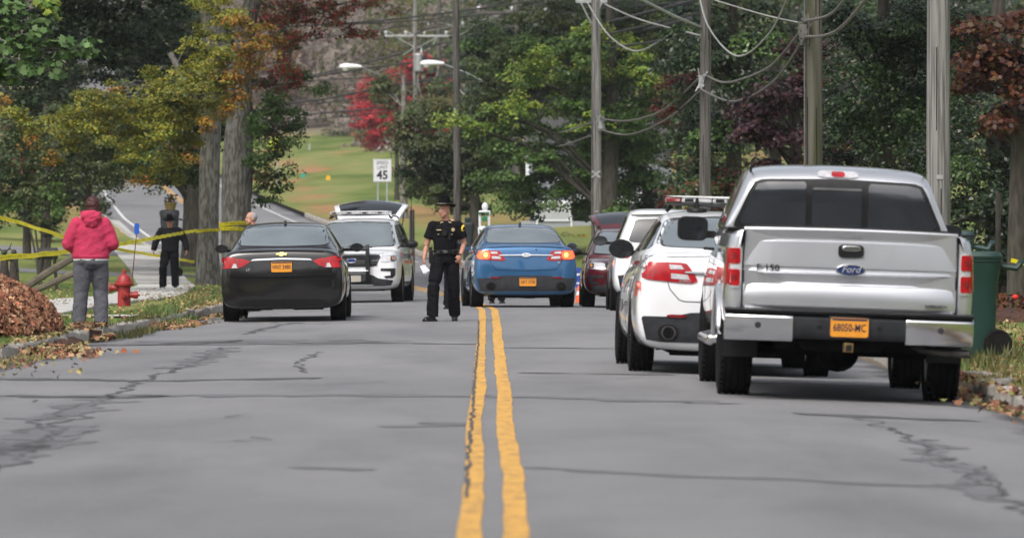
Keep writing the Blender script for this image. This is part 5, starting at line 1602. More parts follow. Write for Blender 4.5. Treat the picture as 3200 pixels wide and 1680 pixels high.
q = MB(); q.tube([local(p3, W(2190, 86, 122)), local(p3, W(2100, 48, 120)), local(p3, W(1985, -10, 118))], .035, 8); q.build('bracket_arm', GALV, p3, smooth=True)
for p, px, py, d in ((p2, 2515, 95, 86), (p3, 2196, 255, 122), (p4, 1880, 388, 152), (p6, 1600, 275, 232)):
    c = local(p, W(px, py, d)); q = MB()
    for k in range(7):
        q.tube([c + Vector((rnd.uniform(-.12, .06), -.18, rnd.uniform(-.25, .25))), c + Vector((rnd.uniform(-.18, .1), -.22, rnd.uniform(-.25, .25))), c + Vector((rnd.uniform(-.12, .1), -.15, rnd.uniform(-.3, .3)))], .012, 5)
    q.box(c + Vector((-.04, -.17, -.02)), (.12, .06, .22)); q.box(c + Vector((-.02, -.12, .12)), (.2, .05, .03))
    q.build('cable_clamp', GALV if p is not p2 else CABLE, p)

def wire(label, pts, r, m=CABLE, twist=False, group=None):
    """smooth sagging cable through the given points"""
    P = [Vector(p) for p in pts]
    out = []
    n = len(P)
    for i in range(n - 1):
        p0 = P[max(i - 1, 0)]; p1 = P[i]; p2 = P[i + 1]; p3 = P[min(i + 2, n - 1)]
        k = 10
        for j in range(k):
            t = j / k
            out.append(0.5 * ((2 * p1) + (-p0 + p2) * t + (2 * p0 - 5 * p1 + 4 * p2 - p3) * t * t + (-p0 + 3 * p1 - 3 * p2 + p3) * t ** 3))
    out.append(P[-1])
    mb = MB(); mb.tube(out, r, 6)
    if twist:
        L = [0]
        for a, b in zip(out[:-1], out[1:]): L.append(L[-1] + (b - a).length)
        fine = []
        for i in range(len(out) - 1):
            for j in range(6):
                t = j / 6; p = out[i].lerp(out[i + 1], t); s = lerp(L[i], L[i + 1], t) * 14
                fine.append(p + Vector((0, math.cos(s), math.sin(s))) * r * 1.1)
        mb.tube(fine, r * .7, 5)
    o = mb.build('wire', m, None, smooth=60)
    return tag(o, label, 'wire', group)
GW = 'cables slung between the near poles'
wire('upper thick cable rising right from the mossy pole', [W(2518, 66, 86), W(2590, 48, 78), W(2650, -10, 70), W(2760, -120, 62)], .022, group=GW)
wire('lower thick cable rising right from the mossy pole', [W(2518, 116, 86), W(2610, 100, 78), W(2710, -5, 69), W(2830, -150, 61)], .026, group=GW)
wire('upper thick cable sagging between the mossy pole and the pole left of it', [W(2500, 100, 86), W(2400, 212, 97), W(2275, 258, 110), W(2208, 238, 122)], .024, group=GW)
wire('lower thick cable sagging between the mossy pole and the pole left of it', [W(2508, 126, 86), W(2410, 262, 97), W(2290, 317, 110), W(2190, 280, 122)], .024, group=GW)
wire('twisted cable hanging in a deep loop across the mossy pole gap', [W(2175, -60, 122), W(2212, 80, 118), W(2300, 175, 105), W(2400, 110, 92), W(2470, -30, 84)], .016, CABLE_W, True, group=GW)
wire('upper cable sagging right from the pole with the cross mark', [W(1878, 371, 152), W(1960, 378, 145), W(2070, 345, 134), W(2190, 240, 122)], .026, group=GW)
wire('lower cable sagging right from the pole with the cross mark', [W(1878, 406, 152), W(1965, 421, 145), W(2080, 375, 134), W(2190, 282, 122)], .026, group=GW)
wire('upper cable sagging left from the pole with the cross mark', [W(1625, 388, 205), W(1680, 414, 187), W(1755, 413, 170), W(1845, 384, 152)], .026, group=GW)
wire('lower cable sagging left from the pole with the cross mark', [W(1622, 415, 205), W(1680, 450, 187), W(1750, 456, 170), W(1845, 424, 152)], .026, group=GW)
wire('twisted pale cable looping right from the top of the cross-marked pole', [W(1836, 10, 152), W(1900, 108, 148), W(1982, 160, 140), W(2060, 130, 132), W(2110, 92, 127)], .018, CABLE_W, True, group=GW)
wire('pale straight service wire running down to the dark wooden pole', [W(1890, 14, 150), W(2000, 62, 140), W(2190, 112, 122)], .022, CABLE_W, group=GW)
wire('thin service wire entering from the top right to the mossy pole', [W(2230, 0, 110), W(2380, 45, 98), W(2500, 72, 87)], .014, CABLE_W, group=GW)
GF = 'wires on the far poles'
wire('pale drooping cable between the far dark poles', [W(1595, 200, 232), W(1620, 248, 226), W(1672, 272, 218), W(1725, 246, 210)], .026, CABLE_W, group=GF)
wire('pale drooping cable left of the far dark pole', [W(1418, 250, 270), W(1450, 295, 262), W(1495, 308, 252), W(1560, 272, 240)], .028, CABLE_W, group=GF)
wire('short pale jumper falling left from the far crossarm', [W(1298, 115, 284), W(1290, 150, 284), W(1260, 172, 283)], .026, CABLE_W, group=GF)
wire('short pale jumper falling towards the transformer', [W(1366, 112, 284), W(1350, 145, 284), W(1325, 160, 284)], .026, CABLE_W, group=GF)
wire('pale jumper hanging below the street lamp', [W(1370, 205, 284), W(1362, 245, 284), W(1340, 298, 284)], .026, CABLE_W, group=GF)
wire('pale jumper hanging below the transformer', [W(1305, 235, 284), W(1310, 280, 284), W(1322, 312, 284)], .026, CABLE_W, group=GF)
wire('pale cable looping over the far crossarm insulators', [W(1212, 98, 285), W(1250, 116, 285), W(1290, 108, 287), W(1345, 96, 292), W(1400, 88, 298)], .024, CABLE_W, group=GF)
wire('pale cable looping right of the far poles at the top', [W(1268, 98, 285), W(1310, 115, 285), W(1370, 112, 295), W(1440, 108, 280), W(1500, 68, 262), W(1600, 32, 240)], .024, CABLE_W, group=GF)
wire('pale cable looping from the far dark pole towards the maple', [W(1385, 72, 299), W(1430, 85, 290), W(1500, 75, 270), W(1590, 34, 235)], .024, CABLE_W, group=GF)
# long lines that follow the street and swing across it to the left
def long_wire(label, seq, r, twist=False, m=CABLE_B): wire(label, [W(*s) for s in seq], r * 2.0, m, twist, group='long lines crossing the street')
long_wire('topmost black line crossing high over the street', [(640, 96, 210), (900, 84, 225), (1180, 66, 240), (1500, 27, 220), (1800, -20, 190), (2100, -90, 150)], .020)
long_wire('second black line just under the topmost one', [(640, 84, 200), (850, 84, 220), (1200, 72, 240), (1500, 48, 222), (1700, 38, 205), (2000, 18, 170), (2180, 4, 150)], .016)
long_wire('twisted bundle crossing from the lamp arm to the top right', [(925, 248, 330), (1100, 208, 310), (1300, 156, 288), (1500, 108, 255), (1700, 60, 222), (1990, -10, 175)], .022, True)
long_wire('heavy line passing in front of the transformer', [(925, 252, 330), (1130, 216, 310), (1310, 192, 288), (1600, 138, 240), (1850, 82, 180), (2180, 0, 140)], .022, True)
long_wire('thin line below the transformer', [(925, 256, 330), (1150, 242, 310), (1310, 228, 288), (1600, 178, 240), (1850, 120, 180), (2180, 42, 140)], .018)
long_wire('twisted line sloping down left past the red tree', [(830, 332, 330), (1000, 312, 318), (1180, 278, 304), (1300, 256, 288), (1450, 228, 266), (1700, 182, 226), (2000, 100, 175), (2160, 60, 150)], .028, True)
long_wire('thin line just under the twisted line by the red tree', [(830, 340, 330), (1100, 310, 310), (1300, 262, 288), (1620, 208, 235), (1850, 160, 182), (2190, 110, 130)], .016)
long_wire('lowest black line running left from the transformer pole', [(930, 360, 330), (1080, 348, 312), (1200, 336, 300), (1292, 324, 288)], .026)
long_wire('faint grey line high on the left of the crossarm', [(900, 158, 360), (1050, 142, 330), (1200, 116, 300), (1290, 108, 286)], .014, False, CABLE)

long_wire('high thin line just above the crossarm insulators', [(760, 150, 340), (1000, 120, 320), (1350, 70, 290), (1650, 22, 250), (1900, -25, 200)], .016)
long_wire('thin line midway between the lamp and the red tree', [(830, 384, 330), (1000, 372, 318), (1180, 352, 304), (1292, 332, 288)], .018)
long_wire('short dark line rising to the top edge over the red tree', [(1290, 110, 286), (1420, 62, 262), (1560, 10, 232), (1680, -40, 205)], .016)

# ---- speed limit sign
d = 178; c = W(1195, 533, d)
gz = ground_z(c.x, d)
root = thing('speed_limit_sign', 'white rectangular sign with black numbers on two thin posts', 'road sign', (c.x, d, gz))
zc_ = c.z - gz
SIGNW = mat('sign_white', (.68, .69, .71), rough=.45)
q = MB(); q.box((0, 0, zc_), (.61, .012, .76)); f = q.build('sign_panel', SIGNW, root, bevel=.012)
q = MB()
for a, b, w_, h_ in ((0, .365, .58, .008), (0, -.365, .58, .008), (.29, 0, .008, .73), (-.29, 0, .008, .73)): q.box((a, -.008, zc_ + b), (w_, .003, h_))
q.build('border', BLK_T, f)
text_obj('lettering', 'SPEED', .165, BLK_T, f, (0, -.008, zc_ + .25), sx=.92)
text_obj('lettering', 'LIMIT', .165, BLK_T, f, (0, -.008, zc_ + .09), sx=.92)
text_obj('lettering', '45', .40, BLK_T, f, (0, -.008, zc_ - .16), sx=.95, weight=.012)
for s in (-1, 1): q = MB(); q.box((s * .15, .03, (zc_ + .3) / 2 - .1), (.055, .03, zc_ + .5)); q.build('post', GALV, root)

# ---- hydrant with marker flag
d = 85; hx = X(388, d); gz = ground_z(hx, d)
HR = mat('hydrant_red', (.33, .022, .022), (.24, .016, .018), 7, bump=.15, bscale=30, rough=.45)
hyd = thing('fire_hydrant', 'red fire hydrant on the grass verge between sidewalk and kerb', 'fire hydrant', (hx, d, gz))
q = MB(); q.lathe([(.13, 0), (.15, .0), (.15, .03), (.105, .04), (.10, .34), (.112, .35), (.112, .375)], (0, 0, -.02), 'z', 24); q.build('barrel', HR, hyd, smooth=35)
q = MB(); q.lathe([(.15, .35), (.155, .36), (.155, .385), (.14, .395), (.115, .40), (.105, .46), (.075, .51), (.03, .535), (.028, .575), (.015, .58), (0, .58)], (0, 0, -.01), 'z', 24); q.build('bonnet', HR, hyd, smooth=35)
q = MB(); q.box((0, 0, .575), (.05, .05, .035)); q.build('operating_nut', HR, hyd, bevel=.006)
for ang, r_, l_ in ((0, .062, .20), (180, .055, .20), (-82, .06, .14)):
    M_ = Matrix.Rotation(R(ang), 3, 'Z'); q = MB()
    q.cyl(M_ @ Vector((.06, 0, .19 if ang < 100 else .30)), M_ @ Vector((l_ - .03, 0, .19 if ang < 100 else .30)), r_ * .8, n=18)
    z_ = .19 if ang < 100 else .30
    q.cyl(M_ @ Vector((l_ - .045, 0, z_)), M_ @ Vector((l_ + .02, 0, z_)), r_, r_ * .95, 8)
    q.cyl(M_ @ Vector((l_ + .01, 0, z_)), M_ @ Vector((l_ + .05, 0, z_)), .022, n=5)
    q.build('outlet_cap', HR, hyd, smooth=30, bevel=.004)
for k in range(8):
    a = k * math.pi / 4; q = MB(); q.cyl((.135 * math.cos(a), .135 * math.sin(a), .335), (.135 * math.cos(a), .135 * math.sin(a), .40), .012, n=6); q.build('bolt', HR, hyd)
q = MB(); q.tube([(.12, -.02, .36), (.16, -.03, .75), (.20, -.04, 1.15)], .008, 6); q.build('marker_rod', mat('rust_rod', (.12, .05, .03), rough=.8), hyd)
q = MB(); q.prism(rrect(.205, 1.235, .078, .17, .15), -.05, -.035); q.build('marker_flag', mat('marker_blue', (.012, .085, .42), rough=.4), hyd)
# detached red cap seen left of the hydrant: second outlet of the pumper side
q = MB(); q.cyl((-.20, 0, .30), (-.235, 0, .30), .075, n=20); q.build('pumper_cap', HR, hyd, bevel=.006)

# ---- wheeled bins
def wheelie(px_l, px_r, py_t, py_b, d, m, label, cat='bin', lid_open=False):
    x = (X(px_l, d) + X(px_r, d)) / 2; w = X(px_r, d) - X(px_l, d); g = ground_z(x, d)
    H = (CH - (py_t - PY0) * d / F) - g
    root = thing('wheeled_bin', label, cat, (x, d, g), 0, None)
    n = 18
    def ring(w_, dd, z, yo=0): return [(a, b + yo, z) for a, b in chaikin([(-w_ / 2, -dd / 2), (w_ / 2, -dd / 2), (w_ / 2, dd / 2), (-w_ / 2, dd / 2)], 2, .18)]
    rs = [ring(w * .72, w * .74, .04), ring(w * .76, w * .8, H * .35), ring(w * .84, w * .88, H * .72), ring(w * .93, w * .95, H * .80), ring(w * .95, w, H * .90), ring(w * 1.0, w * 1.04, H * .905), ring(w, w * 1.04, H * .93)]
    k = len(rs[0]); vs = [v for r_ in rs for v in r_]
    fs = [(i * k + j, i * k + (j + 1) % k, (i + 1) * k + (j + 1) % k, (i + 1) * k + j) for i in range(len(rs) - 1) for j in range(k)] + [tuple(range(k))[::-1], tuple(range((len(rs) - 1) * k, len(rs) * k))]
    MB().add(vs, fs).build('bin_body', m, root, smooth=40)
    rs = [ring(w * 1.03, w * 1.08, H * .932), ring(w * 1.04, w * 1.10, H * .955), ring(w * .92, w * .98, H * .99), ring(w * .5, w * .5, H)]
    vs = [v for r_ in rs for v in r_]
    fs = [(i * k + j, i * k + (j + 1) % k, (i + 1) * k + (j + 1) % k, (i + 1) * k + j) for i in range(3) for j in range(k)] + [tuple(range(k))[::-1], tuple(range(3 * k, 4 * k))]
    MB().add(vs, fs).build('lid', m, root, smooth=40)
    q = MB(); q.tube([(w * .5, -w * .1, H * .86), (w * .5 + .16, -w * .1, H * .84), (w * .5 + .22, -w * .1, H * .91)], .028, 8); q.tube([(w * .5, w * .3, H * .86), (w * .5 + .16, w * .3, H * .84), (w * .5 + .22, w * .3, H * .91)], .028, 8)
    q.tube([(w * .5 + .21, -w * .3, H * .90), (w * .5 + .21, w * .4, H * .90)], .022, 8); q.build('handle', m, root, smooth=40)
    for yy in (-.22, .26):
        q = MB(); q.lathe([(.05, -.03), (.13, -.04), (.145, -.02), (.145, .02), (.13, .04), (.05, .03), (.0, .03)], (w * .40, yy, .145), 'y', 20); q.build('bin_wheel', RUBBER, root, smooth=35)
    return root
GREEN_P = mat('green_plastic', (.005, .034, .028), (.004, .028, .023), 4, bump=.1, bscale=40, rough=.5)
GREY_P = mat('grey_plastic', (.045, .05, .06), (.035, .04, .047), 4, rough=.55)
wheelie(2985, 3128, 785, 1085, 54.5, GREEN_P, 'dark green wheeled bin with handle and black wheels beside the pickup')
wheelie(2960, 3044, 722, 1010, 61, mat('deep_green_plastic', (.018, .05, .052), rough=.55), 'second deep green bin standing taller behind the green wheeled bin')
bx = wheelie(500, 560, 655, 790, 150, GREY_P, 'grey wheeled bin with a flower pot on top, behind the officer on the sidewalk')
# flower pot on that bin
d = 150; c = Vector((X(533, d), d, bx.location.z + (CH - (655 - PY0) * d / F) - bx.location.z))
pot = thing('flower_pot', 'yellow flower pot with dark red and white blooms on the grey bin', 'flower pot', c)
q = MB(); q.lathe([(.0, .0), (.13, .0), (.17, .16), (.19, .17), (.19, .20), (.0, .18)], (0, 0, 0), 'z', 20); q.build('pot', mat('straw_pot', (.36, .28, .10), (.28, .21, .07), 12, rough=.8), pot, smooth=35)
for k, (mm, cc) in enumerate(((mat('petal_red', (.25, .02, .01), rough=.7), 'bloom'), (mat('petal_white', (.7, .68, .66), rough=.7), 'bloom'), (mat('pot_foliage', (.05, .06, .015), rough=.8), 'foliage'))):
    q = MB()
    for j in range(14 if k < 2 else 40):
        a = rnd.uniform(0, 6.28); r_ = rnd.uniform(0, .18); q.ell((r_ * math.cos(a), r_ * math.sin(a), rnd.uniform(.2, .42)), (.035, .035, .022), 6, 4, Matrix.Rotation(rnd.uniform(-1, 1), 3, 'X'))
    q.build(cc, mm, pot)['kind'] = 'stuff'
wheelie(1442, 1482, 695, 785, 172, mat('charcoal_plastic', (.02, .025, .028), rough=.6), 'charcoal wheeled bin on the lawn just right of the officer in the road')
wheelie(1452, 1476, 678, 770, 186, GREEN_P, 'small dark green bin peeking over the charcoal bin')

# ---- surveying scanner on an orange tripod
d = 118; sx_, gz = X(1514, d), ground_z(X(1514, d), d)
sv = thing('survey_instrument', 'white and green surveying instrument on a red and yellow tripod left of the blue sedan', 'survey instrument', (sx_, d, gz))
S_Y = mat('tripod_yellow', (.75, .42, .02), rough=.5); S_R = mat('tripod_red', (.55, .04, .01), rough=.5); S_G = mat('instrument_green', (.02, .16, .07), rough=.4)
top = 1.35 - (752 - 716) * d / F - gz - .02
for a in (-100, 20, 140):
    q = MB(); q.tube([(0, 0, top), (.42 * math.cos(R(a)), .42 * math.sin(R(a)), 0)], [.035, .02], 8); q.build('tripod_leg', S_Y, sv)
    q = MB(); q.tube([(.02 * math.cos(R(a)), .02 * math.sin(R(a)), top), (.21 * math.cos(R(a)), .21 * math.sin(R(a)), top * .52)], [.042, .036], 8); q.build('leg_sleeve', S_R, sv)
q = MB(); q.cyl((0, 0, top), (0, 0, top + .05), .10, .09, 16); q.build('tripod_head', S_R, sv)
q = MB(); q.lathe([(.10, .05), (.11, .12), (.14, .14), (.15, .30), (.12, .34)], (0, 0, top), 'z', 16); q.build('base', SIGNW, sv, smooth=40)
q = MB(); q.box((-.10, 0, top + .50), (.06, .16, .36)); q.box((.10, 0, top + .50), (.06, .16, .36)); q.box((0, 0, top + .66), (.22, .14, .05)); q.ell((.01, 0, top + .76), (.07, .06, .10)); q.build('yoke', SIGNW, sv, bevel=.02)
q = MB(); q.cyl((0, -.12, top + .50), (0, .1, top + .50), .065, n=16); q.build('telescope', S_G, sv, bevel=.01)
for a, b in ((-.08, .24), (.05, .34), (.07, .62), (-.1, .62)): q = MB(); q.box((a, -.10, top + b), (.06, .05, .06)); q.build('green_panel', S_G, sv, bevel=.008)

# ---- traffic cones and small things beyond the blue car
CONE = mat('cone_orange', (.85, .10, .015), rough=.5)
def cone(px, d, label, k=.5):
    x = X(px, d); root = thing('traffic_cone', label, 'traffic cone', (x, d, ground_z(x, d)), 0, 'traffic cones beyond the blue sedan'); root.scale = (k, k, k)
    q = MB(); q.box((0, 0, .02), (.36, .36, .04)); q.build('base', CONE, root, bevel=.02)
    q = MB(); q.lathe([(.14, .03), (.03, .70), (.02, .71), (0, .70)], (0, 0, 0), 'z', 18); q.build('cone_body', CONE, root, smooth=40)
    q = MB(); q.lathe([(.1005, .32), (.074, .48)], (0, 0, 0), 'z', 18); q.build('reflective_band', SIGNW, root, smooth=40)
cone(1577, 128, 'orange traffic cone seen beneath the middle of the blue sedan')
cone(1742, 116, 'orange traffic cone seen beside the right rear tyre of the blue sedan')
cone(1808, 112, 'orange traffic cone in the gap between the blue sedan and the maroon vehicle')
d = 135; x = X(1810, d); g = ground_z(x, d)
ys_ = thing('yard_sign', 'small blue and white sign in the gap right of the blue sedan', 'sign', (x, d, g))
q = MB(); q.box((0, 0, .42), (.18, .02, .50)); q.build('sign_board', mat('sign_blue', (.02, .06, .35), rough=.5), ys_)
for zz in (.28, .50): q = MB(); q.box((0, -.014, zz), (.13, .006, .05)); q.build('white_stripe', SIGNW, ys_)
for s in (-1, 1): q = MB(); q.cyl((s * .08, 0, -.05), (s * .08, 0, .3), .01, n=6); q.build('stake', GALV, ys_)

# ---- far roadside posts and boxes
def post(px, py0_, py1_, wpx, d, m, name, label, cat, headm=None, hpx=0, round_=False):
    x = X(px, d); g = ground_z(x, d); zt = CH - (py0_ - PY0) * d / F
    root = thing(name, label, cat, (x, d, g)); r = wpx * d / F / 2
    q = MB()
    if round_: q.lathe([(r, -.3), (r, zt - g - r * .6), (r * .7, zt - g - .02), (0, zt - g)], (0, 0, 0), 'z', 16)
    else: q.box((0, 0, (zt - g) / 2), (2 * r, 2 * r, zt - g))
    q.build('post', m, root, smooth=35)
    if headm:
        h = hpx * d / F
        q = MB(); q.prism(rrect(0, zt - g - h / 2, h * .8, h, .25), -r - .02, -r - .01); q.build('marker', headm, root)
    return root
post(935, 432, 470, 15, 520, GALV, 'utility_pedestal', 'upper grey utility pedestal high on the far lawn', 'utility box', round_=True)
post(960, 495, 535, 18, 430, GALV, 'utility_pedestal', 'lower pale utility pedestal on the far lawn', 'utility box', round_=True)
post(967, 448, 530, 6, 425, GALV, 'thin_post', 'thin grey post directly behind the lower utility pedestal', 'post')
post(948, 541, 610, 5, 330, GALV, 'marker_post', 'thin roadside post with a teal marker on the far verge', 'marker post', mat('teal', (.02, .35, .28), rough=.5), 15)
post(1026, 548, 618, 5, 320, GALV, 'marker_post', 'thin roadside post with a yellow marker, left of the speed sign', 'marker post', mat('marker_yellow', (.75, .42, .02), rough=.5), 18)
post(1125, 600, 625, 6, 300, GALV, 'marker_post', 'short yellow marker just above the raised tailgate', 'marker post', MATS['marker_yellow'], 14)
d = 300; c = W(866, 452, d); g = ground_z(c.x, d)
ws_ = thing('warning_sign', 'lime-yellow diamond warning sign behind the maple leaves on the left', 'road sign', (c.x, d, g))
q = MB(); q.box((0, 0, c.z - g), (.75, .02, .75), Matrix.Rotation(R(45), 3, 'Y')); q.build('sign_panel', mat('lime_sign', (.62, .80, .02), rough=.4), ws_)
q = MB(); q.box((0, .04, (c.z - g) / 2), (.07, .05, c.z - g)); q.build('post', GALV, ws_)
# cut-off post beside the white police vehicle
x = X(1287, 160); q_, *_ = pole(1287, 162, 20, 1.9, WOOD_D, 'short thick wooden post on the lawn right of the white police vehicle')
q_.name = 'wooden_post'; q_['category'] = 'post'; del q_['group']
# dark delivery truck far down the road on the left
d = 330; x = X(455, d); g = ground_z(x, d)
tk = thing('parked_van', 'dark blue vehicle with a white bumper far up the road under the maple', 'van', (x, d, g + .05))
NB = mat('navy_van_paint', (.012, .016, .05), rough=.4, coat=.5)
q = MB(); q.prism(chaikin([(-2.6, .35), (2.6, .35), (2.6, 1.0), (1.9, 1.15), (1.3, 1.75), (-2.4, 1.8), (-2.6, 1.0)], 1, .15), -.9, .9); q.build('body', NB, tk, bevel=.06)
q = MB(); q.box((-.1, -.93, .42), (2.9, .08, .16)); q.build('bumper', SIGNW, tk, bevel=.02)
for a in (-1.7, 1.7): q = MB(); q.lathe([(.1, -.1), (.34, -.1), (.34, .1), (.1, .1)], (a, -.85, .34), 'y', 20); q.build('wheel', RUBBER, tk)
q = MB(); q.prism([(-2.2, 1.12), (1.2, 1.12), (1.05, 1.6), (-2.1, 1.62)], -.915, -.905); q.build('side_window', GLASS_D, tk)

# ---- white house with lattice porch skirt
d = 205
def wx_(px): return X(px, d)
g0 = ground_z(wx_(1750), d)
hs_ = thing('white_house', 'white clapboard porch with lattice skirting behind the maple', 'house', (wx_(1640), d, g0 - .05))
WH = mat('grey_siding', (.20, .215, .23), (.16, .17, .185), 3, rough=.8); WH2 = mat('white_trim', (.70, .72, .75), rough=.6)
ww = wx_(1880) - wx_(1640)
for k in range(14):
    q = MB(); q.box((3.0, 6.0, .7 + k * .18), (5.6, .03, .17), Matrix.Rotation(R(-5), 3, 'X')); q.build('clapboard', WH, hs_)
q = MB(); q.box((3.0, 8.5, 1.7), (5.5, 4.9, 3.0)); q.build('wall', WH, hs_)
q = MB(); q.prism([(-.2, 3.2), (6.2, 3.2), (5.2, 4.4), (.8, 4.4)], 5.6, 11.4); q.build('roof', mat('roof_shingle', (.08, .08, .085), rough=.9), hs_)
q = MB(); q.box((2.2, 3.0, 1.02), (4.9, 6.0, .10)); q.build('porch_floor', WH2, hs_, bevel=.01)
q = MB(); q.box((2.2, .06, .12), (4.7, .06, .32)); q.build('skirt_board', mat('skirt_grey', (.30, .32, .35), rough=.8), hs_)
lat = MB()
for k in range(-8, 15):
    for s in (-1, 1):
        a = Vector((.45 + k * .11, 0, .34)); b = a + Vector((s * .62, 0, .62))
        lo, hi = .42, 1.70
        t0 = 0; t1 = 1
        pts = []
        for t in np.linspace(0, 1, 20):
            p = a.lerp(b, t)
            if lo <= p.x <= hi: pts.append(p)
        if len(pts) > 1: lat.box((pts[0] + pts[-1]) / 2 + Vector((0, -.015 * s, 0)), ((pts[-1] - pts[0]).length, .012, .035), Matrix.Rotation(-math.atan2((pts[-1] - pts[0]).z, (pts[-1] - pts[0]).x), 3, 'Y'))
o = lat.build('lattice', WH2, hs_); o['kind'] = 'stuff'
q = MB()
for a, b, w_, h_ in ((1.06, .96, 1.36, .06), (1.06, .31, 1.36, .06), (.40, .64, .06, .7), (1.72, .64, .06, .7)): q.box((a, -.01, b), (w_, .05, h_))
q.build('lattice_frame', WH2, hs_)
for a in (.1, 2.6, 4.4): q = MB(); q.box((a, .1, 2.0), (.13, .13, 2.4)); q.build('porch_post', WH2, hs_, bevel=.01)
q = MB(); q.box((2.2, .05, 1.85), (4.6, .07, .07)); q.build('porch_rail', WH2, hs_)
for k in range(22): q = MB(); q.box((1.9 + k * .12, .05, 1.45), (.035, .035, .75)); q.build('baluster', WH2, hs_)
for a, hh in ((1678, 40), (1786, 44)):
    d2 = 205; x = X(a, d2); g = ground_z(x, d2)
    st = thing('garden_stake', f"white garden stake {'left' if a < 1700 else 'right'} of the porch lattice", 'stake', (x, d2, g))
    q = MB(); q.box((0, 0, .1), (.07, .05, .5)); q.build('stake_shaft', WH2, st, bevel=.01); q = MB(); q.ell((0, 0, .38), (.045, .04, .06), 8, 6); q.build('finial', WH2, st)

# ---- yellow tape, printed
def tape(label, pts, w=.076, txt='SHERIFF LINE DO NOT CROSS', tw=0.0, parent=None, wpx=None):
    P = [Vector(p) for p in pts]; out = []
    for a, b in zip(P[:-1], P[1:]):
        n = max(4, int((b - a).length / .5))
        for i in range(n): out.append(a.lerp(b, i / n))
    out.append(P[-1])
    L = [0]
    for a, b in zip(out[:-1], out[1:]): L.append(L[-1] + (b - a).length)
    vs = []; N = len(out)
    def frame(i):
        a = out[max(i - 1, 0)]; b = out[min(i + 1, N - 1)]; t = (b - a).normalized()
        ang = tw * math.sin(L[i] * .45)
        up = Vector((0, 0, 1)); s = t.cross(up).normalized(); u = s.cross(t).normalized()
        return t, (u * math.cos(ang) + s * math.sin(ang)), s
    for i in range(N):
        t, u, s = frame(i)
        dr = -.02 * math.sin(L[i] * 2.1) * .3
        vs += [out[i] + u * (w / 2) + Vector((0, 0, dr)), out[i] - u * (w / 2) + Vector((0, 0, dr))]
    fs = [(2 * i, 2 * i + 1, 2 * i + 3, 2 * i + 2) for i in range(N - 1)]
    me = bpy.data.meshes.new('tape'); me.from_pydata([tuple(v) for v in vs], [], fs)
    o = mkobj('barrier_tape', me, TAPE, parent)
    if parent is None: tag(o, label, 'barrier tape')
    # print: simple block characters laid along the strip
    if txt:
        cu = bpy.data.curves.new('t', 'FONT'); cu.body = (txt + '   ') * max(1, int(L[-1] / (w * .66 * (len(txt) + 3) * .62))); cu.size = w * .85; cu.resolution_u = 1; cu.align_y = 'CENTER'
        tmp = bpy.data.objects.new('t', cu); col.objects.link(tmp)
        dg = bpy.context.evaluated_depsgraph_get(); tm = bpy.data.meshes.new_from_object(tmp.evaluated_get(dg), depsgraph=dg); bpy.data.objects.remove(tmp)
        tm.materials.clear(); tm.materials.append(TAPE_T)
        mx_ = max(v.co.x for v in tm.vertices); k_ = min(1.0, (L[-1] - .1) / mx_)
        for v in tm.vertices:
            s_ = v.co.x * k_ + .03; h_ = v.co.y
            i = int(np.searchsorted(L, s_)) - 1; i = max(0, min(N - 2, i)); f = (s_ - L[i]) / max(1e-6, L[i + 1] - L[i])
            p = out[i].lerp(out[i + 1], f); t, u, sd = frame(i)
            q2 = p + u * h_
            q2.y -= .006
            v.co = q2
        po = bpy.data.objects.new('print', tm); col.objects.link(po); po.parent = o
    return o
tape('yellow printed tape rising from the left lawn behind the woman to the near maple trunk', [W(-40, 808, 74), W(110, 797, 78), W(240, 783, 84), W(360, 766, 95), W(490, 742, 112), W(618, 719, 138.5)], .072, tw=.15)
tape('yellow tape sloping down from the upper left, passing behind the woman to the trunk base', [W(-40, 668, 110), W(60, 695, 112), W(230, 748, 118), W(370, 779, 124), W(500, 800, 130), W(608, 818, 138.5)], .072, tw=.6)
tape('yellow tape end on the right edge behind the green bin', [W(3160, 812, 66), W(3200, 822, 66), W(3300, 838, 67)], .05, txt='')
# lawn ornaments: trestle rails, planter, stump
LOGW = mat('old_fence_rail', (.13, .11, .075), (.075, .065, .045), 5, bump=.5, bscale=20, rough=.95)
fe = thing('split_rail', 'upper of two weathered wooden rails leaning to the ground behind the woman', 'fence rail', (0, 0, 0)); a, b = W(40, 858, 98), W(270, 780, 100)
a.z = ground_z(a.x, 98) + .06
q = MB(); q.tube([a, a.lerp(b, .5) + Vector((0, 0, .02)), b], [.07, .075, .07], 8); q.build('rail', LOGW, fe)
fe = thing('split_rail', 'lower of two weathered wooden rails leaning to the ground behind the woman', 'fence rail', (0, 0, 0)); a, b = W(70, 868, 96), W(280, 832, 97)
a.z = ground_z(a.x, 96) + .06
q = MB(); q.tube([a, b], [.065, .06], 8); q.build('rail', LOGW, fe)
IRON = mat('dark_iron', (.02, .02, .018), (.04, .035, .03), 9, rough=.7)
d = 118; x = X(150, d); g = ground_z(x, d)
zt_ = CH - (785 - PY0) * d / F - g
pl = thing('trough_planter', 'dark trough planter on thin legs behind the leaning rails', 'planter', (x, d, g))
q = MB(); q.lathe([(.0, -.22), (.11, -.215), (.13, -.2), (.13, .2), (.11, .215), (0, .22)], (0, 0, zt_ - .05), 'x', 16); q.build('trough', IRON, pl, smooth=40)
for a, b in ((-.17, -.08), (-.14, .1), (.16, -.08), (.18, .1)): q = MB(); q.tube([(a * .8, b, zt_ - .1), (a * 1.15, b, 0)], .018, 6); q.build('leg', IRON, pl)
FIG = mat('rusty_figure', (.045, .028, .022), (.02, .016, .014), 12, rough=.8)
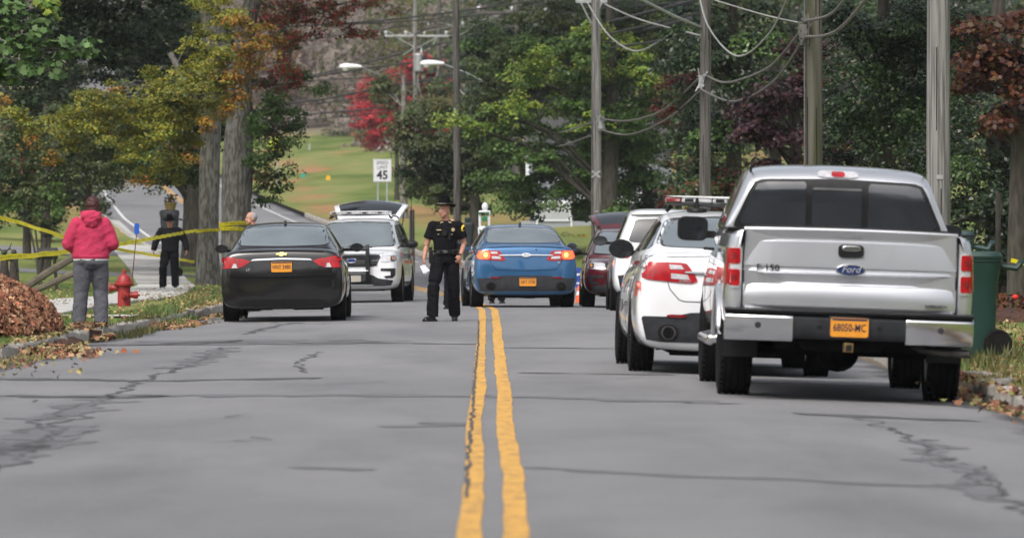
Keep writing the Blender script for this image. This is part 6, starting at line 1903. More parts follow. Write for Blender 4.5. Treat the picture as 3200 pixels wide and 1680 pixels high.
for px, d, hh, lab, nm, cat in ((44, 104, .62, 'rust-brown tree stump ornament with a dark knob on top, left of the leaning rails', 'stump_ornament', 'garden ornament'), (14, 102, .58, 'dark antlered garden figure at the left edge above the leaf pile', 'garden_figure', 'garden ornament')):
    x = X(px, d); g = ground_z(x, d); zt_ = CH - (773 - PY0) * d / F - g
    f_ = thing(nm, lab, cat, (x, d, g))
    q = MB(); q.lathe([(.16, 0), (.12, .15), (.085, zt_ * .55), (.07, zt_ * .75), (.05, zt_ * .82)], (0, 0, 0), 'z', 12)
    q.build('base', FIG, f_, smooth=50)
    q = MB(); q.ell((0, 0, zt_ * .90), (.055, .05, .06), 12, 8)
    if nm == 'garden_figure':
        for s in (-1, 1): q.tube([(0, 0, zt_ * .9), (s * .10, 0, zt_ * .98), (s * .14, 0, zt_ * 1.1)], [.02, .015, .006], 6); q.tube([(s * .08, 0, zt_ * .97), (s * .17, 0, zt_ * .95)], [.014, .006], 6)
        q.tube([(0, 0, zt_ * .8), (.22, 0, zt_ * .75), (.26, 0, zt_ * .5)], [.05, .06, .03], 8)
    q.build('head', IRON, f_, smooth=50)
d = 100; x = X(24, d); g = ground_z(x, d)
q = MB(); q.lathe([(.08, 0), (.16, .06), (.17, .2), (.12, .30), (0, .32)], (0, 0, 0), 'z', 14); tag(q.build('stone_urn', mat('stone_grey', (.14, .14, .135), (.2, .2, .19), 7, bump=.4, rough=.95), None, smooth=50, loc=(x, d, g)), 'grey stone urn between the garden figure and the stump ornament', 'urn')
# ------------------------------------------------------------------ foliage
LEAF = leaf_mat('leaf', .3, .5)
LEAF_S = leaf_mat('glossy_leaf', .15, .32)
LITTER = leaf_mat('dry_leaf', .1, .8)
BARK = mat('maple_bark', (.085, .078, .066), (.21, .205, .185), 5, bump=1.0, bscale=9, rough=.95, stretch=(3.2, 3.2, .8), lo=.42, hi=.6)
BARK_D = mat('dark_bark', (.03, .026, .02), (.07, .062, .05), 5, bump=.8, bscale=9, rough=.95, stretch=(3, 3, .7))
SH = {
 'quad': np.array([(0, -.5), (.34, 0), (0, .5), (-.34, 0)]),
 'oval': np.array([(0, -.5), (.26, -.2), (.24, .2), (0, .5), (-.24, .2), (-.26, -.2)]),
 'maple': np.array([(0, -.45), (.42, -.30), (.30, -.03), (.50, .22), (.19, .19), (0, .56), (-.19, .19), (-.50, .22), (-.30, -.03), (-.42, -.30)]),
 'twig': np.array([(-.5, -.02), (.5, -.012), (.5, .012), (-.5, .02)]),
}
def leaf_mesh(name, P, N, size, cols, shape, m, fold=.12, spin=None):
    """P centres (n,3), N normals, size (n,), cols (n,3)"""
    n = len(P); T = SH[shape]; k = len(T)
    N = N / (np.linalg.norm(N, axis=1, keepdims=True) + 1e-9)
    ref = rng.normal(size=(n, 3)); U = np.cross(N, ref); U /= np.linalg.norm(U, axis=1, keepdims=True) + 1e-9
    Vv = np.cross(N, U)
    z = fold * (np.abs(T[:, 0]) * 1.0 - T[:, 1] ** 2 * .9)
    V = P[:, None, :] + size[:, None, None] * (U[:, None, :] * T[None, :, 0:1] + Vv[:, None, :] * T[None, :, 1:2] + N[:, None, :] * z[None, :, None])
    me = bpy.data.meshes.new(name)
    me.vertices.add(n * k); me.vertices.foreach_set('co', V.reshape(-1).astype('f'))
    me.loops.add(n * k); me.loops.foreach_set('vertex_index', np.arange(n * k, dtype='i'))
    me.polygons.add(n); me.polygons.foreach_set('loop_start', np.arange(0, n * k, k, dtype='i')); me.polygons.foreach_set('loop_total', np.full(n, k, dtype='i'))
    me.update(calc_edges=True)
    a = me.attributes.new('tint', 'FLOAT_COLOR', 'FACE')
    a.data.foreach_set('color', np.concatenate([cols, np.ones((n, 1))], 1).reshape(-1).astype('f'))
    me.materials.append(m)
    return me

PAL = {
 'yg': [(0.230, 0.230, 0.026), (0.172, 0.198, 0.029), (0.276, 0.224, 0.024), (0.112, 0.151, 0.026)],
 'orange': [(.34, .15, .02), (.30, .10, .015), (.30, .18, .02), (.16, .14, .02), (.19, .165, .02)],
 'red': [(0.309, 0.026, 0.022), (0.200, 0.022, 0.019), (0.109, 0.090, 0.028), (0.081, 0.117, 0.032)],
 'redgreen': [(0.060, 0.090, 0.024), (0.120, 0.022, 0.014), (0.048, 0.072, 0.022), (0.042, 0.060, 0.018)],
 'green': [(0.076, 0.145, 0.030), (0.059, 0.115, 0.027), (0.099, 0.160, 0.033), (0.049, 0.091, 0.024)],
 'mid': [(0.054, 0.083, 0.029), (0.074, 0.101, 0.034), (0.040, 0.065, 0.025), (0.094, 0.108, 0.034)],
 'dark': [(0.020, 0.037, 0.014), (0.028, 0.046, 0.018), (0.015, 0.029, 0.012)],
 'bright': [(0.094, 0.165, 0.050), (0.121, 0.209, 0.066), (0.066, 0.132, 0.039), (0.143, 0.231, 0.088)],
 'lime': [(0.221, 0.289, 0.045), (0.137, 0.229, 0.038), (0.260, 0.305, 0.045), (0.091, 0.176, 0.033)],
 'maroon': [(.10, .016, .014), (.07, .012, .012), (.14, .022, .016), (.05, .03, .015)],
 'purple': [(0.046, 0.021, 0.029), (0.033, 0.016, 0.022), (0.065, 0.031, 0.039), (0.058, 0.019, 0.016)],
 'copper': [(.11, .035, .012), (.07, .022, .012), (.05, .016, .014), (.09, .05, .015)],
 'holly': [(0.024, 0.048, 0.017), (0.036, 0.066, 0.022), (0.019, 0.036, 0.014), (0.066, 0.102, 0.036)],
 'conifer': [(.018, .042, .030), (.024, .052, .034), (.014, .032, .024)],
 'bare': [(.27, .225, .20), (.25, .21, .19), (.29, .24, .21), (.24, .20, .18)],
 'rust': [(.30, .14, .06), (.24, .11, .05), (.20, .13, .06)],
 'crimson': [(0.462, 0.033, 0.050), (0.374, 0.024, 0.039), (0.286, 0.033, 0.039), (0.506, 0.055, 0.055)],
 'hill': [(.05, .085, .045), (.04, .07, .04), (.07, .095, .05)],
 'olive': [(.10, .105, .035), (.075, .085, .03), (.12, .115, .035)],
 'dead': [(.24, .115, .06), (.16, .07, .04), (.36, .21, .12), (.10, .045, .03), (.27, .10, .055)],
 'pale': [(.34, .27, .12), (.40, .33, .17), (.26, .18, .08), (.22, .22, .07)],
 'grass': [(.085, .15, .03), (.11, .17, .04), (.14, .17, .055), (.07, .12, .025)],
}
def pick(pal, n, vary=.25):
    c = np.array(PAL[pal])[rng.integers(0, len(PAL[pal]), n)]
    return c * (1 + rng.normal(size=(n, 1)) * vary).clip(.4, 1.8)

def blob_leaves(blobs, leaf, cover, droop=.35, clump=.42, flat=.45, sub=None):
    """blobs: (centre, radius, palette) -> leaves gathered in flattened clumps through each blob"""
    PP, NN, CC = [], [], []
    for c, r, pal in blobs:
        c = np.array(c, float)
        area = math.pi * r * r
        n = int(cover * area / (leaf * leaf * .42))
        n = max(30, n)
        nc = max(4, int((r / clump) ** 2 * 4.2))
        d = rng.normal(size=(nc, 3)); d /= np.linalg.norm(d, axis=1, keepdims=True)
        rad = rng.random((nc, 1)) ** .45
        cc = c + d * rad * r * np.array([1.0, 1.0, .86]) * .92
        cs = clump * rng.uniform(.55, 1.25, nc)
        idx = rng.integers(0, nc, n)
        g = rng.normal(size=(n, 3)); g /= np.linalg.norm(g, axis=1, keepdims=True)
        g *= rng.random((n, 1)) ** .5
        off = g * cs[idx][:, None] * np.array([1, 1, flat])
        # shed: clump edges hang down
        off[:, 2] -= (off[:, 0] ** 2 + off[:, 1] ** 2) / (clump * 1.6) * droop
        p = cc[idx] + off
        out = p - c
        N = np.array([0, -.25, 1.0]) + out / r * .5 + rng.normal(size=(n, 3)) * .55
        tint = 1 + rng.normal(size=nc) * .18
        col_ = pick(pal, n, .16) * tint[idx][:, None]
        PP.append(p); NN.append(N); CC.append(col_)
    return np.concatenate(PP), np.concatenate(NN), np.concatenate(CC).clip(.003, .9)

def bark_tube(name, pts, rads, m, parent, n=18, rough=.06, seed=0):
    """trunk or limb with fluted, lumpy bark"""
    P = [Vector(p) for p in pts]; out = []; rr = []
    for i in range(len(P) - 1):
        for k in range(6): out.append(P[i].lerp(P[i + 1], k / 6)); rr.append(lerp(rads[i], rads[i + 1], k / 6))
    out.append(P[-1]); rr.append(rads[-1])
    mb = MB(); mb.tube(out, rr, n)
    me = mb.mesh(name)
    vs = me.vertices
    for i, v in enumerate(vs):
        c = v.co; q = Vector((c.x * 2.2 + seed, c.y * 2.2, c.z * .5))
        d = noise.noise(q) + .5 * noise.noise(q * 3.1)
        v.co = c * 1.0 + Vector((d, d * .6, 0)) * rads[0] * rough * 2
    return mkobj(name, me, m, parent, smooth=60)

def tree(name, label, base, trunks, blobs, leaf, cover, shape='quad', m=None, bark=None, group=None, cat='tree', limbs=True, droop=.35, clump=.42, flat=.45, upper=None, crown_name='crown', tilt=None):
    """base: (x, y); trunks: list of (points, radii) in world; blobs in world"""
    bx, by = base; g = ground_z(bx, by)
    root = thing(name, label, cat, (bx, by, g), 0, group)
    o = Vector((bx, by, g))
    for k, (pts, rads) in enumerate(trunks):
        bark_tube('trunk', [Vector(p) - o for p in pts], rads, bark or BARK, root, seed=k * 3.1)
    if limbs and trunks:
        lb = MB(); cnt = 0
        for c, r, pal in blobs:
            if cnt > 22: break
            c = Vector(c); tp = min(trunks, key=lambda t: (Vector(t[0][-1]) - c).length)
            zz = min(max(c.z - (c - Vector((tp[0][-1][0], tp[0][-1][1], c.z))).length * .7, tp[0][0][2] + 1.6), tp[0][-1][2])
            t = 0; pts = [Vector(p) for p in tp[0]]
            st = pts[-1]
            for a, b in zip(pts[:-1], pts[1:]):
                if a.z <= zz <= b.z: st = a.lerp(b, (zz - a.z) / max(1e-3, b.z - a.z)); break
            r0 = tp[1][-1] * .5
            mid = st.lerp(c, .5) + Vector((rnd.uniform(-.2, .2), rnd.uniform(-.2, .2), .12 * (c - st).length))
            bark_tube('limb', [st - o, mid - o, c - o], [r0, r0 * .6, r0 * .22], bark or BARK, root, n=8, seed=cnt); cnt += 1
    P, N, C = blob_leaves(blobs, leaf, cover, droop, clump, flat)
    s = leaf * rng.uniform(.7, 1.25, len(P))
    me = leaf_mesh(crown_name, P - np.array(o), N, s, C, shape, m or LEAF)
    mkobj(crown_name, me, None, root)
    if upper:
        upper = ([(Vector((c.x, c.y, max(c.z, 1.9 + 760 * c.y / F + r * 1.15 + clump * 1.5))), r, p_) for c, r, p_ in upper[0]],) + tuple(upper[1:])
        P, N, C = blob_leaves(upper[0], upper[1], upper[2], droop, clump * 2, flat)
        me = leaf_mesh('upper_crown', P - np.array(o), N, upper[1] * rng.uniform(.7, 1.25, len(P)), C, 'quad', m or LEAF)
        mkobj('upper_crown', me, None, root)
    return root

def B(px, py, r, d, pal, dd=0):
    """blob in the crown at a point of the view, r in photo pixels"""
    return (W(px, py, d + dd), r * d / F, pal)
def spread(x0, y0, x1, y1, n, r0, r1, d, pal, depth=2.0):
    out = []
    for _ in range(n):
        out.append(B(rnd.uniform(x0, x1), rnd.uniform(y0, y1), rnd.uniform(r0, r1), d, pal if isinstance(pal, str) else rnd.choice(pal), rnd.uniform(-depth, depth)))
    return out

# --- big twin-trunk maple on the verge
d = 139
def T(px, py, dd=0): return W(px, py, d + dd)
def trunk_pts(pairs, d, base_py):
    out = []
    for px, py in pairs: out.append(W(px, py, d))
    return out
tb = ground_z(X(650, 139), 139)
blobs = []
for q in [(560, 300, 120), (470, 330, 95), (640, 250, 110), (700, 60, 85), (560, 420, 75), (430, 460, 70), (520, 490, 62), (600, 350, 80), (640, 20, 80), (690, 320, 60), (480, 250, 70), (400, 380, 80), (640, 150, 80), (590, 200, 70), (690, 180, 60), (500, 400, 70), (380, 470, 55), (460, 540, 40), (560, 560, 36)]: blobs.append(B(*q, 137, 'yg', rnd.uniform(-2, 1)))
for q in [(250, 350, 80), (180, 400, 60), (230, 450, 60), (320, 400, 70), (300, 290, 70), (340, 330, 60), (110, 400, 50), (60, 350, 50)]: blobs.append(B(*q, 135, 'yg', rnd.uniform(-2, 1)))
for q in [(740, 230, 70), (790, 150, 75), (830, 120, 55), (715, 330, 40), (770, 70, 55), (165, 500, 34), (640, 390, 38), (20, 320, 34), (440, 560, 24), (600, 490, 26), (370, 280, 24), (100, 440, 30), (750, 300, 45)]: blobs.append(B(*q, 136, 'orange', rnd.uniform(-2, 0)))
blobs += [B(*q, 141, 'mid', 0) for q in [(220, 360, 80), (120, 470, 70), (60, 420, 70), (400, 300, 80), (250, 560, 55), (150, 560, 50), (300, 480, 90), (420, 420, 90), (200, 480, 80), (520, 300, 90), (340, 540, 60), (480, 560, 50)]]
mapleA = tree('maple_tree', 'big old maple with yellow-green and orange leaves, its rough trunk tied with tape', (X(650, 139), 139),
    [([Vector((X(652, 139), 139, tb - .2)), T(650, 860), T(652, 700), T(655, 500), T(662, 350), T(675, 200), T(640, 0), T(600, -250)], [.37, .30, .27, .26, .25, .21, .18, .12]),
     ([T(655, 480), T(640, 380), T(600, 300), T(540, 180), T(470, 40)], [.18, .14, .11, .08, .05])],
    blobs, .088, 2.9, 'quad', clump=.34, upper=(spread(200, -900, 1000, -80, 30, 120, 200, 139, ['yg', 'orange'], 5), .3, 2.0))
blobs = []
for q in [(900, 60, 70), (960, 30, 60), (1040, 60, 55), (1110, 95, 42), (1020, 15, 50), (1100, 20, 38), (1170, 12, 35), (870, 20, 70), (880, 150, 60), (930, 120, 45), (860, 250, 70), (930, 265, 40), (900, 210, 55), (1160, 105, 24), (1225, 35, 18), (1000, 100, 30), (820, 60, 60)]: blobs.append(B(*q, 146, 'red', rnd.uniform(-2, 1)))
for q in [(850, 480, 48), (880, 450, 34), (905, 520, 22), (830, 400, 50)]: blobs.append(B(*q, 146, 'redgreen', 0))
for q in [(880, 330, 62), (940, 370, 45), (990, 290, 34), (1010, 275, 22), (830, 330, 60), (860, 400, 58), (920, 400, 40), (820, 540, 60), (850, 590, 42), (810, 620, 38), (870, 560, 34), (800, 470, 55), (900, 440, 36), (960, 230, 28), (790, 380, 50)]: blobs.append(B(*q, 146, 'green', rnd.uniform(-2, 1)))
blobs = [(b[0], b[1], 'redgreen' if (b[2] == 'green' and rnd.random() < .35) else b[2]) for b in blobs]
tb2 = ground_z(X(742, 146), 146)
mapleB = tree('maple_tree', 'thick-trunked maple with dark red and green leaves reaching over the street', (X(742, 146), 146),
    [([Vector((X(742, 146), 146, tb2 - .2)), W(742, 880, 146), W(738, 700, 146), W(742, 500, 146), W(748, 330, 146), W(752, 200, 146), W(790, 0, 146), W(850, -260, 146)], [.50, .43, .41, .40, .36, .28, .22, .14]),
     ([W(748, 330, 146), W(700, 150, 147), W(640, -60, 148)], [.24, .18, .12]), ([W(752, 260, 146), W(830, 140, 146), W(930, 40, 146), W(1080, 10, 146)], [.16, .10, .06, .03])],
    blobs, .098, 2.9, 'quad', clump=.36, upper=(spread(500, -900, 1250, -90, 26, 120, 200, 147, ['red', 'redgreen'], 5), .3, 2.0))
tb3 = ground_z(X(600, 165), 165)
tree('maple_tree', 'third dark trunk behind the taped maple, partly hidden by it', (X(604, 165), 165),
    [([Vector((X(604, 165), 165, tb3 - .2)), W(604, 760, 165), W(606, 550, 165), W(608, 300, 165), W(615, -100, 165)], [.42, .34, .31, .28, .2])],
    spread(300, 60, 760, 430, 24, 75, 115, 165, ['dark', 'mid', 'dark'], 3), .15, 2.6, 'quad', bark=BARK_D)
# tape wound round both trunks
def wrap(parent, px, py, d, r, w, label, tilt=.03):
    c = W(px, py, d); n = 28; vs = []
    for i in range(n + 1):
        a = 2 * math.pi * i / n
        for s in (-1, 1): vs.append((c.x + r * math.cos(a), d + r * math.sin(a), c.z + tilt * math.cos(a) + s * w / 2 + .006 * math.sin(a * 3)))
    me = bpy.data.meshes.new('barrier_tape'); me.from_pydata(vs, [], [(2 * i, 2 * i + 1, 2 * i + 3, 2 * i + 2) for i in range(n)])
    o = mkobj('barrier_tape', me, TAPE); tag(o, label, 'barrier tape')
    t = text_obj('print', 'DO NOT CROSS', w * .8, TAPE_T, None, (c.x, d - r - .012, c.z), depth=.001); t.parent = o
wrap(None, 737, 698, 146, .445, .10, 'upper yellow tape band wound round the thick second maple trunk')
wrap(None, 737, 715, 146, .45, .10, 'lower yellow tape band wound round the thick second maple trunk', -.02)
wrap(None, 650, 720, 139, .315, .075, 'yellow tape band tied round the near taped maple trunk', .02)

# --- dark shaded canopy of the yard trees at the left and the near bright branch
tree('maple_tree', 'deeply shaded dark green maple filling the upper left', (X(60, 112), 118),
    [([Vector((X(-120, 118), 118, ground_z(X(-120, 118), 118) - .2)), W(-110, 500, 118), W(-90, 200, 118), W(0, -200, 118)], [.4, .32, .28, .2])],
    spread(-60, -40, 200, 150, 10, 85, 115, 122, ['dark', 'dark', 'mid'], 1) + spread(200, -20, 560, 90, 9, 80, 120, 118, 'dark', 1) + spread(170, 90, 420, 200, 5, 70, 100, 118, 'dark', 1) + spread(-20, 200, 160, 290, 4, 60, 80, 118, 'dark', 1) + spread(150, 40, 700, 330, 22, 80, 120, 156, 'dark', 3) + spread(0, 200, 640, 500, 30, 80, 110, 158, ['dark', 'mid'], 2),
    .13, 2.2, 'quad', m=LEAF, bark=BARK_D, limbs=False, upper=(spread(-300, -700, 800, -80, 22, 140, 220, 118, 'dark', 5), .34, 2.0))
tree('maple_tree', 'bright green maple branch hanging into the top left corner, nearest foliage', (X(-330, 64), 66),
    [([Vector((X(-330, 66), 66, ground_z(X(-330, 66), 66) - .2)), W(-320, 500, 66), W(-280, 0, 66), W(-240, -400, 66)], [.26, .2, .16, .1]), ([W(-280, 60, 66), W(-60, 110, 65), W(120, 150, 64), W(240, 150, 64)], [.07, .045, .025, .012])],
    [B(40, 50, 85, 64, 'bright'), B(120, 100, 70, 64, 'bright'), B(40, 150, 75, 64, 'bright'), B(100, 190, 55, 64, 'bright'), B(190, 150, 50, 64, 'bright'), B(250, 160, 36, 64, 'bright'), B(285, 145, 26, 64, 'bright'), B(140, 25, 45, 64, 'lime'), B(-40, 80, 90, 64, 'bright'), B(-60, 200, 80, 65, 'green'), B(150, 205, 30, 64, 'bright'), B(10, 230, 45, 65, 'green')],
    .112, 2.1, 'maple', clump=.22, droop=.5, flat=.4)
# mid green thicket behind, left
for k, (x0, x1, y0, y1, n, pal, d_, lab) in enumerate([
    (-60, 230, 430, 650, 18, ['mid', 'olive', 'green'], 168, 'leafy green shrub tree at the left edge above the dark garden ornaments'),
    (150, 400, 440, 570, 14, ['mid', 'green', 'dark'], 176, 'green tree behind the woman with the auburn hair'),
    (330, 620, 440, 560, 20, ['green', 'mid', 'green', 'redgreen'], 150, 'low maple branches dipping over the grey bin and the street beyond'),
    (-40, 330, 330, 500, 10, ['dark', 'mid', 'redgreen'], 150, 'dark reddish green tree low in the left canopy')]):
    tree('yard_tree', lab, (X((x0 + x1) / 2, d_), d_), [([Vector((X((x0 + x1) / 2, d_), d_, ground_z(X((x0 + x1) / 2, d_), d_) - .2)), W((x0 + x1) / 2, y0, d_)], [.14, .08])] if k not in (2,) else [([W(640, 420, d_), W(560, 480, d_), W(470, 520, d_)], [.06, .04, .02])],
        spread(x0, y0, x1, y1, n, 45, 78, d_, pal, 1.5), .12, 3.2, 'quad', bark=BARK_D, clump=.42, limbs=k != 2)
tree('shrub_border', 'low leafy shrubs along the back of the left yard', (X(120, 190), 190), [], spread(-60, 610, 330, 690, 16, 40, 58, 190, ['mid', 'green', 'dark', 'olive'], 2) + spread(-60, 560, 320, 620, 8, 50, 60, 192, ['mid', 'dark'], 2), .14, 2.8, 'quad', limbs=False, cat='shrubs', crown_name='foliage', clump=.4)
# multi-stem shrub
d = 140; sx2 = X(130, d)
g = ground_z(sx2, d)
tree('garden_shrub', 'vase-shaped shrub with several dark stems left of the woman', (sx2, d),
    [([Vector((sx2 + a * .02, d, g - .1)), Vector((sx2 + a * .06, d, g + .5)), Vector((sx2 + a * .16, d + b, g + 1.4))], [.045, .035, .02]) for a, b in ((-2, .1), (-1, -.1), (0, .1), (1, -.05), (2, 0))],
    [B(130, 640, 55, d, 'mid'), B(90, 600, 50, d, 'mid'), B(170, 605, 50, d, 'green'), B(120, 690, 38, d, 'mid'), B(145, 720, 26, d, 'dark')], .09, 2.6, 'oval', bark=BARK_D, clump=.22, limbs=False, group=None, cat='shrub')

# --- right side trees
def rtree(name, label, bpx, d, blobs, leaf, cover, shape='quad', m=None, tr=.16, upper=None, top=0, bark=BARK_D, **k):
    x = X(bpx, d); g = ground_z(x, d)
    return tree(name, label, (x, d), [([Vector((x, d, g - .2)), W(bpx, 600, d), W(bpx + 8, (600 + top) / 2, d), W(bpx, top, d)], [tr * 1.2, tr, tr * .8, tr * .5])], blobs, leaf, cover, shape, m, bark, upper=upper, **k)
d = 186
rtree('maple_tree', 'small round dark green maple directly behind the officer in the road', 1484, d,
    [B(1400, 420, 80, d, 'mid'), B(1480, 400, 75, d, 'mid'), B(1320, 430, 70, d, 'mid'), B(1260, 420, 50, d, 'olive'), B(1290, 500, 70, d, 'dark'), B(1370, 520, 80, d, 'dark'), B(1460, 500, 80, d, 'dark'), B(1530, 470, 60, d, 'mid'), B(1350, 600, 62, d, 'mid'), B(1430, 590, 60, d, 'dark'), B(1510, 570, 60, d, 'dark'), B(1300, 350, 55, d, 'mid'), B(1380, 330, 55, d, 'olive'), B(1440, 330, 55, d, 'mid'), B(1250, 400, 30, d, 'olive'), B(1280, 580, 40, d, 'mid'), B(1395, 650, 26, d, 'mid'), B(1270, 460, 44, d, 'mid')] + spread(1290, 430, 1540, 620, 15, 50, 70, d + 2, ['dark', 'mid', 'olive'], 1),
    .115, 3.4, 'quad', tr=.17, top=370, clump=.5)
d = 172
bl = [B(*q, d, 'lime', rnd.uniform(-1, 2)) for q in [(1450, 385, 50), (1400, 370, 38), (1500, 400, 42), (1720, 180, 60), (1800, 130, 65), (1860, 100, 60), (1640, 300, 55), (1700, 270, 60), (1760, 240, 55), (1580, 350, 50), (1900, 160, 55), (1980, 130, 50), (1540, 340, 44), (1620, 230, 50), (1750, 330, 45), (1840, 200, 60)]]
bl += [B(*q, d, 'green', rnd.uniform(-1, 2)) for q in [(1640, 400, 80), (1740, 420, 80), (1560, 430, 65), (1820, 330, 90), (1900, 260, 80), (1980, 230, 70), (1940, 380, 90), (1860, 450, 90), (1700, 500, 80), (1600, 500, 70), (1780, 560, 70), (1900, 560, 80), (2000, 470, 90), (2000, 330, 80), (1650, 570, 60), (1720, 620, 40), (1830, 640, 45), (1930, 640, 60), (2020, 580, 70), (1580, 570, 44), (1600, 640, 34), (2080, 430, 70), (1560, 610, 30)]]
bl += [B(*q, d, 'mid', rnd.uniform(1, 3)) for q in [(1560, 250, 70), (1620, 150, 80), (1500, 300, 60), (1700, 80, 80), (2050, 160, 90), (2100, 300, 90), (2080, 60, 90), (1780, 40, 80), (1900, 40, 90), (1620, 60, 70), (1520, 180, 60), (2000, 60, 90)]]
bl += spread(1480, 60, 2150, 640, 46, 70, 100, d + 6, ['mid', 'green', 'dark', 'mid'], 2)
bl += spread(1640, 100, 2060, 400, 16, 42, 66, d - 1, ['lime', 'green', 'green'], 1)
rtree('maple_tree', 'large spreading maple with lime and green leaves above the blue sedan', 1905, d, bl, .125, 2.7, 'quad', tr=.26, top=0, clump=.6, flat=.32, droop=.6, upper=(spread(1500, -700, 2150, -60, 18, 120, 190, d, 'green', 4), .32, 2.0))
d = 158
rtree('maroon_tree', 'small tree with dark red leaves between the green maples, left of the dark wooden pole', 2120, d,
    spread(2050, 210, 2200, 300, 6, 34, 52, d, 'maroon', .6) + spread(2080, 300, 2210, 640, 16, 38, 58, d, ['maroon', 'maroon', 'redgreen'], 1), .10, 2.4, 'quad', tr=.10, top=240, clump=.3)
d = 128
rtree('hemlock_tree', 'tall green tree with layered boughs behind the dark wooden pole', 2290, d,
    spread(2120, 0, 2420, 200, 14, 60, 95, d, ['green', 'dark', 'holly'], 2) + spread(2160, 200, 2380, 430, 14, 60, 85, d, ['dark', 'holly', 'green'], 2) + spread(2140, 430, 2330, 690, 14, 55, 75, d, ['dark', 'holly', 'redgreen'], 2),
    .11, 2.6, 'oval', m=LEAF_S, tr=.2, clump=.7, flat=.22, droop=.9, upper=(spread(2050, -700, 2500, -60, 14, 120, 180, d, 'dark', 3), .3, 2.0))
d = 104
rtree('purple_maple', 'purple-leaved maple around the mossy pole behind the pickup roof', 2480, d,
    spread(2340, 260, 2600, 400, 9, 48, 75, d, 'purple', 1) + spread(2320, 400, 2640, 660, 18, 55, 85, d, ['purple', 'purple', 'purple', 'copper'], 1.5) + spread(2440, 150, 2640, 280, 5, 40, 60, d, ['purple', 'copper'], 1),
    .092, 2.5, 'maple', tr=.15, top=250, clump=.4)
d = 92
rtree('holly_tree', 'dark glossy evergreen with trailing sprays right of the mossy pole', 2760, d,
    spread(2560, 0, 2900, 250, 18, 70, 100, d, ['holly', 'holly', 'dark'], 2) + spread(2600, 250, 2900, 640, 20, 65, 95, d, ['holly', 'dark'], 2) + spread(2880, 0, 3060, 500, 12, 65, 95, d, ['holly', 'dark', 'green'], 2),
    .075, 2.5, 'oval', m=LEAF_S, tr=.2, clump=.5, flat=.3, droop=1.2, upper=(spread(2400, -900, 3300, -60, 22, 140, 200, d, 'dark', 4), .26, 2.0))
d = 84
rtree('copper_maple', 'copper and purple maple in the top right corner', 3180, d,
    spread(2990, 20, 3230, 290, 14, 60, 85, d, ['copper', 'purple', 'copper'], 1) + spread(3080, 290, 3230, 420, 5, 50, 70, d, ['purple', 'copper'], 1), .095, 2.4, 'maple', tr=.14, top=100, clump=.4)
d = 108
rtree('spruce_tree', 'nearly black evergreen filling the right edge below the copper maple', 3120, d,
    spread(2900, 250, 3260, 780, 30, 75, 110, d, ['dark', 'dark', 'holly'], 2) + spread(2380, 560, 3000, 720, 12, 70, 90, d + 8, 'dark', 2), .11, 2.3, 'oval', m=LEAF_S, tr=.25, clump=.7, flat=.3, droop=.9)
# clipped hedge behind the garden bed
d = 98
rtree('clipped_hedge', 'dark hedge along the lawn behind the green bin', 3120, d, spread(3000, 800, 3260, 870, 12, 50, 60, d, 'dark', 1), .07, 3.5, 'oval', tr=.05, top=700, limbs=False, cat='hedge', crown_name='foliage')
# back row on the right
bk = [(1560, 300, ['hill', 'hill'], 'pale green rounded tree far beyond the crossarm pole'), (1740, 262, ['dark', 'mid'], 'tall dark tree behind the lime maple, upper left of it'), (2000, 246, ['dark', 'conifer'], 'tall dark tree behind the lime maple, upper right of it'), (2420, 200, ['dark', 'mid'], 'tall shaded tree filling the gap behind the hemlock'), (2850, 175, ['dark', 'holly'], 'tall shaded tree behind the dark evergreen')]
for cx, d, pal, lab in bk:
    rtree('shade_tree', lab, cx, d, spread(cx - (190 if cx > 1600 else 80), -60 if cx > 1600 else 80, cx + 210, 560 if cx > 1600 else 360, 34, 70, 105, d, pal, 3), .26 if cx < 2200 else .22, 1.6, 'quad', tr=.25, clump=.9, limbs=False, group=None)
# yellow-flowered border and shrubs before the house
tree('border_planting', 'yellow and green flower border in front of the white porch', (X(1810, 195), 195), [], spread(1760, 742, 1860, 752, 8, 20, 26, 195, ['lime', 'olive', 'orange'], 1), .09, 2.2, 'oval', limbs=False, cat='plants', crown_name='foliage', clump=.2)
tree('low_shrub', 'low green shrub beside the survey instrument and the porch', (X(1610, 200), 200), [], spread(1570, 715, 1640, 735, 7, 22, 30, 200, ['green', 'mid'], 1), .09, 2.4, 'oval', limbs=False, cat='shrub', crown_name='foliage', clump=.2)

# --- far scenery
d = 410
rtree('red_maple', 'brilliant crimson tree behind the transformer pole', 1290, d,
    spread(1190, 200, 1370, 270, 9, 50, 70, d, 'crimson', 3) + spread(1150, 260, 1400, 400, 20, 50, 75, d, 'crimson', 3) + spread(1130, 270, 1250, 420, 7, 45, 62, d - 2, 'crimson', 1) + spread(1130, 400, 1300, 520, 9, 32, 48, d, ['crimson', 'rust'], 3) + spread(1170, 500, 1290, 560, 4, 24, 34, d, ['crimson', 'bare'], 2) + spread(1320, 300, 1400, 420, 4, 34, 48, d, 'crimson', 2), .22, 3.2, 'quad', tr=.25, top=200, clump=.7)
for cx, cy, d, pal, lab, w_, h_ in ((1130, 440, 430, ['bare', 'mid'], 'grey-green thicket left of the crimson tree', 70, 60), (1060, 420, 470, ['olive', 'bare', 'hill'], 'pale olive shrubbery at the foot of the far wood', 60, 40), (1240, 500, 400, ['mid', 'bare', 'dark'], 'dull shaded shrubs under the crimson tree', 60, 50), (980, 415, 520, ['hill', 'olive'], 'small pale bush at the top of the far lawn', 40, 26)):
    rtree('far_shrub', lab, cx, d, spread(cx - w_, cy - h_, cx + w_, cy + h_, 10, 30, 46, d, pal, 3), .26, 1.5, 'quad', tr=.12, top=cy, limbs=False, cat='shrub', clump=.7)
for px, d, r0 in ((1242, 236, .22), (1262, 250, .30), (1100, 330, .1)):
    pass
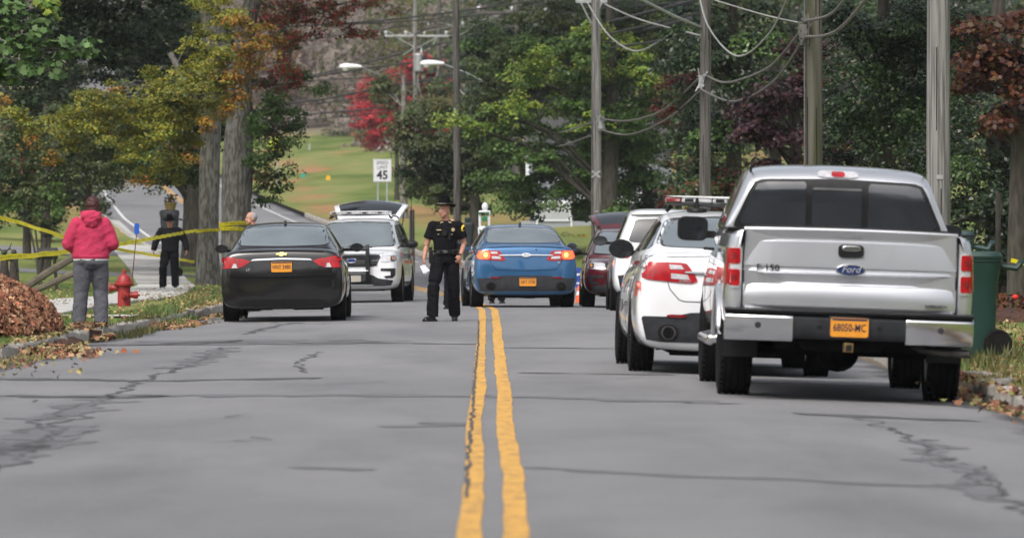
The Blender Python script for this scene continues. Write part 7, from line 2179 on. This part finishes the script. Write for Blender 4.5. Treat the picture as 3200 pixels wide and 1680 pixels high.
for px, d, wpx, lab in ((1240, 262, 14, 'dark bare trunk on the lawn right of the speed sign'), (1262, 225, 24, 'pale thick trunk on the lawn right of the speed sign')):
    x = X(px, d); g = ground_z(x, d)
    tree('lawn_tree', lab, (x, d), [([Vector((x, d, g - .2)), Vector((x, d, g + .6)), Vector((x, d, g + 3)), Vector((x, d, g + 6))], [wpx * d / F * .65, wpx * d / F * .5, wpx * d / F * .45, wpx * d / F * .3])],
         [(Vector((x + rnd.uniform(-1, 1.6), d + rnd.uniform(-.5, 1), g + rnd.uniform(3.6, 5.5))), .9, 'mid') for _ in range(6)], .16, 1.6, 'quad', bark=BARK if px > 1250 else BARK_D)
# far wood on the hillside: reads as one mass
def wood(name, label, boxes, leaf, shape, m=LEAF, vary=.15):
    PP, NN, CC = [], [], []
    for (x0, x1, y0, y1, n, hh, ww, pal, per, *lf) in boxes:
        lift = lf[0] if lf else 0
        for _ in range(n):
            x, y = rng.uniform(x0, x1), rng.uniform(y0, y1)
            x += xc(y)
            g = (ground_z(x, y) if y > -50 else 0) + max(0, (y - 500)) * .02 + lift
            h = hh * rng.uniform(.7, 1.25); w_ = ww * rng.uniform(.7, 1.3)
            p = rng.normal(size=(per, 3)); p /= np.linalg.norm(p, axis=1, keepdims=True); p *= rng.random((per, 1)) ** .33
            lob = 1 + .25 * np.sin(p[:, 0] * 9 + x) * np.sin(p[:, 2] * 8 + y)
            q = np.array([x, y, g + h * .55]) + p * np.array([w_, w_, h * .5]) * lob[:, None]
            PP.append(q); NN.append(np.array([0, -.5, .8]) + p * .8 + rng.normal(size=(per, 3)) * .6)
            pl_ = pal if isinstance(pal, str) else pal[rng.integers(0, len(pal))]
            CC.append(pick(pl_, per, vary) * rng.uniform(.82, 1.18))
    P, N, C = np.concatenate(PP), np.concatenate(NN), np.concatenate(CC).clip(.003, .9)
    me = leaf_mesh(name, P, N, leaf * rng.uniform(.6, 1.3, len(P)), C, shape, m)
    return tag(mkobj(name, me, None), label, 'woods', kind='stuff')
LEAF_T = leaf_mat('far_twigs', .4, .9)
wood('distant_wood', 'grey-brown autumn wood covering the far hillside', [
    (19, 56, 432, 500, 34, 13, 4.4, ['bare', 'bare', 'bare', 'bare', 'olive'], 2000), (7, 56, 490, 620, 70, 14, 4.6, ['bare', 'bare', 'bare', 'bare', 'bare', 'rust', 'bare'], 1700), (-50, 50, 620, 900, 150, 14, 5, ['bare', 'bare', 'bare', 'bare'], 900)], .44, 'quad', m=LEAF_T, vary=.04)
wood('distant_conifers', 'dark blue-green conifers high on the far hillside', [(38, 100, 430, 560, 60, 22, 3.6, ['conifer', 'hill', 'conifer'], 550)], .6, 'quad')
wood('left_woods', 'dense green trees closing the view behind the left yard', [(-70, -13, 262, 420, 90, 15, 4.2, ['dark', 'mid', 'hill'], 600), (-60, -11, 250, 270, 14, 13, 3.8, ['mid', 'dark'], 1300)], .5, 'quad')
wood('right_woods', 'dense green trees closing the view behind the right yards', [(18, 90, 235, 400, 90, 17, 4.2, ['dark', 'mid', 'dark'], 450)], .5, 'quad')
# unseen street trees behind the viewpoint, cross row and canopy added to darken reflections
wood('unseen_woods', 'unseen street trees behind the viewpoint, cross row and canopy added for dark reflections', [(-34, -11, -110, 34, 50, 17, 4.8, ['mid', 'dark'], 500), (11, 34, -110, 34, 50, 17, 4.8, ['dark', 'mid'], 300), (-34, 34, -75, -45, 50, 27, 5.5, ['dark', 'mid'], 700), (-10, 10, -60, 4, 26, 11, 4.6, ['dark', 'mid'], 900, 10)], .6, 'quad')

# ------------------------------------------------------------------ grass, fallen leaves
def blades(name, label, rects, size, parent=None):
    PP, CC, S = [], [], []
    for (u0, u1, y0, y1, n, s, pal) in rects:
        y = rng.uniform(y0, y1, n); u = rng.uniform(u0, u1, n)
        keep = np.array([noise.noise(Vector((a * 1.3, b * .8, 2))) for a, b in zip(u, y)]) > -.32
        y, u = y[keep], u[keep]
        x = np.interp(y, _ys, _xc) + u
        z = np.array([ground_z(a, b) for a, b in zip(x, y)])
        PP.append(np.stack([x, y, z], 1)); CC.append(pick(pal, len(x), .22)); S.append(s * rng.uniform(.5, 1.3, len(x)))
    P = np.concatenate(PP); C = np.concatenate(CC).clip(.003, .9); s = np.concatenate(S); n = len(P)
    a = rng.uniform(0, 2 * math.pi, n); wv = np.stack([np.cos(a), np.sin(a) * .4, np.zeros(n)], 1) * (.10 * s)[:, None] + 0
    tip = np.stack([rng.normal(size=n) * .35, rng.normal(size=n) * .35, np.ones(n)], 1) * s[:, None]
    V = np.stack([P - wv - [0, 0, .01], P + wv - [0, 0, .01], P + tip * .6 + wv * .6, P + tip], 1)
    me = bpy.data.meshes.new(name)
    me.vertices.add(n * 4); me.vertices.foreach_set('co', V.reshape(-1).astype('f'))
    me.loops.add(n * 4); me.loops.foreach_set('vertex_index', np.arange(n * 4, dtype='i'))
    me.polygons.add(n); me.polygons.foreach_set('loop_start', np.arange(0, n * 4, 4, dtype='i')); me.polygons.foreach_set('loop_total', np.full(n, 4, dtype='i'))
    me.update(calc_edges=True)
    at = me.attributes.new('tint', 'FLOAT_COLOR', 'FACE'); at.data.foreach_set('color', np.concatenate([C, np.ones((n, 1))], 1).reshape(-1).astype('f'))
    me.materials.append(LEAF)
    return tag(mkobj(name, me, None, parent), label, None if parent else 'grass', kind='stuff')
blades('grass', 'short green grass on the verges and yards', [
    (-6.0, -5.22, 54, 80, 12000, .04, 'grass'), (-5.3, -4.72, 76, 130, 8000, .045, 'grass'), (-13, -7.5, 66, 135, 26000, .045, 'grass'), (-6.2, -4.6, 100, 140, 8000, .045, 'grass'),
    (4.35, 8.5, 38, 60, 26000, .05, 'grass'), (4.4, 12, 60, 110, 14000, .05, 'grass')], 1)
blades('weeds', 'straggly dry weeds along the broken kerbs and under the green bin', [(-5.0, -4.72, 55, 60, 260, .08, 'pale'), (-4.9, -4.45, 68, 79, 900, .09, 'olive'), (-4.85, -4.3, 76, 80, 500, .13, 'grass'), (4.1, 4.9, 40, 49, 900, .08, 'pale'), (4.5, 5.6, 49, 56, 700, .14, 'olive')], 1)
def litter(name, label, gen, size, pal, shape='maple', cat='fallen leaves'):
    P = np.array(gen); n = len(P)
    N = np.array([0, -.2, 1]) + rng.normal(size=(n, 3)) * .55
    cols = np.concatenate([pick(pal[i % len(pal)], 1, .2) for i in range(n)]) if isinstance(pal, list) else pick(pal, n, .2)
    me = leaf_mesh(name, P, N, size * rng.uniform(.6, 1.3, n), cols.clip(.01, .9), shape, LITTER, fold=.5)
    return tag(mkobj(name, me, None), label, cat, kind='stuff')
# heap at the left: mound of leaves over a solid core
hx0, hy0 = X(-45, 64), 64
def heap_h(x, y):
    dx, dy = (x - hx0) / .88, (y - hy0) / 3.3
    r2 = dx * dx + dy * dy
    return max(0, 1 - r2) ** .7 * .64 * (1 + .18 * noise.noise(Vector((x * 2, y, 0))))
gen = []
while len(gen) < 9000:
    x = hx0 + rnd.uniform(-1.1, 1.1); y = hy0 + rnd.uniform(-4, 4); h = heap_h(x, y)
    if h > .01: gen.append((x, y, ground_z(x, y) + h * (1 - .12 * rnd.random() ** 2) + .01))
heap = thing('leaf_pile', 'heap of raked brown and orange leaves at the left kerb', 'leaf pile', (hx0, hy0, 0))
vs = []; fs = []; n1, n2 = 24, 40
for i in range(n1 + 1):
    for j in range(n2 + 1):
        x = hx0 - 1.1 + 2.2 * i / n1; y = hy0 - 4 + 8 * j / n2
        vs.append((x - hx0, y - hy0, ground_z(x, y) + heap_h(x, y) - .03))
fs = [(i * (n2 + 1) + j, (i + 1) * (n2 + 1) + j, (i + 1) * (n2 + 1) + j + 1, i * (n2 + 1) + j + 1) for i in range(n1) for j in range(n2)]
me = bpy.data.meshes.new('core'); me.from_pydata(vs, [], fs); me.shade_smooth(); mkobj('core', me, mat('leaf_mould', (.12, .05, .025), (.06, .025, .015), 8, rough=1), heap)
P = np.array(gen); N = np.array([.2, -.5, .8]) + rng.normal(size=(len(P), 3)) * .7
me = leaf_mesh('leaves', P - np.array([hx0, hy0, 0]), N, .105 * rng.uniform(.6, 1.3, len(P)), pick('dead', len(P), .3).clip(.01, .9), 'maple', LITTER, fold=.5)
o = mkobj('leaves', me, None, heap); o['kind'] = 'stuff'
gen = []
for (px0, px1, py0_, py1_, n) in ((90, 240, 1070, 1105, 700), (0, 90, 1130, 1160, 60), (200, 330, 985, 1010, 60), (560, 720, 965, 1000, 420), (560, 700, 880, 950, 260), (440, 680, 905, 960, 500), (250, 560, 960, 1000, 160), (120, 330, 900, 960, 160), (3050, 3200, 1100, 1200, 260), (3120, 3200, 1210, 1300, 50), (3040, 3190, 1010, 1100, 260), (0, 250, 1120, 1190, 30)):
    for _ in range(n):
        q = on_ground(rnd.uniform(px0, px1), rnd.uniform(py0_, py1_), 35, 160)
        gen.append((q.x + rnd.gauss(0, .1), q.y + rnd.gauss(0, .6), 0))
gen = [(x, y, ground_z(x, y) + .03) for x, y, _ in gen]
litter('fallen_leaves', 'loose fallen leaves scattered on the verges and along both kerbs', gen, .055, ['dead', 'pale', 'pale', 'olive'])
gen = []
for _ in range(380):
    y = rnd.uniform(57.5, 61); e = kl(y); u = e + abs(rnd.gauss(0, .30)); x = u
    gen.append((x, y, road_z(u, y) + .02 + max(0, .10 * (1 - (u - e) / .35)) * rnd.random()))
for _ in range(420):
    y = rnd.gauss(67.2, .55); e = kl(y); u = e - rnd.uniform(-.15, .3); gen.append((u, y, ground_z(u, y) + .02 + .04 * rnd.random()))
for _ in range(350):
    y = rnd.uniform(74, 79); e = kl(y); u = e + abs(rnd.gauss(0, .22)); gen.append((u, y, road_z(u, y) + .02 + max(0, .06 * (1 - (u - e) / .3)) * rnd.random()))
for _ in range(200):
    y = rnd.uniform(39, 48); e = kr(y); u = e - abs(rnd.gauss(0, .16)) + .1; gen.append((u, y, ground_z(u, y) + .02 + .05 * rnd.random()))
litter('gutter_leaves', 'brown leaves drifted against the kerbs in the gutters', gen, .078, ['dead', 'dead', 'pale'])
# flower bed at the right
d = 74; x = X(3160, d)
bed = thing('flower_bed', 'mulched flower bed with a red bloom behind the green bin', 'flower bed', (x, d, ground_z(x, d)))
q = MB(); q.ell((.4, 0, 0), (1.6, 1.2, .20), 24, 8); q.build('mulch', mat('mulch', (.035, .016, .012), (.08, .035, .02), 14, bump=1, bscale=30, rough=1), bed)
for k in range(60):
    pass
P = np.stack([rng.normal(size=700) * .7 + .3, rng.normal(size=700) * .6, rng.random(700) * .25 + .12], 1)
o = mkobj('stalks', leaf_mesh('stalks', P, rng.normal(size=(700, 3)), np.full(700, .10), pick('copper', 700), 'oval', LITTER), None, bed); o['kind'] = 'stuff'
for dx, dz, nm, c in ((.0, .34, 'red_bloom', (.6, .02, .01)), (.18, .22, 'small_bloom', (.5, .06, .04)), (.42, .45, 'pale_bloom', (.5, .4, .42))):
    q = MB(); q.ell((dx, -.6, dz), (.045, .045, .035), 10, 6); q.build('bloom', mat(nm, c, rough=.6), bed); q = MB(); q.tube([(dx, -.6, dz - .03), (dx, -.6, 0)], .006, 5); q.build('stem', mat('stem_green', (.05, .08, .02), rough=.8), bed)
# ------------------------------------------------------------------ the damp autumn air
hz = MB(); hz.box((0, 420, 45), (460, 1180, 94))
hm = bpy.data.materials.new('haze'); hm.use_nodes = True
hn = hm.node_tree; hn.nodes.clear()
ho = hn.nodes.new('ShaderNodeOutputMaterial'); hv = hn.nodes.new('ShaderNodeVolumePrincipled')
hv.inputs['Color'].default_value = (.86, .89, .93, 1); hv.inputs['Density'].default_value = .00016
hv.inputs['Anisotropy'].default_value = .2
hn.links.new(hv.outputs[0], ho.inputs['Volume'])
o = hz.build('haze', hm); tag(o, kind='stuff')
